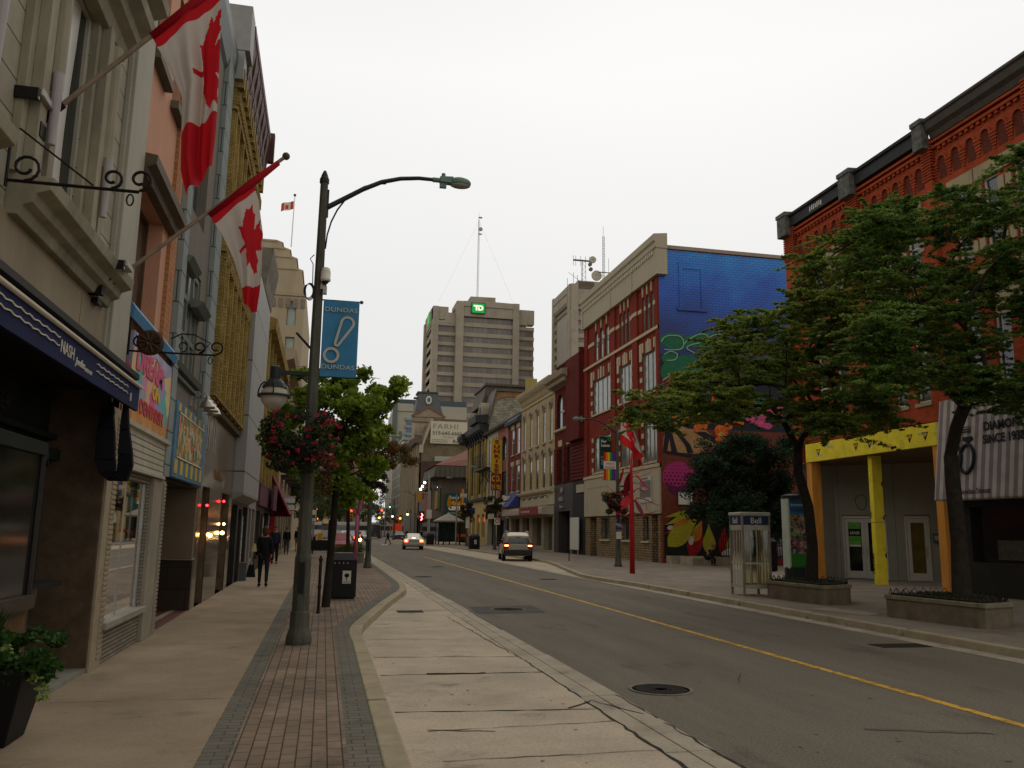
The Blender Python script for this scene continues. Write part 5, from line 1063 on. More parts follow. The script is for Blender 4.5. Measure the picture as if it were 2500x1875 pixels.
for k in range(12): mb.fbox(F,63.5+k*.45,63.7+k*.45,.3,.75,13.6,13.9)
mb.build('cornice',mat('buff metal cornice',(.27,.22,.16),.7,var=.2),R); 
mb=MB()
for k in range(10): mb.fbox(F,63.6+k*.5,63.75+k*.5,-.2,-.05,14.7,15.4)
mb.fbox(F,63.4,68.6,-.25,0,15.4,15.55); mb.build('parapet_rail',mat('dark red parapet',(.09,.02,.015),.8),R)
CH=mat('charcoal entrance panel',(.048,.042,.042),.55,var=.12)
mb=MB(); wall(mb,F,63.3,68.6,0,5.55,[(64.1,67.4,0,3.3)],th=.8); mb.build('entrance_surround',CH,R); mb=MB(); mb.fbox(F,60.05,63.3,-.3,.0,0,5.5); mb.build('entrance_side',mat('near black panel',(.015,.013,.013),.6),R)
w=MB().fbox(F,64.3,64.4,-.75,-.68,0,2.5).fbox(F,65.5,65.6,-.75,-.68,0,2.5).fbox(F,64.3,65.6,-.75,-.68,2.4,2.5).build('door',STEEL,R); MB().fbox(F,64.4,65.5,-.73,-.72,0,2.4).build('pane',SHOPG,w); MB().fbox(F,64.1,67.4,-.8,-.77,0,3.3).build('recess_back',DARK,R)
text('Al',F,66.6,4.75,.65,mat('silver letters',(.4,.38,.42),.4,metal=.5),R,d=.06,flip=True,bold=.01,ext=.05); text('white',F,67.2,4.1,.6,MATS['silver letters'],R,d=.06,flip=True,ext=.05); text('house',F,66.8,3.55,.4,MATS['silver letters'],R,d=.06,flip=True,ext=.05)
t=thing('white_board','tall blank white board leaning by the charcoal entrance','board',(18.6,62,0)); MB().box(18.55,18.62,61.0,63.2,.35,2.75).build('board_panel',mat('white board',(.52,.53,.52),.5,var=.05),t); MB().box(18.56,18.64,61.2,61.3,0,.35).box(18.56,18.64,62.9,63,0,.35).build('feet',STEEL,t)
MB().fbox(F,60.05,62,.01,.12,4.6,5.2).build('beige_box',CRM,R)
mb=MB(); mb.quad((18.8,60.02,14.2),(30,60.02,14.2),(30,68.6,14.2),(18.8,68.6,14.2)); mb.quad((18.8,60.03,14),(30,60.03,14),(30,60.03,17),(18.8,60.03,17)); mb.build('roof',DKROOF,R)
# ================================================================== cream Italianate building
R=thing('cream_building','pale yellow brick building with two rows of hooded narrow windows and a bracketed cornice','building',(18.8,75,0))
CB=brick('cream brick',(.42,.33,.19),(.37,.285,.16),(.3,.24,.15),.24,.085,.006,var=.18,sc=1.2)
us=[69.9,72.3,74.7,77.2,79.9]
H=hole_grid(us,.8,9.45,12.85,True)+hole_grid(us,.95,5.45,8.75,True)
mb=MB(); wall(mb,F,68.7,81.3,5.2,14.0,H,th=.1); mb.build('wall',CB,R)
HM=mat('weathered pale hood',(.36,.33,.27),.7,var=.2,sc=6)
for h in H:
    w=window(F,h,R,mat('pale green sash',(.27,.27,.21),.6),GLASS,rec=.03,fw=.06,nx=1,nz=2)
    a,b,c,d=h[:4]; P=arch_pts(a-.16,b+.16,d-.4,8); Q=arch_pts(a,b,d-.4,8); mb=MB()
    for i in range(8): mb.hexa([F.p(Q[i][0],0,Q[i][1]),F.p(Q[i+1][0],0,Q[i+1][1]),F.p(P[i+1][0],0,P[i+1][1]+.1),F.p(P[i][0],0,P[i][1]+.1),F.p(Q[i][0],.16,Q[i][1]),F.p(Q[i+1][0],.16,Q[i+1][1]),F.p(P[i+1][0],.2,P[i+1][1]+.1),F.p(P[i][0],.2,P[i][1]+.1)])
    mb.fbox(F,a-.16,a-.02,0,.08,d-.6,d-.38); mb.fbox(F,b+.02,b+.16,0,.08,d-.6,d-.38); mb.fbox(F,(a+b)/2-.07,(a+b)/2+.07,.02,.2,d+.08,d+.26); mb.build('window_hood',HM,w); MB().fbox(F,a-.2,b+.2,0,.16,c-.16,c-.01).build('sill',HM,w)
mb=MB(); mb.fprof(F,68.7,81.4,[(0,13.4),(.1,13.42),(.12,13.55),(0,13.6)]); mb.fprof(F,68.7,81.5,[(0,14.5),(.45,14.55),(.55,14.75),(.6,14.95),(-.2,15.1),(-.2,14)])
mb.fbox(F,68.7,81.3,-.2,.05,13.9,14.5)
for k in range(28): mb.fprof(F,68.8+k*.45,68.98+k*.45,[(0,13.75),(.12,13.8),(.2,14.2),(.42,14.4),(.42,14.52),(0,14.52)])
mb.build('cornice',mat('cream cornice',(.42,.36,.24),.7,var=.2),R)
mb=MB(); mb.fprof(F,68.75,81.2,[(0,4.95),(.3,5.0),(.42,5.15),(.42,5.25),(0,5.3)]); mb.fbox(F,68.75,81.2,-.1,.06,3.95,4.95); mb.build('shop_fascia',mat('cream shop fascia',(.42,.38,.28),.6,var=.12),R)
MB().fprof(F,68.9,86.5,[(0,3.85),(1.0,3.7),(1.05,3.6),(1.05,3.15),(.95,3.1),(0,3.1)]).build('canopy',mat('pale canopy',(.36,.32,.25),.6,var=.12),R)
MB().fbox(F,70.2,77.0,1.06,1.14,3.1,3.75).build('red_signboard',mat('crimson signboard',(.22,.02,.035),.6),R); text('1 2 3   gallery  theatre  studios',F,76.6,3.3,.3,WHITE,R,d=1.15,flip=True)
mb=MB(); wall(mb,F,68.75,86.5,0,3.1,[(69.3,72.2,.1,2.9),(73.0,76.4,.4,2.9),(77.6,80.4,0,2.9),(81.6,85.4,.2,2.9)],th=.5); mb.build('shop_wall',mat('beige shop surround',(.30,.26,.19),.7,var=.15),R); MB().fbox(F,68.9,86.3,-.48,-.46,0,3).build('pane',mat('teal tinged shop glass',(.04,.05,.045),.1,var=.6,sc=.8,spec=.6),R)
MB().fbox(F,70.4,71.3,-.44,-.42,.9,2.3).build('poster',mat('teal poster',(.02,.12,.13),.6,var=.4),R)
mb=MB(); mb.quad((18.8,68.7,14),(32,68.7,14),(32,81.3,14),(18.8,81.3,14)).quad((18.8,68.7,12),(32,68.7,12),(32,68.7,14.0),(18.8,68.7,14.0)).quad((18.8,81.3,10),(32,81.3,10),(32,81.3,14.0),(18.8,81.3,14.0)); mb.build('roof',CB,R)
for i,u in enumerate((70.5,72.8,75.1,77.4,79.7)):
    t=thing('gooseneck_lamp','small gooseneck lamp in the row over the cream shop fascia, number %d counted from the charcoal entrance'%(i+1) if 0 else ['first gooseneck lamp over the cream fascia, nearest the charcoal entrance','second gooseneck lamp over the cream fascia from the charcoal entrance','middle gooseneck lamp over the cream shop fascia','fourth gooseneck lamp over the cream fascia, toward the blue awning','last gooseneck lamp over the cream fascia, nearest the blue awning'][i],'lamp',tuple(F.p(u,0,4.6)),'gooseneck lamps over the cream shop fascia')
    MB().tube([F.p(u,.05,4.5),F.p(u,.3,4.75),F.p(u,.55,4.65)],.03,5).lathe([(.04,.12),(.16,-.02),(.15,-.03)],F.p(u,.58,4.56),10).build('lamp_body',IRON,t)
# ================================================================== small red-brown, orange arch, cream arches
R=thing('red_three_storey','slim red brick building with stone-blocked sash windows left of the cream one','building',(18.8,84,0))
RB2=brick('maroon brick',(.17,.035,.028),(.14,.03,.024),(.09,.03,.025),.24,.085,.006,var=.2)
H=[(84.5,85.7,9.4,12.0),(81.9,83.2,9.4,12.0),(84.5,85.7,5.6,8.2),(81.9,83.2,5.6,8.2)]
mb=MB(); wall(mb,F,81.32,87.4,4.0,12.8,H,th=.1); mb.build('wall',RB2,R)
for h in H: w=window(F,h,R,WHITE,GLASS,rec=.03,sill=1,sm=CQ,sd=.12); MB().fbox(F,h[0]-.1,h[1]+.1,0,.07,h[3]+.05,h[3]+.5).build('lintel',CQ,w)
MB().fprof(F,81.32,87.5,[(0,12.5),(.4,12.6),(.5,12.9),(0,13.3)]).build('eaves',mat('slate gutter',(.06,.07,.08),.5),R)
MB().fbox(F,87.35,87.55,.0,.16,3,12.6).build('downpipe',mat('pale downpipe',(.3,.28,.25),.5),R)
aw=thing('blue_awning','slanted royal blue shop awning with white lettering','awning',(18.2,84,3.6)); MB().fprof(F,81.6,86.8,[(0,5.5),(.06,5.5),(1.25,4.0),(1.2,3.95),(0,3.95)]).build('canvas',mat('royal blue canvas',(.035,.05,.19),.7,var=.1),aw)
AF=Fr((18.8,0,0),(0,1,0),(-1,0,0)); text('Runners',AF,86.2,4.75,.75,WHITE,aw,d=.72,flip=True,bold=.03,shear=.3,ext=.12); text('CHOICE',AF,86.0,4.2,.5,WHITE,aw,d=1.05,flip=True,bold=.02,shear=.3,ext=.12)
R=thing('salmon_arch_building','salmon painted brick building with a dark arched window behind the tall vertical sign','building',(18.8,90,0))
SB=brick('salmon painted brick',(.34,.125,.085),(.30,.11,.08),(.22,.09,.07),.24,.085,.005,var=.15)
H=[(88.0,91.6,9.3,11.9,.6),(88.2,91.4,5.2,8.0)]
mb=MB(); wall(mb,F,87.42,93.0,3.2,12.9,H,th=.4); mb.build('wall',SB,R)
window(F,H[0],R,BLACK,GLASS,nx=2,rec=.25); window(F,H[1],R,BLACK,GLASS,nx=4,nz=1,rec=.2)
mb=MB(); mb.fprof(F,87.4,99.5,[(0,12.9),(.5,12.95),(.6,13.15),(.2,13.4),(-1.6,14.6),(-1.6,12.9)]); mb.build('roof',mat('blue slate roof',(.07,.08,.09),.6,var=.3),R)
mb=MB(); wall(mb,F,87.4,93,0,3.2,[(87.8,92.6,.2,2.8)],th=.4); mb.build('shop_wall',mat('dark brown shopfront',(.04,.033,.028),.5),R); MB().fbox(F,87.6,92.8,-.38,-.36,0,3).build('pane',SHOPG,R)
R=thing('cream_arch_building','cream painted building with slim round-headed windows and wide arched doorway','building',(18.8,96,0))
CP=stucco('cream painted brick',(.40,.36,.26)); H=hole_grid((93.9,95.9,97.9),.8,9.6,12.3,True)+hole_grid((93.9,95.9,97.9),.8,5.4,8.9,True)
mb=MB(); wall(mb,F,93.02,99.6,3.0,12.9,H,th=.1); mb.build('wall',CP,R)
for h in H: window(F,h,R,mat('pale green sash',(.27,.27,.21),.6),GLASS,rec=.03,fw=.05,sill=1,sm=CP)
mb=MB(); wall(mb,F,93.02,99.6,0,3.9,[(94.0,98.4,0,3.6,.7)],th=.6); mb.fbox(F,94.0,98.4,-.6,-.55,0,3.6,1); mb.build('shop_wall',[CP,DARK],R)
fe=thing('fire_escape','dark iron fire escape landing and stair against the cream and black building','fire escape',(18.2,98,8.8))
mb=MB(); mb.fbox(F,95.2,103,.1,1.1,8.75,8.9); 
for z in (9.5,10.1,10.6): mb.tube([F.p(95.2,1.08,z),F.p(103,1.08,z)],.03,4)
for k in range(18): mb.tube([F.p(95.2+k*.46,1.08,8.9),F.p(95.2+k*.46,1.08,10.6)],.02,4)
mb.tube([F.p(96,1.0,8.7),F.p(99,1.0,6.2)],.05,4); mb.tube([F.p(96,.3,8.7),F.p(99,.3,6.2)],.05,4); mb.tube([F.p(98,1.0,8.7),F.p(96,.1,6.8)],.04,4)
mb.build('landing',IRON,fe)
# vertical sign
sn=thing('vertical_sign','tall yellow and red hanging sign spelling SUNRISE over CDs and TAPES','sign',(18.1,90.3,6.0))
Yp=90.2; VF=CF(Yp); a0,a1=17.52,18.68; cx_=(a0+a1)/2
MB().box(a0,a1,Yp,Yp+.25,7.83,11.58).build('yellow_panel',mat('sign yellow panel',(.55,.40,.03),.5,var=.12),sn)
MB().box(a0,a1,Yp,Yp+.25,6.02,7.82).build('red_panel',mat('sign red panel',(.28,.015,.015),.5,var=.12),sn)
RL=mat('sign red lettering',(.33,.012,.015),.5)
for i,ch in enumerate('SUNRISE'): text(ch,VF,cx_,11.1-i*.525,.53,RL,sn,d=.01,bold=.035,sx=1.75,align='CENTER',name='lettering')
YL=mat('sign yellow lettering',(.6,.42,.03),.5)
text('CD',VF,cx_-.08,7.0,.85,YL,sn,d=.01,bold=.04,sx=.72,align='CENTER'); text('s',VF,a1-.12,6.95,.35,YL,sn,d=.01,bold=.02,align='CENTER'); text('TAPES',VF,cx_,6.18,.6,YL,sn,d=.01,bold=.02,sx=.66,align='CENTER')
MB().box(a0-.04,a1+.04,Yp-.02,Yp+.27,11.58,11.63).box(a0-.04,a1+.04,Yp-.02,Yp+.27,5.97,6.02).box(a1,a1+.04,Yp-.02,Yp+.27,6.02,11.58).box(a0-.04,a0,Yp-.02,Yp+.27,6.02,11.58).tube([(a0,Yp+.15,11.8),(18.9,Yp+.15,11.8)],.03,4).tube([(a0+.1,Yp+.15,11.6),(a0+.1,Yp+.15,11.8)],.03,4).build('frame',STEEL,sn)
# ================================================================== black-corniced mansard building
R=thing('mansard_building','yellow and black building with a heavy black cornice, round dormers and a steep mansard roof','building',(18.8,106,0))
YM=brick('yellow brick pier',(.37,.29,.10),(.33,.25,.09),(.22,.17,.08),.24,.09,.006,var=.2); BKP=mat('black painted cornice',(.025,.026,.028),.6,var=.3,sc=1)
H=[(100.2,101.6,6.1,12.2),(102.4,105.0,6.1,12.6,.4),(105.8,107.0,6.1,12.2),(107.8,110.4,6.1,12.6,.4),(111.2,112.4,6.1,12.2)]
mb=MB(); wall(mb,F,99.62,113.2,5.3,13.2,H,th=.15)
for u in (99.9,102,105.4,107.4,110.8,112.9): mb.fbox(F,u-.2,u+.2,0,.22,5.3,13)
mb.build('wall',YM,R)
for h in H: window(F,h,R,BLACK,GLASS,nx=2,nz=3,rec=.06,fw=.08)
mb=MB(); mb.fprof(F,99.5,113.6,[(0,5.2),(.3,5.3),(.3,5.6),(0,5.7)]); mb.fprof(F,99.5,113.4,[(0,12.6),(.3,12.7),(.4,13.3),(1.0,13.8),(1.1,14.5),(0,14.7)]); mb.fprof(F,99.3,104.5,[(0,14.5),(1.5,14.6),(1.6,15.4),(0,15.6)]); mb.fprof(F,110.5,114.2,[(0,13.2),(1.2,13.3),(1.5,14.0),(1.5,14.3),(0,14.4)])
for k in range(8): mb.fprof(F,99.8+k*1.8,100.2+k*1.8,[(0,12.5),(.5,12.9),(.9,13.6),(.9,13.9),(0,13.9)])
mb.build('cornice',BKP,R)
# mansard: slanted front, side gable wall of pale stone facing the camera
MG=brick('roughcast gable wall',(.33,.31,.25),(.22,.21,.17),(.16,.15,.12),.4,.2,.03,var=.5,sc=1.5,off=.4)
mb=MB(); mb.prism([(18.9,99.5,13),(18.97,99.5,14.3),(19.65,99.5,17.8),(20.0,99.5,18.45),(29,99.5,18.7),(29,99.5,9)],(0,.3,0)); mb.build('gable_wall',MG,R)
MB().prism([(19.65,99.45,17.4),(19.95,99.45,18.4),(29,99.45,18.65),(29,99.45,17.9),(23,99.45,17.75),(21,99.45,17.9)],(0,-.04,0)).build('orange_brick_top',brick('bare orange brick',(.32,.17,.08),(.26,.13,.07),(.15,.1,.06),.3,.1,.01,var=.3),R)
mb=MB(); mb.hexa([(18.7,99.3,14.4),(19.0,99.3,14.4),(20.0,99.3,18.5),(19.7,99.3,18.6),(18.7,113.2,14.4),(19.0,113.2,14.4),(20.0,113.2,18.5),(19.7,113.2,18.6)]); mb.box(19.7,30,99.2,113.2,18.5,18.8); mb.build('mansard_roof',mat('brown metal mansard',(.10,.085,.07),.6,var=.2,sc=2),R)
mb=MB(); mb.prism([(18.9,104.5,17.5),(19.5,104.5,20.0),(30,104.5,20.0),(30,104.5,17.5)],(0,8,0)); mb.box(19.3,30,104.2,113,20.0,20.3); mb.build('upper_roof',stripes('ribbed brown roof',(.11,.09,.075),(.07,.06,.05),.5,.7,0),R)
MB().box(24.0,25.3,101,102,18.7,20.6).build('chimney',YM,R)
for i,(u,z) in enumerate(((102.2,15.5),(110.5,15.3))):
    d_=MB(); c=F.p(u,.2,z); 
    P=[(u-1.3,z-1)]+arch_pts(u-1.3,u+1.3,z+.6,10)+[(u+1.3,z-1)]; Q=[(u-.85,z-.8)]+arch_pts(u-.85,u+.85,z+.5,10)+[(u+.85,z-.8)]
    d_.fpoly(F,P,-2.4,.5).build('dormer',mat('cream dormer cheek',(.27,.235,.17),.7,var=.2),R); MB().fpoly(F,Q,.5,.53).build('dormer_window',BKP,R)
for u,z in ((104.9,16.6),(109.5,16.8)):
    MB().fpoly(F,arch_pts(u-.7,u+.7,z,8)+[(u+.7,z-.8),(u-.7,z-.8)],-3.2,-.6).build('dormer',MATS['cream dormer cheek'],R)
mb=MB(); wall(mb,F,99.62,113.2,0,5.2,[(100.3,102.5,.9,3.7,.5),(103.6,105.8,.9,3.7,.5),(107,109,0,3.4,.5),(110,112,.9,3.7,.5)],th=.4); mb.build('shop_wall',stucco('yellow rendered shopfront',(.42,.33,.14)),R); MB().fbox(F,99.8,113,-.38,-.36,0,5).build('pane',GLASS,R)
MB().fbox(F,100.4,102.4,-.34,-.3,2.7,3.3).fbox(F,103.7,105.7,-.34,-.3,2.7,3.3).build('lit_transom',mat('orange lit transom',(.5,.12,.04),.6,emit=(1,.2,.05),es=.55),R)
mb=MB(); mb.quad((18.8,113.2,0),(30,113.2,0),(30,113.2,14),(18.8,113.2,14)); mb.build('side_wall',YM,R)
# ================================================================== dark brown corner building with green sign
R=thing('photo_shop_building','low dark brown building with a deep ribbed overhanging roof and large green sign','building',(18.8,146,0))
DB=stucco('dark brown stucco',(.085,.07,.055)); C2=CF(139.5)
mb=MB(); mb.box(18.8,40,139.5,153,3.6,10.6); mb.box(18.8,40,139.5,153,0,3.5,1); mb.build('wall',[DB,SHOPG],R)
mb=MB(); mb.prism([(17.2,138,10.3),(17.6,138,12.1),(40,138,12.1),(40,138,10.3)],(0,16.5,0)); mb.build('roof_overhang',stripes('ribbed dark metal',(.085,.08,.065),(.06,.055,.045),.8,.7,0),R)
mb=MB(); mb.add([(17.4,138,12.2),(40,138,12.2),(40,154,12.2),(17.4,154,12.2),(24,145,15.6),(40,145,17.5)],[(0,1,5,4),(0,4,3),(3,4,5,2)]); mb.build('hip_roof',mat('dull red roof',(.16,.07,.055),.8,var=.2),R)
for u in (141.5,144.5,147.5): MB().fbox(F,u,u+.9,.0,.02,6.3,9).build('window',GLASS,R)
sg=MB().box(19.6,27,138.9,139.3,3.9,7.65).build('signboard',mat('forest green sign',(.008,.05,.035),.5,var=.05),R)
C3=CF(138.9); text('Forest City',C3,20.0,6.75,.75,WHITE,sg,d=.02,bold=.01,sx=.85); text('IMAGE',C3,19.75,5.75,.95,mat('orange sign lettering',(.55,.22,.01),.5),sg,d=.02,bold=.08,sx=1.15); text('CENTRE',C3,19.95,4.98,.78,WHITE,sg,d=.02,bold=.06,sx=1.0); text('BUY  SELL',C3,19.8,4.35,.3,WHITE,sg,d=.02)
MB().lathe([(.42,0),(.5,0),(.5,.05),(.42,.05)],(21.8,138.8,4.5),16,axis='y').tube([(21.6,138.75,4.55),(21.8,138.75,4.3),(22.3,138.75,4.95)],.06,5).build('tick_emblem',MATS['orange sign lettering'],sg)
MB().box(27.1,28.3,138.0,138.1,1.2,3.9).build('backlit_poster',patchy('backlit poster',[(.02,.1,.3),(.05,.3,.6),(.6,.7,.1),(.02,.05,.1),(.3,.6,.5)],sc=1.6,emit=1.1),R); MB().box(27.3,28.2,137.95,138.0,3.1,3.8).build('lit_notice',mat('lit yellow notice',(.6,.6,.05),.5,emit=(.8,.85,.05),es=.9),R)
MB().box(19.0,19.15,141.8,143.6,4.6,8.6).build('side_sign',patchy('yellow green side sign',[(.35,.25,.03),(.02,.06,.04),(.4,.28,.05)],sc=.6),R) if 0 else MB().fbox(F,140.0,141.2,.01,.2,4.6,8.6).build('side_sign',mat('green side sign',(.015,.06,.04),.5),R)
MB().fbox(F,142.0,146.0,.01,.3,5.2,8.2).build('side_sign',mat('mustard side sign',(.25,.16,.03),.6,var=.4),R)
# shops between, brown wall, billboard building
R=thing('corner_shops','short dark shopfronts with bright ceiling lamps left of the dark brown corner building','shopfront',(18.8,162,0))
mb=MB(); mb.box(18.8,36,153.2,172,0,9.2); mb.build('wall',brick('sooty brown brick',(.10,.06,.045),(.085,.05,.04),(.06,.045,.04),.4,.15,.02,var=.3),R); MB().fbox(F,153.5,160,.0,.5,3.6,8.8).build('orange_fascia',mat('burnt orange fascia',(.25,.09,.045),.7,var=.2),R); MB().fbox(F,160,171,.0,.3,3.6,7.5).build('grey_fascia',mat('grey patterned fascia',(.13,.13,.13),.6,var=.4,sc=2),R); MB().fbox(F,154,171,.01,.05,.3,3.2).build('pane',SHOPG,R)
MB().fbox(F,152.5,160,.0,1.2,8.8,9.2).build('canopy',mat('slate canopy',(.12,.12,.12),.6),R)
for i,(u,z) in enumerate(((153.0,10.1),(156.5,9.6),(159.5,9.2))):
    t=thing('shop_floodlight',['bright white floodlight on the eave of the dark brown corner building','bright floodlight over the burnt orange fascia','farther bright floodlight over the grey fascia'][i],'floodlight',tuple(F.p(u,1.2,z))); MB().ball(F.p(u,1.3,z),.22,8).build('bulb',mat('white lamp glow',(1,1,1),.5,var=0,emit=(1,.93,.8),es=9),t); MB().tube([F.p(u,0,z-.3),F.p(u,1.2,z)],.05,4).build('arm',STEEL,t)
R=thing('billboard_building','tall old brick building with a bare side wall carrying a big white lettered board','building',(18.8,185,0))
OB=brick('old buff brick',(.19,.15,.09),(.15,.12,.075),(.1,.085,.06),.5,.18,.02,var=.4,sc=.4)
C4=CF(172)
mb=MB(); mb.prism([(18.8,172,0),(18.8,172,17.6),(20.9,172,24.4),(45,172,24.4),(45,172,0)],(0,40,0)); mb.build('wall',OB,R)
MB().tube([(18.75,171.8,18.2),(20.8,171.8,24.3)],.33,4).box(18.3,19.1,171.5,172.4,17.2,18.9).build('raking_coping',mat('pale raking coping',(.36,.32,.26),.8,var=.15),R)
MB().box(21.5,45,171.6,171.95,15.6,16.6).build('parapet_flashing',mat('pale grey flashing',(.33,.32,.3),.5,var=.2),R); MB().box(18.85,45,171.5,171.9,0,15.5).build('dark_lower_wall',MATS['sooty brown brick'],R)
BBD=MB().box(20.5,28.2,171.4,171.7,19.2,23.8).build('billboard',mat('off white billboard',(.52,.48,.38),.6,var=.05,sc=.5),R)
C5=CF(171.5); GL=mat('grey billboard lettering',(.24,.24,.2),.6); BL=mat('brown billboard lettering',(.13,.12,.09),.6)
C5=CF(171.4)
text('FARHI',C5,20.85,22.25,1.5,GL,BBD,d=.03,sx=1.22,spacing=1.12,bold=.015); text('519-645-6666',C5,20.85,20.98,1.1,BL,BBD,d=.03,bold=.018); text('For Lease',C5,23.1,20.4,.58,GL,BBD,d=.03); text('fhc.ca',C5,25.1,19.4,1.0,BL,BBD,d=.03,bold=.02); text('A Smarter Choice In\nOur Growing Cities',C5,20.75,19.85,.4,BL,BBD,d=.03)
# facade of it along the street with windows
H=[]
for i in range(9):
    for z0,z1 in ((8.2,11.8),(13.4,17)): H.append((174+i*4.2,176.2+i*4.2,z0,z1,True))
mb=MB(); wall(mb,Fr((18.4,0,0),(0,1,0),(-1,0,0)),172,212,4.5,19.5,H,th=.35)
for i in range(10): mb.fbox(Fr((18.4,0,0),(0,1,0),(-1,0,0)),172.6+i*4.2,173.4+i*4.2,0,.5,0,19)
mb.build('street_front',BUF,R)
MB().box(18.3,18.75,172,212,0,19).build('glass_back',GLASS,R) if 0 else MB().box(18.7,18.78,172,212,5,19).build('pane',GLASS,R)
MB().fprof(RF,171.5,212,[(0,18.8),(1.4,19.2),(1.8,20.2),(0,20.6)]).build('cornice',mat('dark stone cornice',(.12,.09,.07),.7,var=.4),R)
MB().box(17.9,18.4,172.5,212,0,4.5).build('ground_floor',stucco('grey stone ground floor',(.2,.18,.15)),R)
# clock-tower-like mansard pavilion
Tm=thing('mansard_tower','slate grey mansard tower with an oval window and pediment beside the white board','tower',(21.5,190,19))
mb=MB(); mb.box(18.6,24.9,186,192,19,26.4); mb.fprof(CF(186),18.0,25.3,[(0,25.2),(.4,25.4),(.6,26.2),(0,26.5)]); mb.fprof(CF(186),18.4,25.1,[(0,22.3),(.3,22.3),(.3,22.7),(0,22.7)]); mb.build('tower_wall',stucco('pinkish carved stone',(.3,.25,.19),var=.3,sc=.6),Tm)
mb=MB(); mb.hexa([(18.5,186,27.2),(24.9,186,27.2),(24.9,192,27.2),(18.5,192,27.2),(19.4,187,32),(23.5,187,32),(23.5,191,32),(19.4,191,32)]); mb.box(18.45,25.0,185.9,192,26.5,27.2); mb.build('mansard_roof',mat('blue grey slate',(.095,.105,.115),.7,var=.2,sc=3),Tm)
MB().box(19.1,23.8,186.8,191.2,32,32.4).box(18.3,19.2,186.5,187.4,30.6,31).build('roof_cap',mat('dark slate cap',(.05,.055,.06),.6),Tm)
MB().prism([(17.9,185.4,26.4),(25.2,185.4,26.4),(21.55,185.4,28.5)],(0,.8,0)).build('pediment',mat('pediment stone',(.28,.22,.16),.7,var=.25,sc=1),Tm)
MB().tube([(17.7,185.3,26.5),(21.55,185.3,28.7),(25.4,185.3,26.5)],.22,4).build('pediment_cornice',mat('terracotta moulding',(.22,.1,.045),.7),Tm)
MB().lathe([(.4,0),(.65,0),(.65,.5),(.4,.5)],(21.6,186.1,30.4),14,axis='y').build('oval_surround',WHITE,Tm); MB().lathe([(.01,0),(.4,0),(.4,.2),(.01,.2)],(21.6,186.3,30.4),14,axis='y').build('oval_pane',GLASS,Tm)
for nm in ('oval_surround','oval_pane'):
    o=[c for c in Tm.children if c.name.startswith(nm)][0]; 
    for v in o.data.vertices: v.co.z=(v.co.z-11.4)*1.45+11.4
# ================================================================== DISTANT BUILDINGS
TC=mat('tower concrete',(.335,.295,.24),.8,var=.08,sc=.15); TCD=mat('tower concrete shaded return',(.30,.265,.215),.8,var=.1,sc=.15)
TG=brick('bronze tower glazing',(.16,.13,.10),(.095,.077,.062),(.06,.05,.04),2.05,9,.10,rough=.25,off=0,var=.12,sc=.05,bump=0,spec=.6)
def tower_bands(parent,F,u0,u1,zs,h,gh,name='window_band',d=0,proud=.6,ch=0):
    g=MB(); c=MB()
    for z in zs:
        g.fbox(F,u0,u1,d-.5,d,z,z+gh)
        if ch: c.fprof(F,u0,u1,[(d-.4,z+gh),(d+.05,z+gh),(d+proud,z+gh+.5),(d+proud,z+h),(d-.4,z+h)])
        else: c.fbox(F,u0,u1,d-.4,d+proud,z+gh,z+h)
    g.build(name,TG,parent); c.build('spandrel_bands',TC,parent)
TY=330.
addstain(TC,[(.25,.5,.7,.2,1)]); T=thing('bank_tower','tall concrete office tower with brown window bands, stepped top and a green square logo sign','building',(60,TY,0))
# from the photo: front spans about X 44..72
C=CF(TY)
from math import tan
def XX(px): return (px-790-.0)*TY/2050*1.031
x0,x1,x2,x3,x4,x5,x6=39.0,41.3,48.3,51.3,71.9,74.5,81.4
zs=[85.3-4.15*i for i in range(20)][::-1]
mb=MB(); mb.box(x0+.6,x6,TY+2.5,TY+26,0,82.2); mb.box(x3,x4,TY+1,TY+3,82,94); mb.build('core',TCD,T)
tower_bands(T,C,x3,x4,zs,4.15,2.5,d=-.2,proud=.5)
tower_bands(T,C,x1,x2,zs[:-1],4.15,2.3,d=-2.0,proud=.9,ch=1)
tower_bands(T,C,x5,x6,zs[:-1],4.15,2.3,d=-2.0,proud=.9,ch=1)
mb=MB()
mb.fbox(C,x2,x3,-3,1.5,0,93.8); mb.fbox(C,x4,x5,-3,1.5,0,94.4); mb.fbox(C,x0,x1,-6,-1,0,91.8)
mb.fbox(C,x3,x4,-3,1.0,87.8,94.2); mb.prism([C.p(x2+.01,1.45,92),C.p(x2+.01,1.45,93.9),C.p(52.6,1.45,94.0),C.p(53.9,1.45,96.1),C.p(64.3,1.45,96.3),C.p(64.3,1.45,94.4),C.p(x4,1.45,94.3),C.p(x4,1.45,92)],(0,14,0))
mb.fbox(C,x1,x2,-6,-1,84.9,86); mb.fbox(C,44,x2,-5,-1.2,86,89.4); mb.fbox(C,x0,45.4,-6,-1.6,86.5,91.8); mb.fbox(C,75.3,x6,-5,-1,86.5,92.6); mb.fbox(C,x5,78.5,-4,-.6,86,90.6)
mb.build('concrete_frame',TC,T)
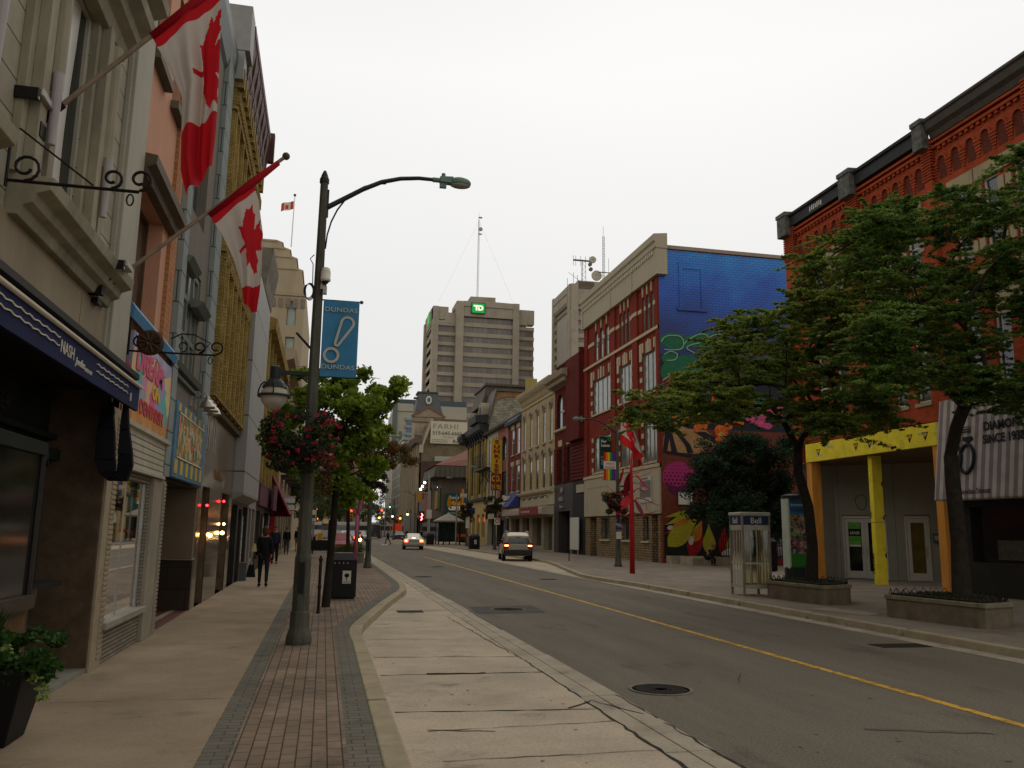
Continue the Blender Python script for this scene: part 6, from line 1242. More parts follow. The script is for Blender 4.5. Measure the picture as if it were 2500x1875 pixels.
# left flank
LFk=Fr((x0,0,0),(0,1,0),(-1,0,0))
tower_bands(T,LFk,TY+6,TY+22,zs[:-1],4.15,2.3,d=-.6,proud=.6)
mb=MB(); mb.fbox(LFk,TY+5,TY+26,-1,.3,84.5,91.5); mb.fbox(LFk,TY+22,TY+26,-1,1,0,89); mb.build('side_frame',TC,T)
sg=MB().box(54.6,59.7,TY-1.9,TY-1.3,89.3,93.2).build('logo_sign',mat('lit green sign',(.02,.32,.06),.5,var=0,emit=(.02,.55,.08),es=.35),T)
CS=CF(TY-1.9); WS=mat('lit cream letters',(.9,.9,.75),.5,var=0,emit=(1,1,.8),es=.6); MB().box(54.3,54.6,TY-1.9,TY-1.2,89.05,93.5).box(59.7,60.0,TY-1.9,TY-1.2,89.05,93.5).box(54.3,60,TY-1.9,TY-1.2,93.2,93.5).box(54.3,60,TY-1.9,TY-1.2,89.0,89.3).build('sign_border',mat('dark green edge',(.01,.12,.03),.5),sg)
def Lg(P): return [((x-60.5)*.97+54.65,(z-87.2)*.83+89.3) for x,z in P]
MB().fpoly(CS,Lg([(61.0,91.0),(63.4,91.0),(63.4,90.2),(62.6,90.2),(62.6,88.3),(61.9,88.3),(61.9,90.2),(61.0,90.2)]),.05,.2).fpoly(CS,Lg([(62.9,90.0),(63.5,90.0),(63.5,91.0),(64.2,91.0),(65.0,90.6),(65.25,89.7),(65.0,88.7),(64.2,88.3),(62.9,88.3)]),.05,.15).build('letters',WS,sg)
MB().fpoly(CS,Lg([(63.6,90.3),(64.1,90.3),(64.5,89.7),(64.1,89.0),(63.6,89.0)]),.16,.22).build('letter_counter',MATS['lit green sign'],sg)
MB().box(38.3,38.6,TY+8,TY+14,86,91).build('side_logo',MATS['lit green sign'],T)
m_=thing('radio_mast','very tall thin lattice radio mast on the concrete bank tower','antenna',(57.6,TY+4,96))
mb=MB(); X0,Y0=57.6,TY+4
for dx,dy in ((-.35,-.35),(.35,-.35),(0,.4)): mb.tube([(X0+dx,Y0+dy,95.5),(X0+dx*.8,Y0+dy*.8,131.5)],.07,4)
for k in range(46): z=95.9+k*.75; s=1 if k%2 else -1; mb.tube([(X0-s*.35,Y0-.35,z),(X0+s*.35,Y0-.35,z+.75)],.035,3); mb.tube([(X0+.35,Y0-.35,z),(X0,Y0+.4,z+.75)],.035,3)
mb.tube([(X0,Y0,131),(X0,Y0,134.6)],.05,4); MM=mat('pale painted mast steel',(.34,.32,.3),.5)
mb.build('lattice',MM,m_)
mb=MB(); mb.lathe([(.1,-.2),(.9,.0),(.9,.2),(.1,.2)],(X0+.6,Y0-1,127),12,axis='y'); mb.box(X0-.2,X0+1.3,Y0-.6,Y0+.3,132.2,132.6); mb.box(X0,X0+1.3,Y0-.5,Y0,124.8,125.3); mb.build('dish',MM,m_)
mb=MB()
for dx in (-16,16): mb.tube([(X0,Y0,131),(X0+dx,Y0,94.5)],.025,3)
mb.build('guy_wire',MM,m_)
# second tower
T=thing('second_tower','concrete slab tower with ribbed window strips partly hidden behind the mural building','building',(95,300,0))
SY=300.; C=CF(SY); sx0=87.9
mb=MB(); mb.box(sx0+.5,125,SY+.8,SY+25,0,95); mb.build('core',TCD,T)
LF2=Fr((sx0,0,0),(0,1,0),(-1,0,0)); zs=[83.4-3.5*i for i in range(21)][::-1]
g=MB(); c=MB()
for z in zs[:-1]:
    g.fbox(C,sx0+2.8,sx0+16,-.6,0,z,z+1.75); c.fbox(C,sx0+2.8,sx0+16,-.6,.5,z+1.75,z+3.45)
    g.fbox(LF2,SY+18.6,SY+21.5,-.4,.0,z,z+1.75); c.fbox(LF2,SY+18.6,SY+21.5,-.5,.35,z+1.75,z+3.45)
g.build('window_band',TG,T); c.build('spandrel_bands',TC,T)
mb=MB(); mb.fbox(C,sx0,sx0+2.8,-3,1.6,0,95.6); mb.fbox(LF2,SY-1,SY+2.2,-2,.6,0,95.6); mb.fbox(LF2,SY+21.6,SY+24,-2,.8,0,95.8); mb.fprof(LF2,SY+2,SY+21.7,[(-2,88),(.2,88),(.8,89),(.8,95.2),(-2,96)]); mb.fbox(C,sx0+2.8,sx0+40,-2,.8,86,94.6); mb.box(91.5,125,SY+1.5,SY+22,94,98)
mb.build('concrete_frame',TC,T)
RB3=mat('pale ribbed cladding',(.36,.34,.31),.6,var=.08); MB().fbox(LF2,SY+2.3,SY+18.5,-.4,.1,0,85).build('ribbed_wall',stripes('ribbed pale cladding',(.36,.34,.31),(.25,.235,.21),1.0,.85,0),T)
MB().fbox(LF2,SY+2.3,SY+21.5,.11,.3,85,85.6).fbox(LF2,SY+2.3,SY+21.5,.81,.9,92,92.4).fbox(C,sx0+2.8,sx0+40,.81,.9,94.0,94.5).fbox(C,sx0+2.8,sx0+30,.81,.9,86.9,88).box(91.6,98.0,SY+1.3,SY+1.5,95.3,97.6).build('brown_band',mat('brown recessed band',(.12,.09,.07),.7),T)
for i,(x,y,h,lb) in enumerate(((94.6,305,9.5,'chunky lattice antenna tower with round dishes on the slab tower roof'),(102,302,19,'slender whip mast right of the dish tower behind the cream attic'))):
    a=thing('rooftop_antenna',lb,'antenna',(x,y,98)); mb=MB(); r=.9 if i==0 else .4
    for dx,dy in ((-r,-r),(r,-r),(0,r)): mb.tube([(x+dx,y+dy,97.8),(x+dx*.8,y+dy*.8,98+h)],.1,4)
    for k in range(int(h/1.1)): z=98+k*1.1; s=1 if k%2 else -1; mb.tube([(x-s*r,y-r,z),(x+s*r,y-r,z+1.1)],.07,3)
    mb.build('lattice',mat('grey mast steel',(.13,.13,.125),.5),a)
    if i==0:
        for k,(dx,dz,rr) in enumerate(((5.2,3.2,2.1),(3.6,9.6,1.4),(2.5,7.6,.8),(2.8,5.6,.8))):
            MB().lathe([(.2,.7),(rr,.3),(rr,-.3),(rr*.9,-.4),(.2,-.4)],(x+dx,y-1.2,98+dz),14,axis='y').build('dish',mat('cream dish',(.42,.38,.32),.5) if k<2 else MATS['grey mast steel'],a)
        mb=MB(); mb.box(x-4,x+3,y-.5,y+.5,98+h-.4,98+h)
        for dx in (-4,-3,-1,1,2.6): mb.tube([(x+dx,y,98+h-2.5),(x+dx,y,98+h+1.6)],.09,4)
        mb.tube([(x-6,y,102),(x,y,98)],.08,3); mb.build('antenna_array',MATS['grey mast steel'],a)
    else: MB().tube([(x,y,98+h),(x,y,98+h+4)],.08,4).build('whip',MM,a); MB().box(x-2,x+2.5,y-.2,y+.2,102,102.3).tube([(x+2.2,y,102.2),(x+2.2,y,108)],.08,4).build('crossarm',MATS['grey mast steel'],a)
for i,(x,h) in enumerate(((88.5,6),(91,8.5),(92.6,7.5))):
    a=thing('whip_antenna','thin upright whip antennas on the left edge of the slab tower roof','antenna',(x,306,95),'whip antennas on the slab tower'); MB().tube([(x,306,95),(x,306,94+h)],.1,4).build('whip',MATS['grey mast steel'],a); MB().box(x-.3,x+.3,305.7,306.3,94.9,96).build('mount',MATS['grey mast steel'],a)
# grey block low between towers
T=thing('low_grey_block','low grey block seen between the bank tower and the slab tower','building',(75,260,0)); mb=MB(); mb.box(69,100,258,285,0,45); mb.box(72,78,257,260,45,46.8); mb.build('wall',TCD,T); MB().box(69.5,99,257.8,258,41,42).build('window_band',TG,T)
# glass and concrete civic building left of the mansard tower
T=thing('glass_block','grey concrete and blue glass block with planted roof left of the mansard tower','building',(22,250,0))
C=CF(246); mb=MB(); mb.box(19.2,40,246,280,0,37.9); mb.fbox(C,19.2,24,-1,.4,36,38.2); mb.build('wall',mat('pale concrete panel',(.35,.33,.28),.8,var=.08,sc=.2),T)
MB().fbox(C,18.0,19.4,-.6,.6,20,38).build('slate_fin',mat('slate blue fin',(.11,.13,.14),.6),T); MB().fbox(C,20.0,21.0,.0,.1,8,30).build('dark_slot',GLASS,T)
mb=MB()
for k in range(10): mb.fbox(C,22.3,27,.0,.5,12+k*2.2,13.5+k*2.2)
mb.build('blue_glazing',mat('blue window strips',(.05,.08,.12),.15,spec=.7),T); mb=MB(); 
for k in range(11): mb.fbox(C,21.7,27,.0,.7,11.3+k*2.2,12+k*2.2)
mb.build('blue_bands',mat('grey blue bands',(.22,.26,.3),.5),T)
MB().box(19.6,40,246.5,279,37.9,39.6).build('penthouse',mat('dark blue penthouse glass',(.06,.08,.09),.2),T)
FL=[]
# far right side facades beyond
T=thing('curtain_wall_building','long glazed office front along the far right side of the street','building',(18.6,240,0))
CWB=brick('green grey curtain wall',(.10,.13,.125),(.15,.18,.17),(.32,.33,.31),2.2,2.6,.22,rough=.2,off=0,var=.3,sc=.1,bump=0)
MB().box(18.6,30,212.5,245.5,0,24).build('curtain_wall',CWB,T); MB().box(18.4,30,212.4,240,24,24.6).box(18.4,18.6,212.4,245,3.8,4.4).build('fascia',mat('pale grey fascia',(.33,.32,.29),.7),T)
T=thing('far_brick_tower','brownish apartment block closing the end of the street behind the trees','building',(5,420,0))
mb=MB(); mb.box(-25,22,420,450,0,42); mb.box(-2,16,418,452,42,48); mb.build('wall',mat('brown pink render',(.27,.2,.16),.8,var=.12,sc=.05),T); mb=MB()
for k in range(10): mb.box(-24,21,419.8,420,5+k*3.8,6.7+k*3.8)
mb.build('window_band',mat('dusky windows',(.1,.095,.09),.3,var=.3,sc=.1),T)
T=thing('far_plum_block','plum and beige block farther down on the right of the street','building',(14,330,0)); mb=MB(); mb.box(10.5,17.5,330,350,0,30); mb.build('wall',mat('beige render far',(.35,.3,.2),.8),T); mb=MB(); mb.box(7.5,10.4,328,345,0,26); mb.build('plum_wing',mat('plum render far',(.13,.06,.07),.8),T)
T=thing('far_left_block','grey block on the far left of the street beyond the crossing','building',(-15,250,0)); mb=MB(); mb.box(-30,-3,215,330,0,17); mb.build('wall',mat('far grey render',(.24,.21,.18),.8,var=.1,sc=.1),T); mb=MB()
for k in range(4): mb.box(-29,-2.9,214.9,330.1,4+k*3.4,5.6+k*3.4)
mb.build('window_band',mat('dusky windows',(.1,.095,.09),.3),T)
# ================================================================== STREET FURNITURE
BANB=mat('blue banner cloth',(.045,.21,.40),.6,var=.15,sc=2); BANW=mat('pale banner print',(.45,.45,.42),.6,var=.1)
def lamp_master():
    t=thing('street_lamp','tall green-grey octagonal street lamp in the brick paving with curved arm, globe lantern and hanging basket','street lamp',(0,0,0),'octagonal street lamps')
    mb=MB(); mb.lathe([(.19,0),(.2,.04),(.19,.12),(.16,.2),(.15,.24),(.148,.44),(.13,.47),(.126,1.22),(.118,1.25),(.108,1.28),(.064,7.08)],(0,0,0),8,ph=PI/8); mb.box(-.05,.03,-.135,-.1,.85,1.15); mb.build('post',LAMPOST,t)
    MB().box(-.045,.035,-.14,-.12,.72,1.16).build('access_panel',BLACK,t)
    MB().lathe([(.075,7.06),(.075,7.13),(.06,7.16),(.05,7.2),(.02,7.27)],(0,0,0),10).build('post_cap',LAMPGRN,t)
    mb=MB(); 
    for z in (1.75,2.06,2.18,2.38,2.42,3.95,4.0,4.35,4.62): mb.lathe([(.112-.0065*z,z),(.112-.0065*z,z+.015)],(0,0,0),8,ph=PI/8)
    mb.build('steel_strap',STEEL,t)
    P=[(.06,0,6.66),(.3,0,6.82),(.6,0,7.02),(.9,0,7.18),(1.2,0,7.27),(1.5,0,7.31),(1.76,0,7.31)]
    MB().tube(P,[.042,.04,.038,.036,.034,.032,.03],8).box(.05,.085,-.03,.03,6.5,6.95).build('arm',LAMPGRN,t)
    P=[(.07,0,5.98)]+[(.07+.92*(1-math.cos(a))*.98,0,5.98+1.18*math.sin(a)) for a in [i*PI/2/8 for i in range(1,9)]]
    MB().tube(P,.014,6).build('brace',LAMPGRN,t)
    h=MB(); h.tube([(1.72,0,7.31),(1.88,0,7.31)],.042,10); h.hexa([(1.84,-.06,7.27),(2.06,-.07,7.26),(2.06,.07,7.26),(1.84,.06,7.27),(1.84,-.05,7.37),(2.06,-.06,7.38),(2.06,.06,7.38),(1.84,.05,7.37)]); h.ball((2.17,0,7.30),.15,14,None,(1.3,.75,.62)); h.lathe([(.035,0),(.035,.06),(.02,.07)],(1.9,0,7.37),8); h.box(1.84,1.95,-.03,.03,7.18,7.27)
    h.build('lamp_head',HEADGRN,t,smooth=False,bevel=.012)
    MB().ball((2.18,0,7.255),.13,14,None,(1.3,.8,.35),-1,0).build('lens',LENS,t,smooth=True)
    g=MB(); g.box(-.55,-.06,-.025,.025,3.94,4.0); g.tube([(-.06,0,3.82),(-.2,0,3.93),(-.33,0,3.95)],.015,6); g.lathe([(.075,3.86),(.08,3.9),(.08,4.05),(.06,4.06)],(-.56,0,0),12); g.build('lantern_arm',LAMPGRN,t)
    g=MB(); g.lathe([(.19,3.73),(.15,3.8),(.09,3.86),(.05,3.88)],(-.56,0,0),16)
    g.lathe([(.225,3.585),(.245,3.585),(.245,3.62),(.225,3.62)],(-.56,0,0),24)
    for a in (0,PI/2,PI,3*PI/2):
        g.tube([(-.56+r*math.cos(a),r*math.sin(a),z) for r,z in ((.235,3.6),(.232,3.68),(.2,3.77),(.15,3.82))],.012,6)
    g.build('lantern_cage',LAMPGRN,t)
    gl=mat('frosted lantern glass',(.55,.52,.45),.25,var=.12,sc=5,trans=.25); MB().ball((-.56,0,3.6),.2,20).build('globe',gl,t,smooth=True)
    return t
LM=lamp_master()
LAMPS=[LM]
def put(x,y,rz,label,z=0):
    if not put.used: LM.location=(x,y,z); LM.rotation_euler.z=rz; LM['label']=label; put.used=1; return LM
    return dup(LM,(x,y,z),rz,label)
put.used=0
put(-.27,12.98,0,'big street lamp in the brick paving nearest the camera, blue banner on its post')
put(1.93,37.4,0,'street lamp at the left kerb between the pink painted tree and the road')
put(14.35,40.4,PI,'street lamp beside the red metal tree sculpture, rainbow banner on its post')
put(14.9,74.5,PI,'street lamp behind the beige SUV with a flower basket before the blue awning')
put(15.2,91.5,PI,'street lamp before the black-corniced building, small rainbow banner on it')
put(13.3,128,PI,'street lamp on the right pavement beyond the bus shelter')
put(12.6,158,PI,'farthest street lamp on the right pavement, near the crossing')
put(2.0,52,0,'street lamp on the left kerb before the parked red car')
for ch in list(D.objects['street_lamp.001'].children):
    if ch.name.split('.')[0] in('arm','brace','lamp_head','lens'): D.objects.remove(ch)
# blue banner
def banner(x,y,s,label,kind):
    t=thing('banner',label,'banner',(x,y,4.5)); x0,x1=(x+.09*s,x+.64*s); X0,X1=min(x0,x1),max(x0,x1); z0,z1=3.94,5.15; Fc=CF(y-.02)
    if s>0:
        mb=MB(); n=12
        for i in range(n):
            a=X0+(X1-X0)*i/n; b=X0+(X1-X0)*(i+1)/n; f=lambda q:y-.02+.012*math.sin((q-X0)*9)
            mb.hexa([(a,f(a),z0),(b,f(b),z0),(b,f(b)+.01,z0),(a,f(a)+.01,z0),(a,f(a),z1),(b,f(b),z1),(b,f(b)+.01,z1),(a,f(a)+.01,z1)])
        mb.build('cloth',BANB,t)
        text('DUNDAS',Fc,(X0+X1)/2,4.965,.098,BANW,t,d=.014,align='CENTER',sx=1.18,spacing=1.1,bold=.001); text('DUNDAS',Fc,(X0+X1)/2-.01,4.06,.098,BANW,t,d=.014,align='CENTER',sx=1.18,spacing=1.1,bold=.001)
        mb=MB(); c0=Vector((X0+.2,4.3)); 
        def ring(P,w):
            n=len(P)
            for i in range(n):
                a,b,c,d_=Vector(P[i-1]),Vector(P[i]),Vector(P[(i+1)%n]),Vector(P[(i+2)%n])
                n1=(c-a).normalized(); n2=(d_-b).normalized(); m1=Vector((-n1.y,n1.x))*w; m2=Vector((-n2.y,n2.x))*w
                q=[b-m1,c-m2,c+m2,b+m1]; mb.prism([(v.x,y-.034,v.y) for v in q],(0,-.004,0))
        ring([(X0+.155+.105*math.cos(a),4.275+.105*math.sin(a)) for a in [2*PI*i/28 for i in range(28)]],.02)
        P=[]; A_=Vector((X0+.235,4.46)); B_=Vector((X0+.38,4.79))
        dv_=(B_-A_).normalized(); nn_=Vector((-dv_.y,dv_.x))
        for i in range(9): a=PI/2+PI*i/8; P.append(tuple(A_+(dv_*math.cos(a)+nn_*math.sin(a))*.03)) 
        for i in range(13): a=-PI/2+PI*i/12; P.append(tuple(B_+(dv_*math.cos(a)+nn_*math.sin(a))*.095))
        ring(P,.019)
        mb.build('exclamation_emblem',BANW,t)
        MB().box(X0,X1,y-.037,y-.036,4.0,4.001).build('hem',BANB,t) if 0 else None
    else:
        cols=[('red',(.45,.015,.01)),('orange',(.6,.16,.01)),('yellow',(.6,.45,.02)),('green',(.05,.22,.03)),('blue',(.02,.06,.26)),('violet',(.12,.02,.16))]
        for i,(n_,c_) in enumerate(cols):
            a=X0+(X1-X0)*i/6; b=X0+(X1-X0)*(i+1)/6; MB().box(a,b,y-.02,y-.01,z0,z1).build('rainbow_stripe',mat('rainbow '+n_,c_,.6,var=.1),t)
        MB().box(X0-.01,X1+.01,y-.028,y-.022,4.42,4.76).build('white_patch',WHITE,t); text('PRIDE',Fc,(X0+X1)/2,4.6,.15,mat('pink print',(.5,.1,.2),.6),t,d=.012,align='CENTER',shear=.3); MB().box(X0+.03,X1-.03,y-.032,y-.03,4.5,4.52).box(X0+.03,X1-.06,y-.032,y-.03,4.45,4.465).build('small_print',BLACK,t)
    mb=MB()
    for z in (z0,z1): mb.tube([(x,y,z),(x+.7*s,y,z)],.012,6)
    mb.build('rod',IRON,t); mb=MB(); mb.ball((x+.67*s,y,z1),.03,8); mb.build('finial',mat('brown ball finial',(.09,.06,.035),.4),t)
    return t
banner(-.27,12.98,1,'blue DUNDAS banner with a white exclamation mark on the nearest lamp','b')
bR=banner(14.35,40.4,-1,'rainbow banner with a white patch beside the red metal tree','r'); bR.scale=(1.15,)*3; bR.location=(14.35,40.4,4.9)
for o_ in (banner(15.2,91.5,-1,'smaller rainbow banner on the lamp before the black-corniced building','r'),): o_.scale=(1.25,)*3; o_.location=(15.2,91.5,5.3)
for b_,(bx,by) in ((bR,(14.35,40.4)),):
    pass
# camera, cable loop, flag holder on lamp 1
t=thing('security_camera','white dome security camera on the nearest lamp post above the banner','security camera',(-.17,12.86,5.5))
MB().lathe([(.02,.2),(.06,.18),(.075,.12),(.075,.03),(.078,.03),(.078,-.02),(.06,-.03)],(-.17,12.86,5.44),16).build('housing',WHITE,t,smooth=True); MB().ball((-.17,12.86,5.42),.055,12,None,(1,1,1),-1,0).build('dome',SHOPG,t,smooth=True); MB().box(-.24,-.15,12.9,12.95,5.3,5.5).box(-.2,-.14,12.86,12.94,5.22,5.34).build('bracket',STEEL,t)
t=thing('cable_coil','loop of black cable strapped to the left of the nearest lamp post','cable',(-.4,12.93,5.3)); mb=MB()
for k in range(4):
    mb.tube([(-.42+.07*math.cos(a)+.008*k,12.93+.01*k,5.26+(.11+.01*k)*math.sin(a)) for a in [i*2*PI/14 for i in range(15)]],.006,5)
mb.tube([(-.36,12.93,5.35),(-.37,12.93,5.7),(-.42,12.93,5.78),(-.36,12.93,5.85)],.008,5); mb.tube([(-.56,12.98,4.6),(-.33,12.98,4.36)],.02,6); mb.build('coil',BLACK,t)
# leaves helper -----------------------------------------------------
def leafmesh(name,mats,parent,centers,radii,counts,lw,flat=.4,seed=1,mi=None,fold=False,shell=.35,loc=None,droop=0):
    rng=np.random.default_rng(seed); V=[];nf=0
    for c,r,n in zip(centers,radii,counts):
        d=rng.normal(size=(n,3)); d/=np.linalg.norm(d,axis=1)[:,None]; q=rng.random(n)**shell
        p=np.array(c)+d*q[:,None]*np.array(r)
        a=rng.normal(size=(n,3)); a[:,2]*=flat; a[:,2]-=droop; a/=np.linalg.norm(a,axis=1)[:,None]
        b=rng.normal(size=(n,3)); b[:,2]*=flat; b-=a*(a*b).sum(1)[:,None]; b/=np.linalg.norm(b,axis=1)[:,None]
        l=lw[0]*rng.uniform(.6,1.25,n)[:,None]; w=lw[1]*rng.uniform(.6,1.25,n)[:,None]
        V.append(np.stack([p-a*l*.5,p+b*w*.5,p+a*l*.5,p-b*w*.5],1).reshape(-1,3))
    V=np.concatenate(V); nf=len(V)//4; o0=np.array(ORG[parent.name] if parent is not None else loc); V=V-o0
    me=D.meshes.new(name); me.vertices.add(len(V)); me.vertices.foreach_set('co',V.ravel()); me.loops.add(nf*4); me.loops.foreach_set('vertex_index',np.arange(nf*4)); me.polygons.add(nf)
    me.polygons.foreach_set('loop_start',np.arange(0,nf*4,4)); me.polygons.foreach_set('loop_total',np.full(nf,4)); 
    if not isinstance(mats,(list,tuple)): mats=[mats]
    for m in mats: me.materials.append(m)
    if mi is not None: me.polygons.foreach_set('material_index',np.random.default_rng(seed+9).choice(len(mats),nf,p=mi).astype(np.int32))
    me.update(calc_edges=True); me.validate(); return link(name,me,parent,None if parent is not None else loc)
BASKL=leafmat('basket leaves',[(.012,.022,.008),(.03,.05,.015),(.06,.05,.025)],.2); PINK=leafmat('pink begonia petals',[(.42,.03,.06),(.5,.04,.09),(.36,.02,.035)],.3); RUST=leafmat('rusty trailing leaves',[(.05,.02,.012),(.09,.035,.02),(.04,.035,.012)],.25)
def basket(x,y,z,label,s=1,flowers=26,seed=1,group='hanging flower baskets'):
    t=thing('hanging_basket',label,'flower basket',(x,y,z),group)
    MB().lathe([(.05*s,-.3*s),(.2*s,-.26*s),(.3*s,-.1*s),(.32*s,0),(.28*s,0),(.05*s,-.02)],(x,y,z-.05),14).build('basket_bowl',BLACK,t)
    r=random.Random(seed); cs=[];rs=[];ns=[]
    for i in range(30): a=r.random()*2*PI; q=r.uniform(.15,.42)*s; zz=z+r.uniform(-.42,.38)*s; cs.append((x+q*math.cos(a)*1.15,y+q*math.sin(a)*.8,zz)); rs.append((.17*s,.15*s,.13*s)); ns.append(200)
    leafmesh('foliage',BASKL,t,cs,rs,ns,(.06*s,.035*s),1,seed)
    cs=[(x+(.3+.08*i%.1)*s+.05*i*s*.3,y-.05,z-.25*s-.11*i*s) for i in range(6)]; leafmesh('trailing_leaves',RUST,t,cs,[(.13*s,.1*s,.1*s)]*6,[90]*6,(.055*s,.03*s),1,seed+3)
    cs=[]
    for i in range(flowers): a=r.uniform(PI*.95,PI*2.05); q=r.uniform(.3,.5)*s; cs.append((x+q*math.cos(a)*1.2,y+q*math.sin(a)*.85,z+r.uniform(-.4,.42)*s))
    leafmesh('flowers',PINK,t,cs,[(.035*s,.03*s,.03*s)]*len(cs),[14]*len(cs),(.04*s,.032*s),1,seed+5)
    return t
basket(-.38,12.72,2.95,'large hanging basket of pink begonias on the nearest lamp post',.95,60,1)
basket(2.0,37.2,3.75,'dark red leafed hanging basket on the lamp by the left kerb',1.15,8,2)
basket(14.1,40.15,3.15,'rust and pink flower basket beside the red metal tree',1.25,26,3)
basket(14.7,74.3,4.0,'flower basket on the lamp behind the beige SUV',1.6,20,4)
basket(15.0,91.3,3.9,'flower basket on the lamp under the small rainbow banner',1.6,20,5)
# posters and parking meter on right lamp
t=thing('lamp_poster','dark purple poster taped on the lamp post by the red metal tree','poster',(14.3,40.25,1.9)); MB().box(14.17,14.5,40.2,40.235,1.75,2.3).build('poster_sheet',patchy('concert poster',[(.06,.04,.09),(.2,.16,.25),(.03,.03,.05),(.3,.28,.32)],sc=9),t); MB().box(14.2,14.46,40.2,40.235,1.35,1.7).build('torn_paper',WHITE,t)
t=thing('parking_meter','grey parking meter behind the lamp post at the stone-faced bank front','parking meter',(14.8,41.5,0)); MB().tube([(14.8,41.5,0),(14.8,41.5,1.15)],.035,8).build('post',STEEL,t); MB().ball((14.8,41.5,1.3),.13,12,None,(.75,.6,1.3)).build('meter_head',mat('meter grey',(.05,.05,.05),.4),t,smooth=True)
t=thing('lease_board','dark green For Lease board hung on the brick front above the rainbow banner','sign',(18.6,57.6,7)); LF_=CF(54); MB().box(17.95,18.75,54,54.08,5.85,8.05).build('board_panel',mat('dark green board',(.012,.04,.03),.5),t); text('For\nLease',LF_,18.02,7.65,.27,WHITE,t,d=.01,bold=.012); text('in\nUrban\nCore',LF_,18.02,6.6,.22,WHITE,t,d=.01); MB().tube([(17.9,54.04,8.1),(18.9,54.04,8.1)],.03,4).lathe([(.07,0),(.11,0),(.11,.03),(.07,.03)],(18.6,53.95,7.88),12,axis='y').build('ring_emblem',mat('bright green poster',(.12,.38,.05),.6),t)
# bollard, bin, garbage
def pole_bollard(x,y,h,label):
    t=thing('bicycle_post',label,'bicycle post',(x,y,0)); MB().lathe([(.045,0),(.045,.02),(.03,.04),(.03,h*.42),(.04,h*.43),(.04,h*.47),(.03,h*.48),(.03,h*.9),(.042,h*.91),(.042,h*.94),(.02,h*.97),(.025,h*.985),(.005,h)],(x,y,0),12).build('post_body',BLACK,t,smooth=False)
    mb=MB(); mb.tube([(x+.11*math.cos(a),y,h*.66+.2*math.sin(a)) for a in [2*PI*i/20 for i in range(21)]],.011,6) if 0 else mb.tube([(x,y-.0+.1*math.cos(a),h*.68+.19*math.sin(a)) for a in [2*PI*i/20 for i in range(21)]],.012,6); mb.build('ring',BLACK,t)
pole_bollard(-.02,17.5,1.12,'slim black bicycle post beside the young tree, near lamp')
pole_bollard(14.1,48.2,1.2,'slim black bicycle post on the right pavement left of the lamp')
def bin_(x,y,label,w=.6,d=.52,h=1.0,rz=0,badge=True):
    t=thing('litter_bin',label,'litter bin',(x,y,0))
    MB().box(x-w/2,x+w/2,y-d/2,y+d/2,.04,h-.1).box(x-w/2+.04,x+w/2-.04,y-d/2+.04,y+d/2-.04,0,.04).build('bin_body',BLACK,t,bevel=.008)
    mb=MB(); z=h-.095; mb.hexa([(x-w/2-.015,y-d/2-.02,z),(x+w/2+.015,y-d/2-.02,z),(x+w/2+.015,y+d/2+.02,z),(x-w/2-.015,y+d/2+.02,z),(x-w/2+.11,y-d/2+.13,z+.17),(x+w/2-.11,y-d/2+.13,z+.17),(x+w/2-.11,y+d/2-.1,z+.17),(x-w/2+.11,y+d/2-.1,z+.17)]); mb.build('lid',mat('dark grey bin lid',(.035,.035,.037),.45,var=.15),t,bevel=.006)
    f=y-d/2-.004
    if badge:
        b=MB().box(x-.03,x+.17,f-.006,f,h*.36,h*.66).build('badge',WHITE,t); C_=CF(f-.006); mb=MB()
        mb.ball((x+.07,f-.008,h*.55),.06,10,None,(1,.05,.85)); mb.box(x+.06,x+.08,f-.012,f-.006,h*.43,h*.52); mb.build('tree_emblem',BLACK,b); text('London',C_,x+.07,h*.385,.05,BLACK,b,d=.004,align='CENTER')
    mb=MB()
    for i in range(4): mb.box(x-w/2+.07+i*.1,x-w/2+.09+i*.1,f-.004,f,h*.82,h*.86)
    mb.tube([(x+w/2,y-.1,h*.68),(x+w/2+.05,y-.1,h*.7),(x+w/2+.05,y-.1,h*.62)],.012,5); mb.build('latch',STEEL,t)
bin_(.53,21.2,'black litter bin with a white tree badge behind the young maple')
bin_(13.4,76.5,'black litter bin with a white badge left of the beige SUV',.95,.7,1.25)
bin_(11.9,97,'black bin with a sloped grey top near the bus shelter',.85,.7,1.25,badge=False)
bin_(20.0,36.3,'tall black bin behind the phone booth',1.0,.7,1.45)
# phone booth
t=thing('phone_booth','aluminium and glass telephone booth with dark blue Bell panels','phone booth',(11.6,22.1,0))
Cn=Vector((11.3,21.65,0)); e1=Vector((.998,-.056,0)).normalized(); e2=Vector((.056,.998,0)).normalized(); W=.84
ALU=mat('dull aluminium',(.42,.40,.34),.5,metal=0,var=.15,sc=6)
BF1=Fr(Cn,e1,Vector((e1.y,-e1.x,0))); BF2=Fr(Cn+e2*W,-e2,Vector((-e2.y,e2.x,0))); BF3=Fr(Cn+e1*W,e2,e1); BF4=Fr(Cn+e2*W,e1,e2)
BF2=Fr(Cn+e2*W,-e2,-e1)
mb=MB()
for F_ in (BF1,BF2,BF3,BF4):
    for u in (0,W-.06): mb.fbox(F_,u,u+.06,-.06,0,.0,2.2)
    mb.fbox(F_,.06,W-.06,-.045,-.005,.2,.3); mb.fbox(F_,.06,W-.06,-.045,-.005,.85,.9); mb.fbox(F_,.06,W-.06,-.045,-.005,1.78,1.92)
    for u in (.22,.42,.62): mb.fbox(F_,u,u+.025,-.04,-.015,.3,1.78)
mb.build('booth_frame',ALU,t)
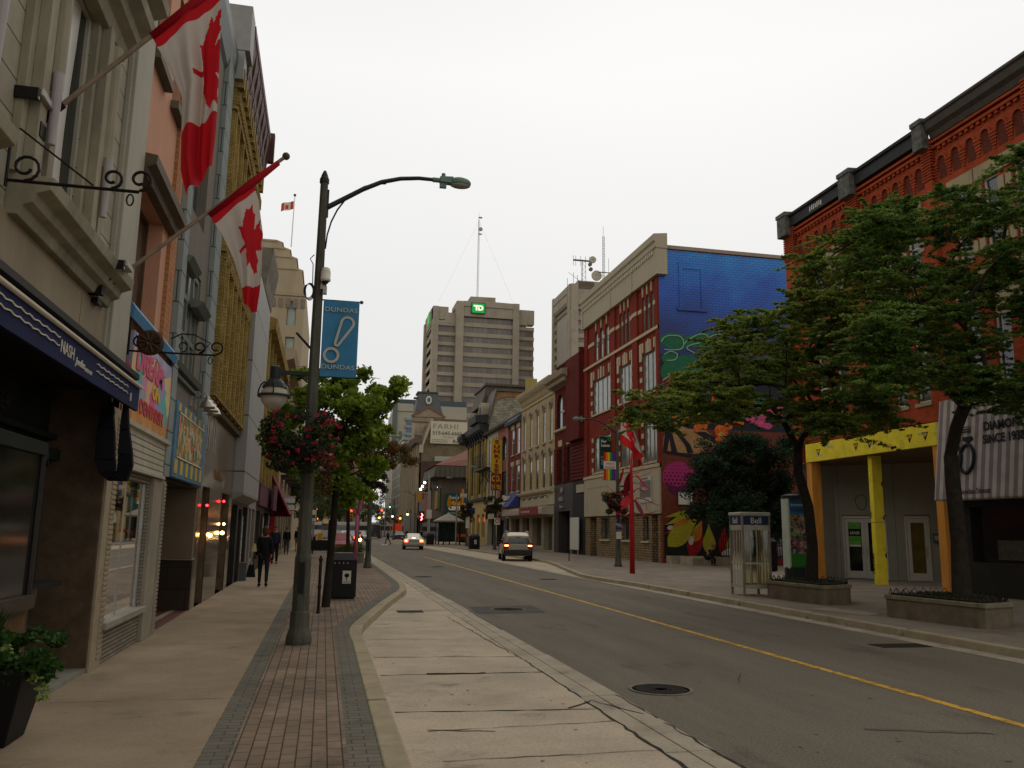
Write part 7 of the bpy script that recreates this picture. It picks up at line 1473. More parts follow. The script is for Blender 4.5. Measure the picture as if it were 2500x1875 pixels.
mb=MB(); q=[Cn-e1*.02-e2*.02,Cn+e1*(W+.02)-e2*.02,Cn+e1*(W+.02)+e2*(W+.02),Cn-e1*.02+e2*(W+.02)]; mb.prism([p+Vector((0,0,2.17)) for p in q],(0,0,.1)); mb.build('roof',ALU,t,bevel=.03)
BG=mat('hazy booth glass',(.9,.92,.8),.08,var=.03,trans=1,spec=.5)
for F_ in (BF1,BF2,BF3,BF4): MB().fbox(F_,.06,W-.06,-.028,-.022,.3,1.78).build('pane',BG,t)
BB=mat('phone booth blue',(.015,.03,.09),.5)
for F_,sx in ((BF1,1),(BF2,.95)):
    p=MB().fbox(F_,.05,W-.05,-.03,.004,1.93,2.16).build('name_panel',BB,t); text('Bell',F_,W/2,1.965,.23,WHITE,p,d=.006,align='CENTER',sx=sx,bold=.001)
mb=MB(); c=Cn+e1*.55+e2*.62; mb.box(c.x-.12,c.x+.12,c.y-.06,c.y+.1,1.05,1.6); mb.build('telephone',BLACK,t); mb=MB(); mb.fbox(BF1,.1,.4,-.4,-.36,1.0,1.75,0); mb.build('inner_panel',mat('olive booth board',(.2,.19,.1),.6,var=.2),t)
# info kiosk
t=thing('info_kiosk','tall advertising kiosk, blue top, produce photo and green foot, behind the first tree planter','kiosk',(17.1,28.3,0)); K=CF(28.3)
MB().box(16.62,17.6,28.3,28.75,.45,3.0).build('kiosk_body',mat('pale green frame',(.36,.42,.36),.5),t,bevel=.03); MB().lathe([(.5,0),(.5,.5),(.46,.52)],(17.1,28.5,0),16).build('kiosk_foot',mat('black green joinery',(.022,.03,.024),.5),t); MB().lathe([(.52,3.0),(.52,3.1),(.4,3.16)],(17.1,28.5,0),16).build('kiosk_cap',BLACK,t)
p=MB().box(16.7,17.56,28.285,28.3,2.42,2.98).build('blue_panel',mat('kiosk blue',(.01,.09,.22),.5),t); text('downtown',K,16.74,2.72,.15,BANW,p,d=.018,sx=.9); text('LONDON',K,16.74,2.52,.17,mat('kiosk navy lettering',(.01,.03,.1),.5),p,d=.018,bold=.006)
mb=MB(); mb.tube([(17.38+.06*math.cos(a),28.275,2.57+.06*math.sin(a)) for a in [2*PI*i/14 for i in range(15)]],.012,4); mb.tube([(17.45+.05*math.cos(a)+.04*math.sin(a),28.275,2.8+.11*math.sin(a)) for a in [2*PI*i/14 for i in range(15)]],.012,4); mb.build('emblem',BANW,p)
MB().box(16.7,17.56,28.285,28.3,1.0,2.42).build('photo_panel',patchy('market produce photo',[(.18,.03,.03),(.12,.14,.03),(.05,.05,.05),(.22,.2,.16),(.1,.2,.03),(.25,.08,.03),(.03,.02,.03),(.22,.05,.08)],sc=9),t); MB().box(16.7,17.56,28.285,28.3,.52,1.0).build('green_panel',mat('kiosk green',(.02,.13,.012),.5,var=.1),t)
# planters
PLC=mat('aggregate concrete planter',(.16,.13,.095),.9,var=.3,sc=3,var2=.2,bump=.5,bsc=60); SOIL=mat('dark soil',(.03,.022,.016),.95,var=.4,sc=12)
def planter(P,h,label,m=PLC,hoops=True,leaf=None):
    cx=sum(p[0] for p in P)/len(P); cy=sum(p[1] for p in P)/len(P); t=thing('tree_planter',label,'planter',(cx,cy,0))
    R=[]; n=len(P)
    for i in range(n):                        # rounded corners
        a,b,c=Vector(P[i-1]),Vector(P[i]),Vector(P[(i+1)%n])
        for k in (.0,.5,1): 
            p0=b+(a-b).normalized()*.16; p1=b+(c-b).normalized()*.16; R.append(tuple((p0*(1-k)**2+b*2*k*(1-k)+p1*k**2)))
    def grow(d): return [((x-cx)*(1+d/math.hypot(x-cx,y-cy))+cx,(y-cy)*(1+d/math.hypot(x-cx,y-cy))+cy) for x,y in R]
    MB().prism([(x,y,0) for x,y in R],(0,0,h-.07)).build('planter_wall',m,t); MB().prism([(x,y,h-.07) for x,y in grow(.04)],(0,0,.09)).build('rim',mat('worn planter rim',(.19,.17,.12),.8,var=.3,sc=5),t,bevel=.015)
    MB().prism([(x,y,h+.02) for x,y in grow(-.1)],(0,0,.03)).build('soil',SOIL,t)
    if hoops:
        mb=MB(); G=grow(-.07)+[grow(-.07)[0]]
        for a,b in zip(G,G[1:]):
            a,b=Vector(a),Vector(b); k=max(1,int((b-a).length/.2))
            for i in range(k):
                p=a.lerp(b,i/k); q=a.lerp(b,(i+1)/k); m_=(p+q)/2; mb.tube([(p.x,p.y,h+.02),(m_.x,m_.y,h+.15),(q.x,q.y,h+.02)],.008,4)
        mb.build('wire_edging',IRON,t)
    leafmesh('ground_plants',leaf or BASKL,t,[(cx,cy,h+.07)],[((max(p[0] for p in P)-cx)*.8,(max(p[1] for p in P)-cy)*.8,.05)],[1500 if not leaf else 6000],(.05,.02),1,4)
    return t
planter([(11.65,21.1),(11.9,18.75),(13.0,19.25),(13.35,20.6),(13.0,21.7)],.44,'low concrete tree planter with wire hoops beside the phone booth')
planter([(11.6,16.1),(11.95,13.65),(12.95,14.05),(13.25,15.2),(12.95,16.3)],.44,'nearest concrete tree planter on the right pavement, wire hoops round its soil')
SHR=leafmat('shrub leaves',[(.03,.06,.015),(.08,.12,.03),(.16,.19,.05)],.3)
pl=planter([(.45,44.4),(.55,42.6),(2.0,42.6),(2.1,44.4)],.5,'concrete planter with yellow green shrubs at the foot of the thin dark tree',mat('beige concrete planter',(.16,.15,.12),.9,var=.2),False,SHR)
leafmesh('shrub',SHR,pl,[(1.4,43.2,.75),(1.75,43.3,.68),(.85,43.3,.6),(1.1,43.1,.65)],[(.35,.3,.25)]*4,[900]*4,(.06,.035),1,7)
# foreground planter box
t=thing('flower_pot','black tapered planter full of trailing green leaves at the lower left corner','planter',(-2.42,7.5,0))
MB().hexa([(-2.66,7.28,0),(-2.24,7.28,0),(-2.24,7.72,0),(-2.66,7.72,0),(-2.76,7.18,.55),(-2.13,7.18,.55),(-2.13,7.82,.55),(-2.76,7.82,.55)]).build('pot',mat('black plastic pot',(.008,.008,.008),.5,var=.2),t,bevel=.01)
PL1=leafmat('potted leaves',[(.012,.03,.006),(.03,.075,.012),(.07,.13,.025)],.3); PL2=leafmat('lime variegated leaves',[(.10,.17,.03),(.22,.28,.07),(.3,.34,.12)],.3)
rr=random.Random(4); cs=[(-2.42+rr.uniform(-.3,.42),7.5+rr.uniform(-.34,.3),.6+rr.uniform(-.1,.2)) for _ in range(44)]
leafmesh('foliage',PL1,t,cs,[(.09,.09,.06)]*44,[46]*44,(.08,.042),.7,2)
cs=[(-2.08,7.3,.5),(-2.02,7.28,.42),(-2.0,7.25,.36),(-2.42,7.2,.3),(-2.4,7.15,.2),(-2.35,7.12,.1),(-2.3,7.1,.04),(-2.45,7.15,.26),(-2.27,7.2,.72),(-2.05,7.45,.44)]
leafmesh('trailing_leaves',PL2,t,cs,[(.05,.05,.045)]*10,[22]*10,(.05,.035),.8,3)
mb=MB()
for i in range(150):
    a=rr.uniform(0,2*PI); l=rr.uniform(.05,.2); x,y=-2.52+rr.uniform(-.05,.05),7.55+rr.uniform(-.05,.05); z=.62
    p0=Vector((x,y,z)); p1=p0+Vector((math.cos(a)*l*.5,math.sin(a)*l*.5,.28)); p2=p0+Vector((math.cos(a)*l*1.2,math.sin(a)*l*1.2,.42-l*.4)); s=Vector((-math.sin(a),math.cos(a),0))*.004
    mb.add([p0-s,p0+s,p1+s,p1-s,p2],[(0,1,2,3),(3,2,4)])
mb.build('grass_tuft',PL1,t)
leafmesh('flowers',leafmat('scarlet petals',[(.45,.01,.02),(.6,.03,.03)],.3),t,[(-2.62,7.2,.68),(-2.52,7.15,.34),(-2.55,7.14,.28),(-2.5,7.13,.22),(-2.47,7.15,.3)],[(.035,.03,.03)]*5,[16]*5,(.045,.035),1,6)
# red metal tree sculpture
t=thing('red_metal_tree','red painted metal tree sculpture with big serrated leaves and thin branches','sculpture',(12.55,33.6,0))
X0,Y0=12.55,33.6; k=33.6/32.3
MB().tube([(X0,Y0,0),(X0,Y0,2.5),(X0-.02,Y0,4.1),(X0+.02,Y0,4.95)],[.11,.1,.07,.04],10).build('trunk',RED,t,smooth=True)
mb=MB()
def br(*P,r=.035): mb.tube([(x*k,Y0+(dy),1.65+(z-1.65)*k) for x,z,dy in P],[r]+[r*.7]*(len(P)-2)+[r*.3],6)
br((12.05,2.45,0),(11.75,2.32,-.1),(11.4,2.38,-.2),(11.15,2.6,-.25)); br((12.1,2.45,0),(12.5,2.4,.1),(12.9,2.45,.15),(13.35,2.6,.2)); br((12.1,2.85,0),(12.3,3.05,0),(12.7,3.0,.1),(13.3,2.75,.1)); br((12.1,3.25,0),(12.35,3.45,.1),(12.7,3.3,.15),(12.95,3.45,.2)); br((11.95,3.2,0),(11.6,3.15,-.1),(11.3,3.2,-.2),(11.0,3.45,-.2),r=.025)
br((12.05,3.7,0),(12.3,3.6,0),(12.6,3.7,.1),r=.02); br((12.05,4.0,0),(12.45,4.1,.1),(12.65,4.45,.1),r=.02); br((12.05,3.9,0),(12.4,3.9,-.1),(12.8,4.05,-.1),(12.95,4.15,-.1),r=.02); br((12.05,4.2,0),(11.8,4.3,0),(11.55,4.4,0),(11.45,4.1,0),r=.02); br((11.7,2.7,0),(11.5,2.75,0),(11.3,3.0,0),r=.02); br((12.6,3.0,.1),(12.75,3.2,.1),(12.85,3.35,.1),r=.015); br((12.7,2.95,.1),(12.75,2.6,.1),(12.95,2.5,.1),r=.015); br((11.95,2.5,0),(11.8,2.75,0),(11.6,2.65,0),r=.02); br((12.05,4.35,0),(12.0,4.6,0),(11.95,4.7,0),r=.02)
mb.build('branches',RED,t,smooth=True)
def bigleaf(x0,z0,x1,z1,w,yaw,m):
    a=Vector((x0,z0)); b=Vector((x1,z1)); d=b-a; L=d.length; d/=L; nn=Vector((-d.y,d.x)); m2=MB(); P=[]
    N_=15
    for s in (1,-1):
        for i in range(N_+1):
            tt=i/N_ if s>0 else 1-i/N_; ww=w*math.sin(PI*tt**.85)*(1+.05*(i%2)); q=a+d*L*tt+nn*ww*s; P.append(q)
    F_=[(q.x*k,Y0+yaw*(nn.dot(q-a)),1.65+(q.y-1.65)*k) for q in P]
    c=len(F_); m2.add(F_+[(x,y+.02,z) for x,y,z in F_],[tuple(range(c)),tuple(range(2*c-1,c-1,-1))]); m2.build('leaf',m,t)
    m2=MB(); m2.tube([(a.x*k,Y0-.02,1.65+(a.y-1.65)*k),(b.x*k,Y0-.02,1.65+(b.y-1.65)*k)],.012,4)
    m2.build('leaf_rib',m,t)
RD2=mat('deep red paint',(.2,.012,.02),.4,var=.1); RL2=mat('bright red paint',(.55,.03,.04),.45,var=.08)
bigleaf(12.05,4.1,11.75,3.05,.2,.6,RD2); bigleaf(12.0,3.2,11.62,2.55,.17,-.4,RL2); bigleaf(12.2,2.98,12.65,2.2,.12,.8,RD2); bigleaf(12.25,4.0,12.85,3.35,.055,.8,RL2); bigleaf(11.75,4.25,11.5,3.45,.07,.9,RED)
# flag on the far side
p=thing('flagpole','slim flagpole slanting from the brick front behind the red metal tree','flagpole',(18.7,47,5.7)); MB().tube([(18.75,47.4,5.6),(17.1,47.4,9.6)],.035,6).build('pole',STEEL,p)
w=thing('flag','small red and white flag above the red metal tree','flag',(17.3,47,7)); mb=MB()
Lc=[(17.15,47.4,9.4),(17.1,47.3,8.6),(17.0,47.2,7.6),(17.05,47.2,6.9)]; Rc=[(17.9,47.4,7.8),(18.0,47.3,7.4),(18.3,47.2,6.4),(18.25,47.2,5.9)]
for i in range(24):
    for j in range(14):
        def q(s,tt): v=lerpc(Lc,s).lerp(lerpc(Rc,s),tt); return (v.x-.0,v.y+.12*math.sin(tt*7+s*2),v.z)
        s,tt=(i+.5)/24,(j+.5)/14; r_=s<.25 or s>.72 or inpoly((s-.48)/.5,(tt-.5)/.8,LEAF2); mb.quad(q(i/24,j/14),q((i+1)/24,j/14),q((i+1)/24,(j+1)/14),q(i/24,(j+1)/14),1 if r_ else 0)
mb.build('cloth',[FW,mat('flag bright red cloth',(.55,.015,.02),.8)],w)
# fence, notice board, parked vehicles behind
t=thing('iron_fence','tall black iron picket fence closing the lot beside the mural','fence',(23.5,42,0)); mb=MB()
for i in range(56): mb.box(20.9+i*.14,20.93+i*.14,42.98,43.02,.35,3.0)
mb.box(20.9,28.8,42.96,43.04,.45,.52); mb.box(20.9,28.8,42.96,43.04,2.7,2.77); mb.build('pickets',BLACK,t); MB().box(20.9,28.8,42.8,43.2,0,.35).build('fence_base',mat('red painted kerb',(.16,.03,.025),.8,var=.3),t)
t=thing('value_sign','white lettered sign on the fence behind the phone booth','sign',(20.9,42.6,2)); Ck=CF(42.7); MB().box(21.0,23.6,42.7,42.78,2.2,4.2).build('sign_face',mat('dim white sign',(.3,.3,.27),.6,var=.1),t); text('VALUE\nUSED EXCHANGE',Ck,21.1,3.6,.36,BLACK,t,d=.01,sx=.8); text('661-0368',Ck,21.1,2.5,.4,BLACK,t,d=.01,bold=.006)
# bus shelter, barrier, signs, distant bits
t=thing('bus_shelter','dark framed bus shelter with a peaked pale roof on the right pavement','bus shelter',(14.3,100,0))
MB().add([(12.7,97.6,2.75),(15.9,97.6,2.75),(15.9,101,2.75),(12.7,101,2.75),(14.3,99.3,3.65),(12.7,97.6,2.6),(15.9,97.6,2.6),(15.9,101,2.6),(12.7,101,2.6)],[(0,1,4),(1,2,4),(2,3,4),(3,0,4),(0,5,6,1),(1,6,7,2),(2,7,8,3),(3,8,5,0),(5,8,7,6)]).build('roof',mat('pale bronze roof',(.24,.215,.18),.5,var=.1),t)
mb=MB()
for x,y in ((12.95,97.9),(14.2,97.9),(15.4,97.9),(12.95,100.6),(15.4,100.6),(13.5,97.9)): mb.box(x,x+.14,y,y+.14,0,2.7)
mb.build('posts',BLACK,t); MB().box(13.1,15.3,100.6,100.65,.3,2.5).box(13.0,13.04,98,100.6,.3,2.5).build('pane',mat('blue grey shelter glass',(.06,.10,.12),.12,var=.3),t); MB().box(13.3,15.2,100,100.5,.4,.5).build('seat',BLACK,t)
t=thing('orange_barrier','orange plastic mesh barrier in front of the green signed shop','barrier',(17,110,0)); MB().box(15.4,19.2,110,110.1,.85,1.2).build('mesh_rail',mat('safety orange plastic',(.5,.09,.03),.6,emit=(1,.15,.04),es=.0),t); mb=MB()
for x in (15.5,17.2,19): mb.box(x,x+.12,110,110.12,0,1.2)
mb.build('posts',mat('safety orange plastic',(.5,.09,.03),.6),t)
t=thing('white_sign_pole','white steel pole with a small rectangular traffic sign by the sloped bin','sign',(12.0,100,0)); MB().tube([(12.0,100,0),(11.95,100,8.3)],.11,8).build('pole',mat('pale steel pole',(.3,.3,.28),.5),t); MB().box(11.75,12.35,99.8,99.86,3.0,4.0).build('sign_face',WHITE,t)
t=thing('no_stopping_sign','small white no stopping sign on the lamp post behind the SUV','sign',(15.0,74.2,1.8)); MB().box(14.8,15.3,74.2,74.25,2.2,2.8).build('sign_face',WHITE,t); MB().lathe([(.13,0),(.19,0),(.19,.03),(.13,.03)],(15.05,74.17,2.55),14,axis='y').build('red_ring',RED,t)
t=thing('no_parking_sign','narrow white parking sign on the lamp post under the small rainbow banner','sign',(15.2,91.2,1.8)); MB().box(15.0,15.4,91.1,91.15,1.9,3.1).build('sign_face',WHITE,t); MB().box(15.3,16.0,91.1,91.15,3.4,4.1).build('blue_plate',mat('blue street plate',(.02,.07,.25),.5),t)
SIGY=mat('signal yellow housing',(.5,.22,.01),.5,var=.08)
def signal(x,y,z,lit,label,back=False,pole=None,s=1,arm=None):
    t=thing('traffic_signal',label,'traffic light',(x,y,z),'traffic lights at the crossings'); mb=MB(); mb.box(x-.18*s,x+.18*s,y,y+.2*s,z-.55*s,z+.55*s)
    mb.build('housing',SIGY,t,bevel=.03)
    m_={'red':mat('lit red signal',(1,.05,.03),.5,var=0,emit=(1,.03,.015),es=14),'green':mat('lit green signal',(.1,1,.6),.5,var=0,emit=(.1,1,.6),es=8),'hand':mat('lit orange hand',(1,.3,.05),.5,var=0,emit=(1,.22,.03),es=9)}
    if not back:
        for i,c in enumerate(('red','amber','green')):
            on=c==lit or (lit=='hand' and i==1); MB().lathe([(.01,0),(.12*s,0),(.12*s,-.04),(.01,-.05)],(x,y-.01,z+(.34-.34*i)*s),10,axis='y').build('lens',m_[lit] if on else SHOPG,t)
    else:
        for i in range(3): MB().box(x-.1*s,x+.1*s,y-.04,y,z+(.22-.36*i)*s,z+(.44-.36*i)*s).build('back_box',SIGY,t)
    if pole: MB().tube([(pole,y+.3,0),(pole,y+.3,z+.9)],.09,6).tube([(pole,y+.3,z+.6),(x,y+.3,z+.6)],.06,5).build('mast',STEEL,t)
    return t
signal(-.95,120,3.9,'red','red traffic signal in line with the lamp post on the left pavement',pole=-1.3,s=1.1)
signal(-.88,119.8,2.95,'hand','orange hand signal just below the left red signal',s=.8)
signal(4.59,150,4.3,'red','brightest red signal, hanging between the two left tree trunks',s=1.5,pole=2.2)
signal(11.1,170,4.9,'red','red signal right of the dark van, above an amber lantern',s=1.3,pole=11.8)
signal(13.2,152,3.6,'hand','orange hand signal above the orange construction sign',s=1.4,pole=13.6)
signal(11.9,160,6.1,'green','small green light on a mast before the glazed office front',s=.9,pole=12.2)
signal(.03,150,3.8,'','yellow signal back seen left of the twin tree trunks',True,s=1.0)
signal(13.15,120,6.3,'','large yellow signal box seen from behind above the sedan',True,s=1.45,pole=14.6)
signal(13.75,95,4.75,'','yellow signal box seen from behind before the green sign',True,s=1.0,pole=14.6)
AMB=mat('lit amber lantern',(1,.6,.15),.5,var=0,emit=(1,.5,.09),es=13)
for i,(x,y,z,lb) in enumerate(((8.57,170,4.0,'leftmost small amber lantern glowing above the dark van'),(9.4,150,3.7,'amber lantern glowing right of the dark van'),(11.67,150,3.95,'amber lantern glowing left of the orange hand signal'),(12.39,130,4.0,'amber lantern glowing on the stone pilaster above the sedan'))):
    t=thing('street_lantern',lb,'lantern',(x,y,0)); MB().ball((x,y,z),.19,10).build('globe',AMB,t); MB().tube([(x+.5,y+.3,0),(x+.5,y+.3,z+.7),(x,y+.1,z+.55),(x,y,z+.3)],.07,6).lathe([(.22,0),(.1,.25),(.05,.35)],(x,y,z+.02),10).build('lantern_post',LAMPGRN,t)
t=thing('construction_sign','square orange construction sign in the road by the far crossing','sign',(13.8,165,2)); MB().box(12.9,14.8,165,165.1,1.4,2.7).build('sign_face',mat('red orange sign board',(.45,.035,.01),.6,emit=(1,.08,.02),es=.15),t); MB().box(13.1,14.6,165,165.1,2.75,3.8).build('upper_board',mat('dim red board',(.12,.02,.012),.6),t); MB().box(13.2,13.3,165.1,165.2,0,1.4).box(14.4,14.5,165.1,165.2,0,1.4).build('legs',STEEL,t)
t=thing('neon_sign','pink red neon figure sign on a dark door pillar beyond the sedan','sign',(16.8,150,3.9)); MB().box(16.3,17.3,150,150.2,2.9,4.9).build('sign_box',mat('dark maroon box',(.06,.01,.015),.5),t); MB().tube([(16.65,149.95,3.3),(16.9,149.95,3.6),(16.7,149.95,3.9),(16.95,149.95,4.2),(16.75,149.95,4.5)],.12,5).build('neon_tube',mat('pink neon glow',(1,.3,.3),.5,var=0,emit=(1,.15,.15),es=7),t)
t=thing('newspaper_box','red newspaper box on the left pavement beyond the bench','newspaper box',(-.75,58,0)); MB().box(-1.15,-.45,58,58.6,.3,1.15).build('box_body',RED,t,bevel=.03); MB().box(-1.1,-.5,57.97,58,.65,1.05).build('box_window',SHOPG,t); MB().box(-1.0,-.6,58.1,58.5,0,.3).build('pedestal',BLACK,t)
t=thing('newspaper_box','yellow newspaper box behind the red one','newspaper box',(-.3,72,0)); MB().box(-.45,-.05,72,72.5,.3,1.3).build('box_body',mat('newspaper box yellow',(.5,.3,.02),.5),t,bevel=.03); MB().box(-.4,-.1,72.1,72.4,0,.3).build('pedestal',BLACK,t)
t=thing('bench','dark metal bench seen end-on between the lamp post and the young maple','bench',(-.2,49,0)); mb=MB(); mb.box(-.95,.5,48.9,49.4,.42,.5); mb.build('seat',BLACK,t); MB().box(-.95,.5,49.4,49.48,.5,1.0).build('backrest',BLACK,t); MB().box(-.9,-.8,48.9,49.4,0,.42).build('leg',BLACK,t); MB().box(.35,.45,48.9,49.4,0,.42).build('leg',BLACK,t)
t=thing('parking_sign_post','thin steel post with a small parking sign on the left pavement','sign',(-.68,56,0)); MB().tube([(-.68,56,0),(-.68,56,2.9)],.035,6).build('pole',STEEL,t); MB().box(-.85,-.5,55.93,55.96,2.1,2.8).build('sign_face',WHITE,t); MB().box(-.8,-.55,55.9,55.93,2.3,2.5).build('green_band',mat('dark green print',(.03,.12,.02),.6),t)
t=thing('lantern_hook','dark framed lantern on the lamp arm behind the red leaves','lantern',(14.9,40.4,4)) if 0 else None
t=thing('pavement_plate','cracked concrete utility slab in the right pavement between the planters','utility cover',(11.2,17.0,0)); mb=MB(); mb.prism([(10.9,17.9,.003),(11.3,16.2,.003),(11.9,16.6,.003),(11.6,18.1,.003)],(0,0,.006)); mb.build('slab',mat('pale patch concrete',(.28,.25,.2),.9,var=.2),t)
# ================================================================== TREES
BARK=mat('dark tree bark',(.025,.02,.016),.9,var=.4,sc=9,bump=1,bsc=25)
T1 =[(15.56,20.72,5.77),(12.71,18.09,5.2),(10.25,20.57,6.63),(12.7,17.6,4.66),(12.1,19.53,6.23),(8.68,21.18,4.61),(16.0,21.26,7.53),(13.89,19.1,7.33),(11.14,17.94,7.32),(8.61,17.4,4.82),(12.02,18.84,8.63),(13.58,19.77,8.75),(13.33,17.48,9.42),(9.32,20.03,5.57),(11.56,17.28,4.11),(15.02,21.54,8.73),(11.56,18.55,5.11),(8.34,18.87,5.21),(9.92,21.02,4.94),(13.0,17.44,9.11),(15.57,20.84,6.82),(12.03,17.63,6.92),(13.88,18.75,4.59),(11.96,20.36,6.5),(13.58,17.48,5.94),(12.95,21.47,6.14),(15.18,20.29,9.9),(10.47,20.76,4.91),(9.8,17.32,6.5),(11.36,20.0,5.02),(14.34,19.7,10.45),(9.79,18.63,5.22),(7.93,18.01,4.53),(10.91,21.36,7.44),(11.06,19.43,5.87),(15.14,20.73,8.91),(12.13,18.64,6.45),(16.19,21.39,8.36),(13.43,19.23,6.64),(9.25,17.81,5.78),(15.32,21.35,10.45),(15.66,20.21,10.08),(12.17,19.84,7.47),(15.55,21.47,9.56),(11.47,21.33,7.06),(14.33,19.04,8.06),(14.12,21.61,7.67),(15.24,20.56,6.41),(13.5,21.24,4.69),(12.95,19.74,5.98),(14.16,19.0,9.0),(12.13,18.71,4.9),(6.69,17.29,4.36),(14.22,21.0,10.18),(11.03,21.04,5.27),(11.56,18.6,4.55),(13.33,21.04,8.98),(10.93,18.35,6.38),(14.07,20.4,4.91),(16.46,21.17,6.22),(10.28,20.83,6.26),(11.99,18.0,7.36)]
T2 =[(18.45,15.57,9.28),(14.06,15.9,6.7),(11.5,13.67,5.99),(13.32,16.18,8.93),(9.71,13.03,5.0),(18.7,16.08,6.8),(14.1,16.46,7.98),(12.35,15.9,9.02),(12.64,15.21,6.79),(17.62,15.43,9.8),(9.31,13.39,5.01),(14.02,16.44,8.82),(16.45,16.46,8.81),(13.08,12.92,4.05),(13.23,13.1,4.79),(13.63,14.75,6.86),(13.62,15.89,5.94),(10.91,14.01,6.01),(11.94,15.48,5.26),(15.11,12.86,6.71),(15.39,14.29,5.77),(11.1,14.82,8.17),(15.22,15.45,6.85),(14.37,12.86,8.64),(13.76,15.11,8.41),(11.83,15.27,8.09),(15.3,16.26,4.75),(11.5,13.45,4.65),(18.73,16.45,7.39),(15.95,15.82,10.66),(17.41,15.0,5.73),(12.53,12.92,7.78),(12.28,13.49,4.69),(12.16,13.78,4.48),(12.39,13.05,6.94),(15.15,15.1,6.32),(15.21,14.36,9.83),(15.19,13.99,8.08),(9.61,12.97,5.57),(15.43,14.31,6.88),(14.8,14.53,9.19),(15.13,14.91,7.03),(10.91,13.81,6.73),(16.32,13.62,7.64),(12.39,13.8,5.47),(15.86,16.26,7.83),(11.39,12.8,7.91),(14.68,13.91,4.79),(13.54,13.78,4.49),(13.95,13.4,8.25),(9.41,12.74,4.4),(14.92,14.48,5.6),(12.03,14.84,5.77),(17.5,16.39,5.97),(13.37,15.57,7.31),(14.46,13.67,5.93),(14.77,12.87,7.75),(11.12,15.44,7.5),(16.84,15.03,10.33),(15.47,13.49,7.58),(17.3,15.46,5.43),(14.37,16.19,5.57)]
TM =[(-0.83,19.3,3.96),(0.18,18.21,2.71),(0.2,18.81,4.59),(-0.2,19.34,3.66),(0.86,19.11,4.95),(0.55,18.6,4.13),(0.45,17.82,3.38),(1.02,17.56,3.58),(-0.51,18.41,4.99),(-0.95,18.01,3.59),(0.92,17.81,2.95),(0.27,18.48,4.8),(1.08,18.96,4.35),(0.69,17.47,4.15),(-0.64,18.42,3.06),(-0.81,18.53,4.14),(0.88,18.12,3.91),(-0.93,19.05,3.32),(0.07,19.52,3.92),(0.2,18.74,3.5),(0.47,18.0,4.31),(-0.07,17.48,3.1),(-0.29,18.21,4.17),(0.23,17.68,4.01),(-0.24,17.63,2.83),(0.4,19.1,3.81),(0.28,19.2,2.57),(0.66,17.78,2.49),(-0.16,17.62,4.33),(1.03,19.38,4.62),(0.79,18.39,3.72),(-0.48,18.37,3.34),(-0.38,18.74,4.63),(0.41,19.47,2.37),(1.5,18.6,4.75),(1.25,18.5,4.5)]
TB =[(2.58,43.46,5.01),(2.77,42.7,4.64),(3.91,44.33,5.57),(2.68,42.27,5.57),(1.84,42.59,5.15),(2.41,43.17,4.73),(2.98,41.88,4.82),(3.7,43.14,5.75),(1.84,42.22,4.68),(1.89,41.71,5.47),(1.8,41.71,3.66),(1.89,42.52,4.39),(3.04,41.51,5.74),(2.44,43.44,4.41),(1.2,43,5.2),(.7,43.2,4.6),(4.1,43.2,5.2),(1.5,43.2,6)]
TD =[(19.66,42.39,4.13),(20.69,38.6,2.67),(21.04,40.74,4.27),(23.73,40.79,4.43),(21.69,40.85,3.35),(21.66,42.1,5.62),(20.0,39.49,3.07),(24.3,40.15,5.95),(21.09,41.52,2.22),(20.57,41.57,5.79),(20.29,38.81,5.89),(23.5,41.85,3.5),(22.57,41.79,6.33),(22.54,39.61,5.58),(23.93,41.87,4.07),(18.87,40.3,4.8),(20.78,39.61,2.09),(20.05,41.52,4.39),(22.31,40.62,4.16),(22.6,41.21,5.23),(21.27,41.44,3.86),(19.85,42.01,2.67),(23.48,39.22,2.9),(19.65,39.76,2.65),(23.16,40.05,2.23),(20.49,41.48,4.93),(18.7,38.59,5.09),(19.78,39.88,3.49),(22.25,40.21,1.89),(23.12,41.08,2.57)]
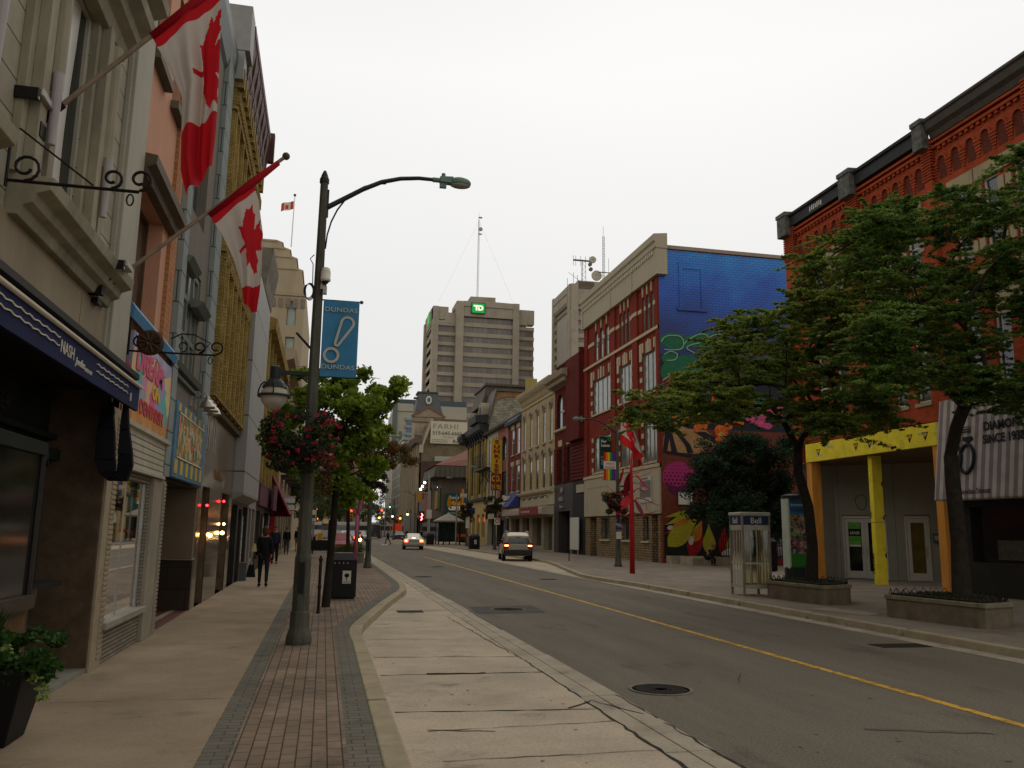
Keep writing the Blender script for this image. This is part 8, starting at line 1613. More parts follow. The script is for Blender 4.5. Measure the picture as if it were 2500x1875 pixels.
def tree(name,label,trunk,r0,pads,leafm,lw,n,padr,group=None,flat=.5,seed=1,sag=.0,mi=None,twigs=5,droop=0,extra=None,tm=1.15,spray=0):
    rr=random.Random(seed); t=thing(name,label,'tree',trunk[0],group)
    nodes=[Vector(p) for p in trunk]; par=[-1]+list(range(len(trunk)-1)); isT=[1]*len(trunk); k0=1
    top=nodes[-1]; tips=[]
    for p in sorted(pads,key=lambda p:(Vector(p)-top).length):
        p=Vector(p); best=None;bd=1e9
        for i,q in enumerate(nodes):
            if i<k0 and len(trunk)>2: continue
            if i>=len(trunk) and False: continue
            d=(p-q).length+max(0,q.z-p.z)*1.4+ (0 if i>=len(trunk)-2 else .6)
            if d<bd: bd=d;best=i
        q=nodes[best]; L=(p-q).length; m=max(2,int(L/.45)); prev=best
        for s in range(1,m+1):
            f=s/m; v=q.lerp(p,f)+Vector((0,0,math.sin(PI*f)*L*.1))+Vector((rr.uniform(-1,1),rr.uniform(-1,1),rr.uniform(-.6,.6)))*L*.035*(1 if s<m else 0)
            nodes.append(v); par.append(prev); isT.append(0); prev=len(nodes)-1
        tips.append(prev)
    cnt=[0]*len(nodes)
    for i in tips:
        j=i
        while j>=0: cnt[j]+=1; j=par[j]
    tot=len(tips); R=[max(.011,r0*.78*(c/tot)**.5) for c in cnt]
    for i in range(len(trunk)): R[i]=r0*(1-.22*i/max(1,len(trunk)-1))
    mb=MB(); P=[Vector(x) for x in trunk]; mb.tube([P[0]-Vector((0,0,.05))]+P,[r0*1.35]+[r0*tm]+R[1:len(trunk)],10); mb.build('trunk',BARK,t,smooth=True)
    mb=MB(); ch={}
    for i in range(len(trunk),len(nodes)): ch.setdefault(par[i],[]).append(i)
    done=set()
    for i in range(len(trunk),len(nodes)):
        if i in done: continue
        path=[par[i],i]; done.add(i); j=i
        while ch.get(j):
            nx=max(ch[j],key=lambda c:cnt[c])
            if nx in done: break
            path.append(nx); done.add(nx); j=nx
        rs=[min(R[path[0]],R[path[1]]*1.25)]+[R[k] for k in path[1:]]
        mb.tube([nodes[k] for k in path],rs,6 if rs[0]>.02 else 4,cap=False)
    for p in pads:
        p=Vector(p)
        for k in range(twigs):
            a=rr.uniform(0,2*PI); l=padr[0]*rr.uniform(.5,1); q=p+Vector((math.cos(a)*l,math.sin(a)*l,rr.uniform(-.1,.12))); mb.tube([p,p.lerp(q,.5)+Vector((0,0,.06)),q],[.012,.008,.004],3,cap=False)
    mb.build('limbs',BARK,t,smooth=True)
    cs=[];rs=[];ns=[]
    if spray:
        for p in pads:
            for _ in range(spray):
                a=rr.uniform(0,2*PI); l=padr[0]*rr.uniform(.7,1.75); dz=rr.uniform(-.35,.5); o=Vector(p)+Vector((rr.uniform(-1,1)*padr[0]*.5,rr.uniform(-1,1)*padr[0]*.5,rr.uniform(-1,1)*padr[1])); m=max(3,int(l/.13))
                for s in range(m):
                    f=(s+.5)/m; cs.append((o.x+math.cos(a)*l*f,o.y+math.sin(a)*l*f,o.z+dz*f*.5-.3*l*f*f*.5)); w_=.13*(1.1-f*.6); rs.append((w_,w_,w_*.45)); ns.append(max(3,int(n/spray/m)))
        leafmesh('crown',leafm,t,cs,rs,ns,lw,flat,seed,mi=mi,shell=.7,droop=droop); return t
    for p in pads:
        k=5
        for _ in range(k):
            s=rr.uniform(.45,.8); cs.append((p[0]+rr.uniform(-1,1)*padr[0]*.75,p[1]+rr.uniform(-1,1)*padr[0]*.75,p[2]+rr.uniform(-1,1)*padr[1]*.8)); rs.append((padr[0]*s,padr[0]*s,padr[1]*s)); ns.append(max(6,int(n/k*s*1.5)))
    leafmesh('crown',leafm,t,cs,rs,ns,lw,flat,seed,mi=mi,shell=.55,droop=droop)
    return t
LOC=leafmat('honey locust leaflets',[(.02,.05,.014),(.07,.13,.024),(.15,.22,.035),(.27,.31,.055),(.42,.30,.045)],.45)
LOC2=leafmat('honey locust leaflets greener',[(.018,.045,.014),(.06,.125,.024),(.14,.21,.036),(.26,.31,.06)],.45)
tree('street_tree','honey locust in the planter beside the phone booth, thin feathery crown reaching over the road',[(12.35,20.0,.44),(12.45,20.05,1.4),(12.35,20.0,2.4),(12.1,20.0,3.3),(12.0,19.8,3.9)],.15,T1,LOC,(.105,.037),4600,(.62,.3),'honey locust trees on the right pavement',.35,11,spray=22,twigs=9)
tree('street_tree','honey locust in the nearest planter, dark forked trunk before the striped shop',[(12.4,14.75,.44),(12.42,14.75,1.6),(12.38,14.75,2.7),(12.35,14.72,3.3)],.17,T2,LOC2,(.09,.033),4600,(.56,.28),'honey locust trees on the right pavement',.35,12,spray=22,twigs=9)
MAP=leafmat('maple leaves',[(.035,.07,.01),(.11,.18,.02),(.22,.30,.03),(.36,.40,.05)],.5)
tree('young_maple','young green maple with slim trunk behind the nearest lamp post',[(.13,18.9,0),(.16,18.9,.8),(.2,18.9,1.6),(.22,18.9,2.4),(.2,18.8,3.0),(.2,18.8,3.8)],.085,TM,MAP,(.11,.09),620,(.34,.25),None,.8,13,twigs=3)
AUT=leafmat('reddening maple leaves',[(.03,.05,.012),(.08,.10,.02),(.17,.07,.025),(.22,.06,.025)],.4)
tree('autumn_maple','thin maple with reddening leaves growing from the shrub planter',[(1.25,43.4,.4),(1.2,43.4,1.6),(1.15,43.3,2.8),(1.3,43.2,3.6)],.1,TB,AUT,(.14,.1),520,(.55,.35),None,.8,14,twigs=4)
DKL=leafmat('dark ornamental leaves',[(.008,.02,.010),(.02,.042,.018),(.05,.085,.03)],.3)
tree('dark_tree','dense dark low tree against the mural behind the phone booth',[(21.0,40.9,0),(21.05,40.9,.8),(21.1,40.9,1.7),(21.3,41,2.6)],.14,TD+[(x+random.Random(i).uniform(-.5,.5),y,z+.3) for i,(x,y,z) in enumerate(TD)],DKL,(.17,.09),1100,(.85,.6),None,.9,15,twigs=3)
# pink painted tree
t=thing('pink_tree','bare tree sculpture painted pink standing by the shrub planter','sculpture',(1.5,41.5,0))
PK=mat('pink paint',(.40,.11,.20),.6,var=.15); mb=MB(); X,Y_=1.55,41.0
mb.tube([(X,Y_,0),(X-.02,Y_,1.3),(X-.02,Y_,2.3)],[.1,.09,.09],8); mb.build('trunk',PK,t,smooth=True); mb=MB()
mb.tube([(X-.02,Y_,2.2),(X+.1,Y_,2.7),(X+.3,Y_,3.3),(X+.6,Y_,3.9),(X+.75,Y_,4.1)],[.08,.065,.05,.03,.015],7); mb.tube([(X-.02,Y_,2.2),(X-.2,Y_,2.5),(X-.36,Y_,2.7)],[.07,.05,.04],7); mb.tube([(X-.02,Y_,2.3),(X-.05,Y_,2.8),(X+.0,Y_,3.1)],[.06,.05,.03],7); mb.tube([(X+.2,Y_,3.05),(X+.45,Y_,3.1),(X+.6,Y_,3.25)],[.03,.02,.01],5); mb.tube([(X+.45,Y_,3.6),(X+.7,Y_,3.65),(X+.95,Y_,3.55)],[.02,.02,.01],5); mb.tube([(X+1.0+.12*math.cos(a),Y_,3.3+.12*math.sin(a)) for a in [2*PI*i/12 for i in range(13)]],.02,5); mb.tube([(X+.1,Y_,2.7),(X+.5,Y_,2.95),(X+.9,Y_,3.25)],[.03,.02,.012],5)
mb.build('branches',PK,t,smooth=True)
# far trees at the end of the street
FARL=leafmat('far street foliage',[(.02,.04,.012),(.06,.09,.025),(.12,.13,.04)],.3)
for i,(x,y,s,lb) in enumerate(((-1.5,66,1,'green street tree far down the left pavement'),(.6,98,1.1,'green street tree beyond the parked red car'),(9.5,215,2.2,'yellowish tree past the crossing, right of the far bus'),(-.5,222,2.6,'dark green tree past the crossing behind the buses'),(4.5,260,3.2,'broad tree closing the far end of the road'),(12.5,180,1.3,'thin street tree before the glazed office front'))):
    rr=random.Random(i+40); pads=[(x+rr.uniform(-1.6,1.6)*s,y+rr.uniform(-1.6,1.6)*s,2.6*s**.7+rr.uniform(0,2.6)*s) for _ in range(16)]
    tree('street_tree',lb,[(x,y,-.1),(x,y,1.2*s),(x,y,2.2*s)],.11*s,pads,FARL,(.16*s,.12*s),300,(.7*s,.5*s),None,.9,20+i,twigs=0)
# ================================================================== VEHICLES
TYRE=mat('tyre rubber',(.018,.018,.018),.85,var=.15); RIM=mat('alloy rim',(.3,.3,.3),.35,metal=.7,var=.1); CGL=mat('car glass',(.03,.035,.035),.06,var=0,spec=.9)
PLAS=mat('dark grey bumper plastic',(.03,.03,.032),.6,var=.1); TL=mat('unlit tail lamp red',(.22,.01,.012),.25,var=.05); TLON=mat('lit tail lamp',(1,.1,.05),.4,var=0,emit=(1,.09,.03),es=7); TLHOT=mat('lit brake lamp core',(1,.4,.2),.4,var=0,emit=(1,.36,.1),es=16)
HL=mat('headlamp glass',(.45,.45,.43),.1,var=.05); HLON=mat('lit amber white headlamp',(1,.75,.4),.5,var=0,emit=(1,.62,.25),es=60)
def car(label,loc,rz,paint,st,green,W,name='car',tail=None,wheels=(.9,-.9,.33),front=False,cat='car',brake=False,plate='BKRV 372',rails=False,amber=False,twotone=None):
    """st: stations (y,zlow,zbelt,halfwidth); green: (y,zbelt,zroof,hwb,hwt); y forward"""
    t=thing(name,label,cat,(0,0,0)); 
    mb=MB(); rings=[]
    for y,zl,zb,hw in st:
        h=[(0,zl),(hw*.86,zl),(hw*.985,zl+.12),(hw,(zl+zb)*.5),(hw*.985,zb-.1),(hw*.93,zb),(hw*.6,zb+.015),(0,zb+.03)]
        rings.append([(x,y,z) for x,z in h]+[(-x,y,z) for x,z in h[-2:0:-1]])
    n=len(rings[0]); vs=[v for r in rings for v in r]; fs=[]
    for i in range(len(rings)-1):
        for k in range(n): k2=(k+1)%n; fs.append((i*n+k,i*n+k2,(i+1)*n+k2,(i+1)*n+k))
    fs+=[tuple(range(n))[::-1],tuple((len(rings)-1)*n+k for k in range(n))]; mb.add(vs,fs); 
    rings=[]
    for y,zb,zr,hb,ht in green:
        h=[(0,zb),(hb,zb),(hb*.985,zb+.04),(ht,zr-.07),(ht*.93,zr-.015),(ht*.6,zr+.01),(0,zr+.02)]
        rings.append([(x,y,z) for x,z in h]+[(-x,y,z) for x,z in h[-2:0:-1]])
    n=len(rings[0]); vs=[v for r in rings for v in r]; fs=[]
    for i in range(len(rings)-1):
        for k in range(n): k2=(k+1)%n; fs.append((i*n+k,i*n+k2,(i+1)*n+k2,(i+1)*n+k))
    fs+=[tuple(range(n))[::-1],tuple((len(rings)-1)*n+k for k in range(n))]; mb.add(vs,fs)
    b=mb.build('body',paint,t,smooth=False,bevel=.03,loc=None)
    # windows
    def lerp4(a,b_,c,d,u0,u1,v0,v1,off):
        a,b_,c,d=map(Vector,(a,b_,c,d))
        P=lambda u,v:a.lerp(b_,u).lerp(d.lerp(c,u),v); nn=(b_-a).cross(d-a).normalized()*off
        return [P(u0,v0)+nn,P(u1,v0)+nn,P(u1,v1)+nn,P(u0,v1)+nn]
    def panel(q,th=.012):
        m2=MB(); nn=(q[1]-q[0]).cross(q[3]-q[0]).normalized()*th; m2.hexa([v-nn for v in q]+[v+nn for v in q]); return m2
    g=green
    # side windows between stations 1..-2
    for s in (1,-1):
        y0=g[1][0]; y1=g[-2][0]; zb=g[1][1]; m=(y0+y1)/2
        for a,c in ((0,.3),(.33,.65),(.68,1)):
            ya=y0+(y1-y0)*a; yc=y0+(y1-y0)*c; hb=g[1][3]; ht=g[1][4]; zr=g[1][2]
            q=[Vector((s*hb,ya,zb+.05)),Vector((s*hb,yc,zb+.05)),Vector((s*(ht+.005),yc-(.12 if c==1 else 0),zr-.09)),Vector((s*(ht+.005),ya+(.15 if a==0 else 0),zr-.09))]
            panel(q).build('side_window',CGL,t)
    a,b0=g[0],g[1]
    q=lerp4((-a[3],a[0],a[1]),(a[3],a[0],a[1]),(b0[4],b0[0],b0[2]-.04),(-b0[4],b0[0],b0[2]-.04),.08,.92,.12,.9,.015) if a[2]<a[1]+.2 else [Vector(v) for v in ((-a[3]*.88,a[0]-.012,a[1]+.06),(a[3]*.88,a[0]-.012,a[1]+.06),(a[4]*.88,a[0]-.012,a[2]-.1),(-a[4]*.88,a[0]-.012,a[2]-.1))]
    panel(q).build('rear_window',CGL,t)
    a,b0=g[-1],g[-2]
    q=lerp4((a[3],a[0],a[1]),(-a[3],a[0],a[1]),(-b0[4],b0[0],b0[2]-.04),(b0[4],b0[0],b0[2]-.04),.07,.93,.08,.9,.015); panel(q).build('windscreen',mat('pale reflecting windscreen',(.2,.23,.23),.08,var=.2,sc=3,spec=.9) if front else CGL,t)
    L0=st[0][0]; L1=st[-1][0]; hw=st[1][3]
    # bumpers
    MB().box(-hw*.97,hw*.97,L0-.06,L0+.25,st[0][1]-.02,st[0][1]+.27).build('rear_bumper',twotone or paint,t,bevel=.05); MB().box(-hw*.95,hw*.95,L1-.25,L1+.06,st[-1][1]-.02,st[-1][1]+.25).build('front_bumper',twotone or paint,t,bevel=.05)
    for y in wheels[:2]:
        for s in (1,-1):
            r=wheels[2]; w=MB().lathe([(.05,-.1),(r,-.11),(r,.09),(r*.9,.11),(.05,.11)],(s*(W/2-.11),y,r),20,axis='x').build('wheel',TYRE,t); MB().lathe([(.03,0),(r*.62,0),(r*.6,.02),(.03,.03)],(s*(W/2+.0),y,r),14,axis='x').build('rim',RIM,w)
            MB().lathe([(.02,0),(r+.09,0),(r+.09,.01),(.02,.01)],(s*(W/2-.02) -.005,y,r+.03),18,axis='x').build('wheel_arch',PLAS,t)
    zt=st[0][2]
    if tail:
        for s in (1,-1):
            x0,x1,z0,z1=tail; q=MB().box(min(s*x0,s*x1),max(s*x0,s*x1),L0-.035,L0+.2,z0,z1).build('tail_lamp',TLON if brake else TL,t,bevel=.02)
            if brake: MB().ball((s*(x0+x1)/2,L0-.04,(z0+z1)/2),.055,8,None,(1,.4,1)).build('lamp_core',TLHOT,q)
            elif amber: MB().box(min(s*(x0+.02),s*(x1-.06)),max(s*(x0+.02),s*(x1-.06)),L0-.045,L0-.03,z0+.18,z0+.24).build('lamp_core',TLHOT,q)
    p=MB().box(-.16,.16,L0-.075 if not tail else L0-.03,L0-.0,zt-.45 if tail else .4,zt-.3 if tail else .54).build('licence_plate',mat('blue white plate',(.3,.32,.4),.5),t); text(plate,CF(L0-.03-(0 if tail else .045)),-.14,zt-.43 if tail else .43,.09,mat('plate navy text',(.02,.03,.15),.5),p,d=.005)
    for s in (1,-1):
        MB().box(min(s*hw*.55,s*hw*.9),max(s*hw*.55,s*hw*.9),L1-.1,L1+.03,st[-1][2]-.2,st[-1][2]-.05).build('headlamp',HL,t,bevel=.03); MB().ball((s*(hw+.08),g[-1][0]-.25,g[-1][1]+.08),.1,8,None,(1,.6,.7)).build('mirror',paint if not twotone else PLAS,t)
    if front: MB().box(-hw*.5,hw*.5,L1+.01,L1+.05,st[-1][2]-.2,st[-1][2]-.12).build('grille',PLAS,t)
    if rails:
        m2=MB()
        for s in (1,-1): m2.tube([(s*g[1][4]*.88,g[1][0]-.1,g[1][2]+.02),(s*g[1][4]*.88,g[1][0]+.2,g[1][2]+.08),(s*g[1][4]*.88,g[-2][0]-.1,g[1][2]+.08),(s*g[1][4]*.88,g[-2][0]+.05,g[1][2]+.02)],.025,6)
        m2.build('roof_rail',STEEL,t)
        MB().box(-.3,.3,L0-.04,L0,zt-.22,zt-.18).box(-.5,.5,L0-.02,L0,zt-.06,zt-.02).build('tailgate_trim',RIM,t); MB().box(-.14,.14,g[0][0]-.04,g[0][0]-.02,g[0][2]-.09,g[0][2]-.05).build('stop_lamp',TL,t); MB().tube([(-.02,g[0][0]-.03,g[0][1]+.08),(.3,g[0][0]-.03,g[0][1]+.13)],.012,4).build('wiper',BLACK,t); MB().tube([(.35,L0-.1,.3),(.35,L0+.2,.3)],.035,8).build('exhaust',STEEL,t)
    t.location=loc; t.rotation_euler.z=rz
    return t
BEI=mat('champagne car paint',(.30,.27,.21),.28,metal=.4,var=.05,coat=.6); SIL=mat('silver car paint',(.30,.285,.26),.28,metal=.5,var=.05,coat=.6)
car('champagne beige SUV with dark bumper and roof rails parked in the right bay',(11.75,52.2,RZ),-.13,BEI,
    [(-2.12,.42,.98,.82),(-1.95,.36,1.0,.90),(-1.2,.3,1.02,.92),(.9,.3,1.0,.92),(1.75,.36,.95,.88),(2.15,.42,.84,.76)],
    [(-2.06,.98,1.5,.84,.68),(-1.72,.98,1.7,.88,.72),(.25,.98,1.7,.88,.72),(1.0,.98,1.05,.86,.7)],1.84,'suv',(.58,.88,.72,1.12),(1.35,-1.3,.36),cat='SUV',rails=True,amber=True,twotone=PLAS)
sed=car('silver sedan driving away with its brake lamps lit',(8.15,79.5,RZ),-.06,SIL,
    [(-2.3,.36,.92,.78),(-2.1,.3,.98,.88),(-1.3,.26,1.0,.9),(.9,.26,.96,.9),(1.9,.3,.86,.86),(2.3,.36,.7,.74)],
    [(-1.75,.98,1.02,.78,.6),(-1.0,.98,1.44,.84,.62),(.2,.98,1.44,.84,.62),(1.05,.94,.98,.84,.66)],1.8,'sedan',(.52,.86,.68,.9),(1.4,-1.35,.33),brake=True,plate='CKYB 604')
mb=MB().box(-.13,.13,-1.78,-1.72,1.02,1.07); ORG[sed.name]=Vector((0,0,0)); mb.build('stop_lamp',TLHOT,sed)
RDC=mat('faded red car paint',(.24,.03,.04),.5,var=.05,spec=.2)
car('faded red hatchback parked facing the camera in the left lay-by',(1.3,62,RZ),PI,RDC,
    [(-1.95,.36,.9,.72),(-1.75,.3,.95,.82),(-.9,.26,.98,.84),(.8,.26,.94,.84),(1.6,.3,.86,.8),(1.95,.36,.7,.7)],
    [(-1.85,.92,1.3,.74,.58),(-1.5,.94,1.46,.8,.62),(.0,.94,1.46,.8,.62),(.85,.92,.96,.8,.64)],1.68,'hatchback',None,(1.2,-1.2,.3),front=True)
VAN=mat('dark grey van paint',(.045,.042,.045),.4,var=.1)
car('dark grey high roof van stopped at the crossing, seen from behind',(9.6,166,RZ),0,VAN,
    [(-2.9,.4,1.15,.95),(-2.7,.35,1.2,1.02),(2,.35,1.2,1.02),(2.9,.4,.95,.95)],
    [(-2.85,1.15,2.65,.98,.84),(-2.6,1.15,2.75,1.0,.86),(1.2,1.15,2.75,1.0,.86),(2.2,1.1,1.2,.98,.86)],2.04,'van',(.82,.96,1.1,1.5),(1.8,-1.8,.38),cat='van',plate='AB 4471')
DKC=mat('dark blue car paint',(.03,.035,.045),.35,coat=.3); GRC=mat('grey car paint',(.2,.2,.2),.35,coat=.3); WHC=mat('white car paint',(.5,.5,.5),.35,coat=.3)
S1=[(-2.3,.36,.92,.78),(-2.1,.3,.98,.88),(-1.3,.26,1.0,.9),(.9,.26,.96,.9),(1.9,.3,.86,.86),(2.3,.36,.7,.74)]; S2=[(-1.75,.98,1.02,.78,.6),(-1.0,.98,1.44,.84,.62),(.2,.98,1.44,.84,.62),(1.05,.94,.98,.84,.66)]
for i,(x,y,p_,lb,br_) in enumerate(((3.0,104,GRC,'grey car with lit red lamps behind the maple trunk, nearest of the queue',True),(1.6,112,DKC,'dark car with lit red lamps in the left lay-by queue',True),(5.4,128,GRC,'grey car in the oncoming lane behind the pink tree',False),(3.3,136,WHC,'white car farther up the road beside the pink tree',False),(4.8,150,DKC,'dark car before the far bus',False),(12.0,140,DKC,'dark car at the right kerb beyond the crossing pedestrian',False))):
    car(lb,(x,y,RZ),0 if br_ else PI if i%2==0 else 0,p_,S1,S2,1.8,'sedan',(.52,.86,.68,.9),(1.4,-1.35,.33),brake=br_,plate='BXRA 11%d'%i)
def bus(x,y,rz,label,c1):
    t=thing('city_bus',label,'bus',(0,0,0)); MB().box(-1.25,1.25,-6,6,.35,1.5).box(-1.25,1.25,-6,6,2.5,3.1).box(-1.1,1.1,-5.5,5,3.1,3.3).build('body',c1,t,bevel=.08); MB().box(-1.22,1.22,-5.98,5.98,1.5,2.5).build('window_band',CGL,t)
    for yy in (-3.5,3.6):
        for s in (1,-1): MB().lathe([(.05,-.12),(.48,-.12),(.48,.12),(.05,.12)],(s*1.15,yy,.48),16,axis='x').build('wheel',TYRE,t)
    MB().box(-.9,.9,-6.05,-6,2.62,2.95).build('destination_sign',mat('amber bus display',(.1,.05,.01),.5,emit=(1,.45,.05),es=.25),t); MB().box(-1.1,-.8,-6.05,-6,.8,1.0).box(.8,1.1,-6.05,-6,.8,1.0).build('headlamp',HL,t)
    t.location=(x,y,RZ); t.rotation_euler.z=rz; return t
BW=mat('pale bus paint',(.42,.42,.4),.4,var=.05)
bus(.9,150,0,'pale bus front seen between the lamp post and the maple trunk',BW); bus(3.4,200,PI/2,'white roofed bus standing across the far end of the street',BW); bus(12.5,198,PI/2,'second pale bus crossing behind the dark van',BW)
# white parked car behind fence
car('white car parked in the lot behind the iron fence',(24.5,44.2,0),PI/2,WHC,[(a,b+.03,c,d) for a,b,c,d in S1],S2,1.8,'sedan',None,(1.4,-1.35,.33),plate='')
# ================================================================== PEOPLE
SKIN=mat('skin',(.36,.2,.13),.6,var=.08,sc=20)
def skinmesh(name,m,parent,nodes,edges,rad,sub=1):
    me=D.meshes.new(name); me.from_pydata(nodes,edges,[]); o=D.objects.new(name,me); COL.objects.link(o)
    sk=o.modifiers.new('skin','SKIN'); s=me.skin_vertices[0].data
    for i,r in enumerate(rad): s[i].radius=(r,r) if not isinstance(r,tuple) else r
    s[0].use_root=True; sk.use_smooth_shade=True; ss=o.modifiers.new('s','SUBSURF'); ss.levels=sub; ss.render_levels=sub
    m2=D.meshes.new_from_object(o.evaluated_get(bpy.context.evaluated_depsgraph_get())); D.objects.remove(o); m2.name=name; m2.materials.clear(); m2.materials.append(m)
    return link(name,m2,parent)
def person(label,x,y,rz,top,bot,hair,stride=.0,h=1.75,arms=((.05,.05),(.05,.05)),shorts=False,z=0,lean=0,sit=False,hairlong=False,skin=SKIN,slim=1.0):
    """faces local +Y; stride: leg swing (m); arms: forward reach of (elbow,wrist) for left,right"""
    t=thing('person',label,'person',(0,0,0)); k=h/1.75; J={}
    if not sit:
        J=dict(pel=(0,0,.95),sp=(0,lean*.3,1.18),ch=(0,lean*.7,1.38),nk=(0,lean,1.5),hd=(0,lean+.01,1.6),tp=(0,lean+.01,1.68))
        for s,n_,f in ((-1,'l',1),(1,'r',-1)):
            J['hip'+n_]=(s*.09,0,.9); J['kn'+n_]=(s*.1,f*stride*.55+.02,.5); J['an'+n_]=(s*.1,f*stride-.02 if f*stride>=0 else f*stride-.05,.09 if f*stride>=-.01 else .13); J['to'+n_]=(s*.11,J['an'+n_][1]+.15,.04)
        A=arms
    else:
        J=dict(pel=(0,0,.5),sp=(0,.1,.68),ch=(0,.24,.85),nk=(0,.33,.95),hd=(0,.4,1.03),tp=(0,.45,1.1))
        for s,n_ in ((-1,'l'),(1,'r')): J['hip'+n_]=(s*.09,.02,.48); J['kn'+n_]=(s*.13,.42,.52); J['an'+n_]=(s*.13,.4,.09); J['to'+n_]=(s*.14,.56,.04)
        A=((.2,.4),(.2,.4))
    for s,n_,(ef,wf) in ((-1,'l',A[0]),(1,'r',A[1])):
        c=J['ch']; J['sh'+n_]=(s*.15,c[1],c[2]+.04); J['el'+n_]=(s*.19,c[1]+ef,c[2]-.24+abs(ef)*.2); J['wr'+n_]=(s*.2,c[1]+wf,c[2]-.47+abs(wf)*.35); J['ha'+n_]=(s*.195,c[1]+wf+.03,c[2]-.56+abs(wf)*.42)
    V=lambda n_:tuple(k*a for a in J[n_])
    def chain(E,R,name,m,par=t,sub=1):
        names=[]; 
        for a,b in E:
            for q in (a,b):
                if q not in names: names.append(q)
        return skinmesh(name,m,par,[V(q) for q in names],[(names.index(a),names.index(b)) for a,b in E],[R[q] if not isinstance(R[q],tuple) else R[q] for q in names],sub)
    q=slim
    J['pl']=tuple(a+b for a,b in zip(J['pel'],(0,0,-.09 if not sit else .0))); body=chain([('pel','sp'),('sp','ch'),('ch','nk'),('nk','hd'),('hd','tp'),('ch','shl'),('shl','ell'),('ell','wrl'),('wrl','hal'),('ch','shr'),('shr','elr'),('elr','wrr'),('wrr','har'),('pel','hipl'),('hipl','knl'),('knl','anl'),('anl','tol'),('pel','hipr'),('hipr','knr'),('knr','anr'),('anr','tor')],
          dict(pel=.09*q,sp=.085*q,ch=.1*q,nk=.05,hd=.082,tp=.075,shl=.055,ell=.04,wrl=.028,hal=.03,shr=.055,elr=.04,wrr=.028,har=.03,hipl=.08*q,knl=.05,anl=.035,tol=.03,hipr=.08*q,knr=.05,anr=.035,tor=.03),'body',skin)
    chain([('pl','pel'),('pel','sp'),('sp','ch'),('ch','shl'),('shl','ell'),('ell','wrl'),('ch','shr'),('shr','elr'),('elr','wrr')],dict(pl=.165*q,pel=.165*q,sp=.155*q,ch=.165*q,shl=.08,ell=.06,wrl=.045,shr=.08,elr=.06,wrr=.045),'jacket',top,body)
    if shorts: J['knl2']=tuple((a+b*2)/3 for a,b in zip(J['hipl'],J['knl'])); J['knr2']=tuple((a+b*2)/3 for a,b in zip(J['hipr'],J['knr'])); chain([('pel','hipl'),('hipl','knl2'),('pel','hipr'),('hipr','knr2')],dict(pel=.13*q,hipl=.1*q,knl2=.075,hipr=.1*q,knr2=.075),'shorts',bot,body)
    else: chain([('pel','hipl'),('hipl','knl'),('knl','anl'),('pel','hipr'),('hipr','knr'),('knr','anr')],dict(pel=.135*q,hipl=.1*q,knl=.068*q,anl=.05*q,hipr=.1*q,knr=.068*q,anr=.05*q),'trousers',bot,body)
    mb=MB()
    for n_ in 'lr': a,b=Vector(V('an'+n_)),Vector(V('to'+n_)); mb.tube([a+Vector((0,-.05,-.03)),a+Vector((0,.02,-.035)),b+Vector((0,.02,0))],[.04,.048,.032],8)
    mb.build('shoes',BLACK,body,smooth=True)
    hd=(Vector(V('hd'))+Vector(V('tp')))/2; mb=MB(); mb.ball(hd+Vector((0,-.018,.035)),.105*k,12,None,(.92,1.05,1.0),-.25,1)
    if hairlong: mb.ball(hd+Vector((0,-.05,-.03)),.1*k,10,None,(.95,.7,1.3))
    mb.build('hair',hair,body,smooth=True)
    mb=MB(); mb.ball(hd+Vector((0,.095,-.02)),.014,6); mb.ball(hd+Vector((.095,0,-.01)),.02,6,None,(.4,1,1.4)); mb.ball(hd+Vector((-.095,0,-.01)),.02,6,None,(.4,1,1.4)); mb.build('nose_and_ears',skin,body,smooth=True)
    mb=MB()
    for s in (-1,1): mb.ball(hd+Vector((s*.033,.083,.008)),.010,6)
    mb.ball(hd+Vector((0,.085,-.055)),.02,6,None,(1,.3,.25)); mb.build('eyes_and_mouth',mat('dark eye',(.05,.02,.018),.5),body)
    t.location=(x,y,z); t.rotation_euler.z=rz; return t
CB_=mat('black cloth',(.010,.010,.012),.9,var=.2); CN=mat('navy cloth',(.018,.022,.035),.9,var=.2); JE=mat('dark jeans',(.015,.018,.024),.9,var=.2); HB=mat('auburn hair',(.07,.03,.018),.7); HG=mat('grey brown hair',(.12,.10,.08),.8); KH=mat('khaki cloth',(.16,.13,.09),.9)
w=person('woman in black jacket and leggings walking away with a black bag',-1.6,25.2,.05,CB_,JE,HB,.2,1.66,((-.04,.02),(.0,-.05)),hairlong=True,slim=.9)
t=thing('handbag','black handbag carried low by the walking woman','bag',(-1.92,25.2,.3)); MB().hexa([(-2.06,25.1,.27),(-1.8,25.1,.27),(-1.8,25.24,.27),(-2.06,25.24,.27),(-2.0,25.12,.62),(-1.86,25.12,.62),(-1.86,25.22,.62),(-2.0,25.22,.62)]).build('bag_body',CB_,t,bevel=.03); MB().tube([(-1.98,25.17,.6),(-1.9,25.17,.82),(-1.87,25.17,.82),(-1.87,25.17,.6)],.012,6).build('strap',CB_,t)
t=thing('paper_folder','pale yellow folder tucked under the walking woman\'s arm','folder',(-1.86,25.1,1.05)); MB().prism([(-1.94,25.02,.98),(-1.8,25.02,.98),(-1.84,25.02,1.2),(-1.89,25.02,1.2)],(0,.1,0)).build('folder_sheet',mat('pale yellow paper',(.5,.42,.2),.7),t)
person('man in navy jumper and dark trousers walking toward the camera',-2.15,41,PI,CN,CB_,HG,.12,1.74,slim=1.12)
person('man in dark jacket and shorts on the far left pavement',-1.75,62,PI,CB_,KH,HG,.18,1.72,shorts=True)
person('second dark-clad person walking beside the man in shorts',-1.35,63,PI,CB_,CB_,HB,.15,1.68)
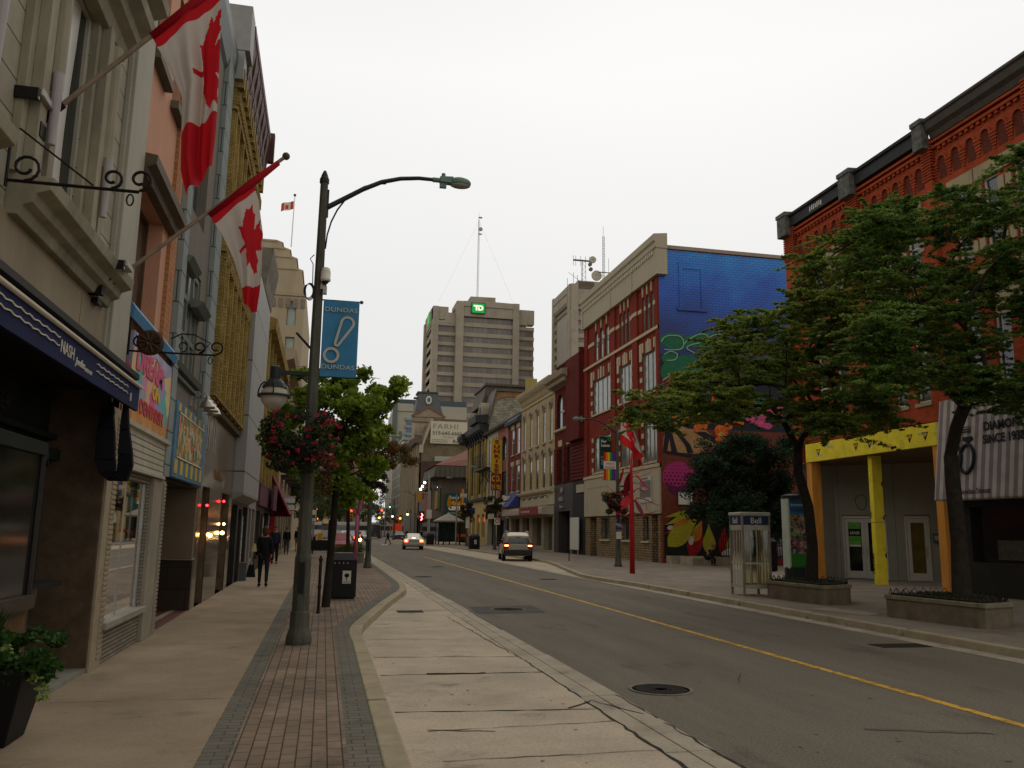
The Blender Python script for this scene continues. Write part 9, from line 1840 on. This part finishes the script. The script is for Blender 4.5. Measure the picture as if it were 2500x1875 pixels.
person('person in blue jeans behind the navy-jumper man',-2.2,55,PI,CB_,mat('mid blue jeans',(.04,.055,.09),.9),HG,.25,1.7)
person('pedestrian in violet top striding across the road before the sedan',7.5,102,PI/2,mat('violet cloth',(.04,.03,.12),.9),CB_,HB,.34,1.72,((.15,.2),(-.15,-.1)),z=RZ)
person('dark-clothed person standing on the pavement right of the sedan',11.5,103,PI,CB_,CB_,HB,.05,1.7,)
person('person in dark clothes waiting by the far right shopfront',12.2,128,PI,CB_,JE,HG,.05,1.7)
s_=person('person in dark clothes sitting hunched on the ledge below the mural petals',20.15,42.6,-2.6,CB_,JE,HG,0,1.7,sit=True); s_.location.z=-.04
t=thing('stone_ledge','low concrete ledge the hunched person sits on','ledge',(20.6,43.2,0)); MB().box(19.3,23,42.55,44.2,0,.4).build('ledge_block',KERB,t)
# cyclist with bright headlight
t=thing('scooter','motor scooter with a dazzling headlight coming up beside the pink tree','scooter',(0,0,0))
for yy,nm in ((-.6,'wheel'),(.62,'wheel')): MB().lathe([(.14,-.05),(.24,-.05),(.24,.05),(.14,.05)],(0,yy,.24),14,axis='x').build('wheel',TYRE,t)
MB().box(-.15,.15,-.6,.1,.35,.75).box(-.16,.16,.1,.4,.25,.33).hexa([(-.2,.4,.3),(.2,.4,.3),(.2,.5,.3),(-.2,.5,.3),(-.12,.3,.95),(.12,.3,.95),(.12,.42,.95),(-.12,.42,.95)]).build('body',PLAS,t,bevel=.03); MB().tube([(-.3,.28,1.02),(0,.34,1.0),(.3,.28,1.02)],.02,6).build('handlebar',BLACK,t); MB().ball((0,.48,.98),.10,12).build('headlamp',HLON,t); MB().box(-.13,.13,-.6,-.0,.75,.84).build('seat',CB_,t)
t.location=(2.75,66,RZ); t.rotation_euler.z=PI
r_=person('rider in dark clothes seated on the scooter with the bright headlight',2.75,66.35,PI,CB_,JE,CB_,0,1.7,sit=True); r_.location.z=.27
# ================================================================== CAMERA, SKY, LIGHT
cam=D.cameras.new('Camera'); co=D.objects.new('Camera',cam); COL.objects.link(co); SC.camera=co
cam.sensor_fit='HORIZONTAL'; cam.sensor_width=36; cam.lens=2050/2500*36; cam.clip_start=.05; cam.clip_end=3000
d=Vector(((790-1250)/2050,(937.5-1290)/2050,-1)).normalized(); h=Vector((1,-.015,0)).normalized(); u=h.cross(d).normalized()
if u.y<0: u=-u
r=d.cross(u).normalized()
co.matrix_world=Matrix(((r.x,r.y,r.z,0),(d.x,d.y,d.z,0),(u.x,u.y,u.z,1.65),(0,0,0,1)))
w=D.worlds.new('World'); SC.world=w; w.use_nodes=True; n=w.node_tree; n.nodes.clear(); N=n.nodes; L=n.links
out=N.new('ShaderNodeOutputWorld'); bg=N.new('ShaderNodeBackground'); sk=N.new('ShaderNodeTexSky'); sk.sky_type='NISHITA'; sk.sun_disc=False
EL,AZ=math.radians(52),math.radians(25)
sk.sun_elevation=EL; sk.sun_rotation=AZ; sk.dust_density=4; sk.air_density=1
# overcast: the clouds wash the clear sky out to a near white, brightest at mid height
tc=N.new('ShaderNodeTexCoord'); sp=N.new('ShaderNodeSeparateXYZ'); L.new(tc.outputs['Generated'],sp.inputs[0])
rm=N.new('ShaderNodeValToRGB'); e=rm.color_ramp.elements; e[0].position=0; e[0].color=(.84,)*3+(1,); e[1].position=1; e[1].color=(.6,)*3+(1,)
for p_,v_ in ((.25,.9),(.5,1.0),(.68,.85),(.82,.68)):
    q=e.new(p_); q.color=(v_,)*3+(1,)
L.new(sp.outputs[2],rm.inputs[0])      # overhead part, out of view, dimmed to cut the light on the ground
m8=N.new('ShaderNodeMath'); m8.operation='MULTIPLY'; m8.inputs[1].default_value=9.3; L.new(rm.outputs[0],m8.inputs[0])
nz=N.new('ShaderNodeTexNoise'); nz.inputs['Scale'].default_value=2.2; nz.inputs['Detail'].default_value=4; L.new(tc.outputs['Generated'],nz.inputs[0])
ma=N.new('ShaderNodeMath'); ma.operation='MULTIPLY_ADD'; L.new(nz.outputs[0],ma.inputs[0]); ma.inputs[1].default_value=.5; L.new(m8.outputs[0],ma.inputs[2])
cc=N.new('ShaderNodeVectorMath'); cc.operation='SCALE'; cc.inputs[0].default_value=(1.0,.992,.98); L.new(ma.outputs[0],cc.inputs['Scale'])
mx=N.new('ShaderNodeMix'); mx.data_type='RGBA'; mx.inputs[0].default_value=.94; L.new(sk.outputs[0],mx.inputs[6]); L.new(cc.outputs[0],mx.inputs[7])
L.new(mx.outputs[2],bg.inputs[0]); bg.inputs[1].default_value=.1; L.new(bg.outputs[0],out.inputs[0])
sun=D.lights.new('sun','SUN'); sun.energy=.6; sun.angle=math.radians(50); sun.color=(1,.95,.87); so=D.objects.new('sun',sun); COL.objects.link(so)
dv=Vector((math.sin(AZ)*math.cos(EL),math.cos(AZ)*math.cos(EL),math.sin(EL))); so.rotation_euler=dv.to_track_quat('Z','Y').to_euler()
vs=SC.view_settings; vs.view_transform='Standard'; vs.look='None'; vs.gamma=1; vs.exposure=0
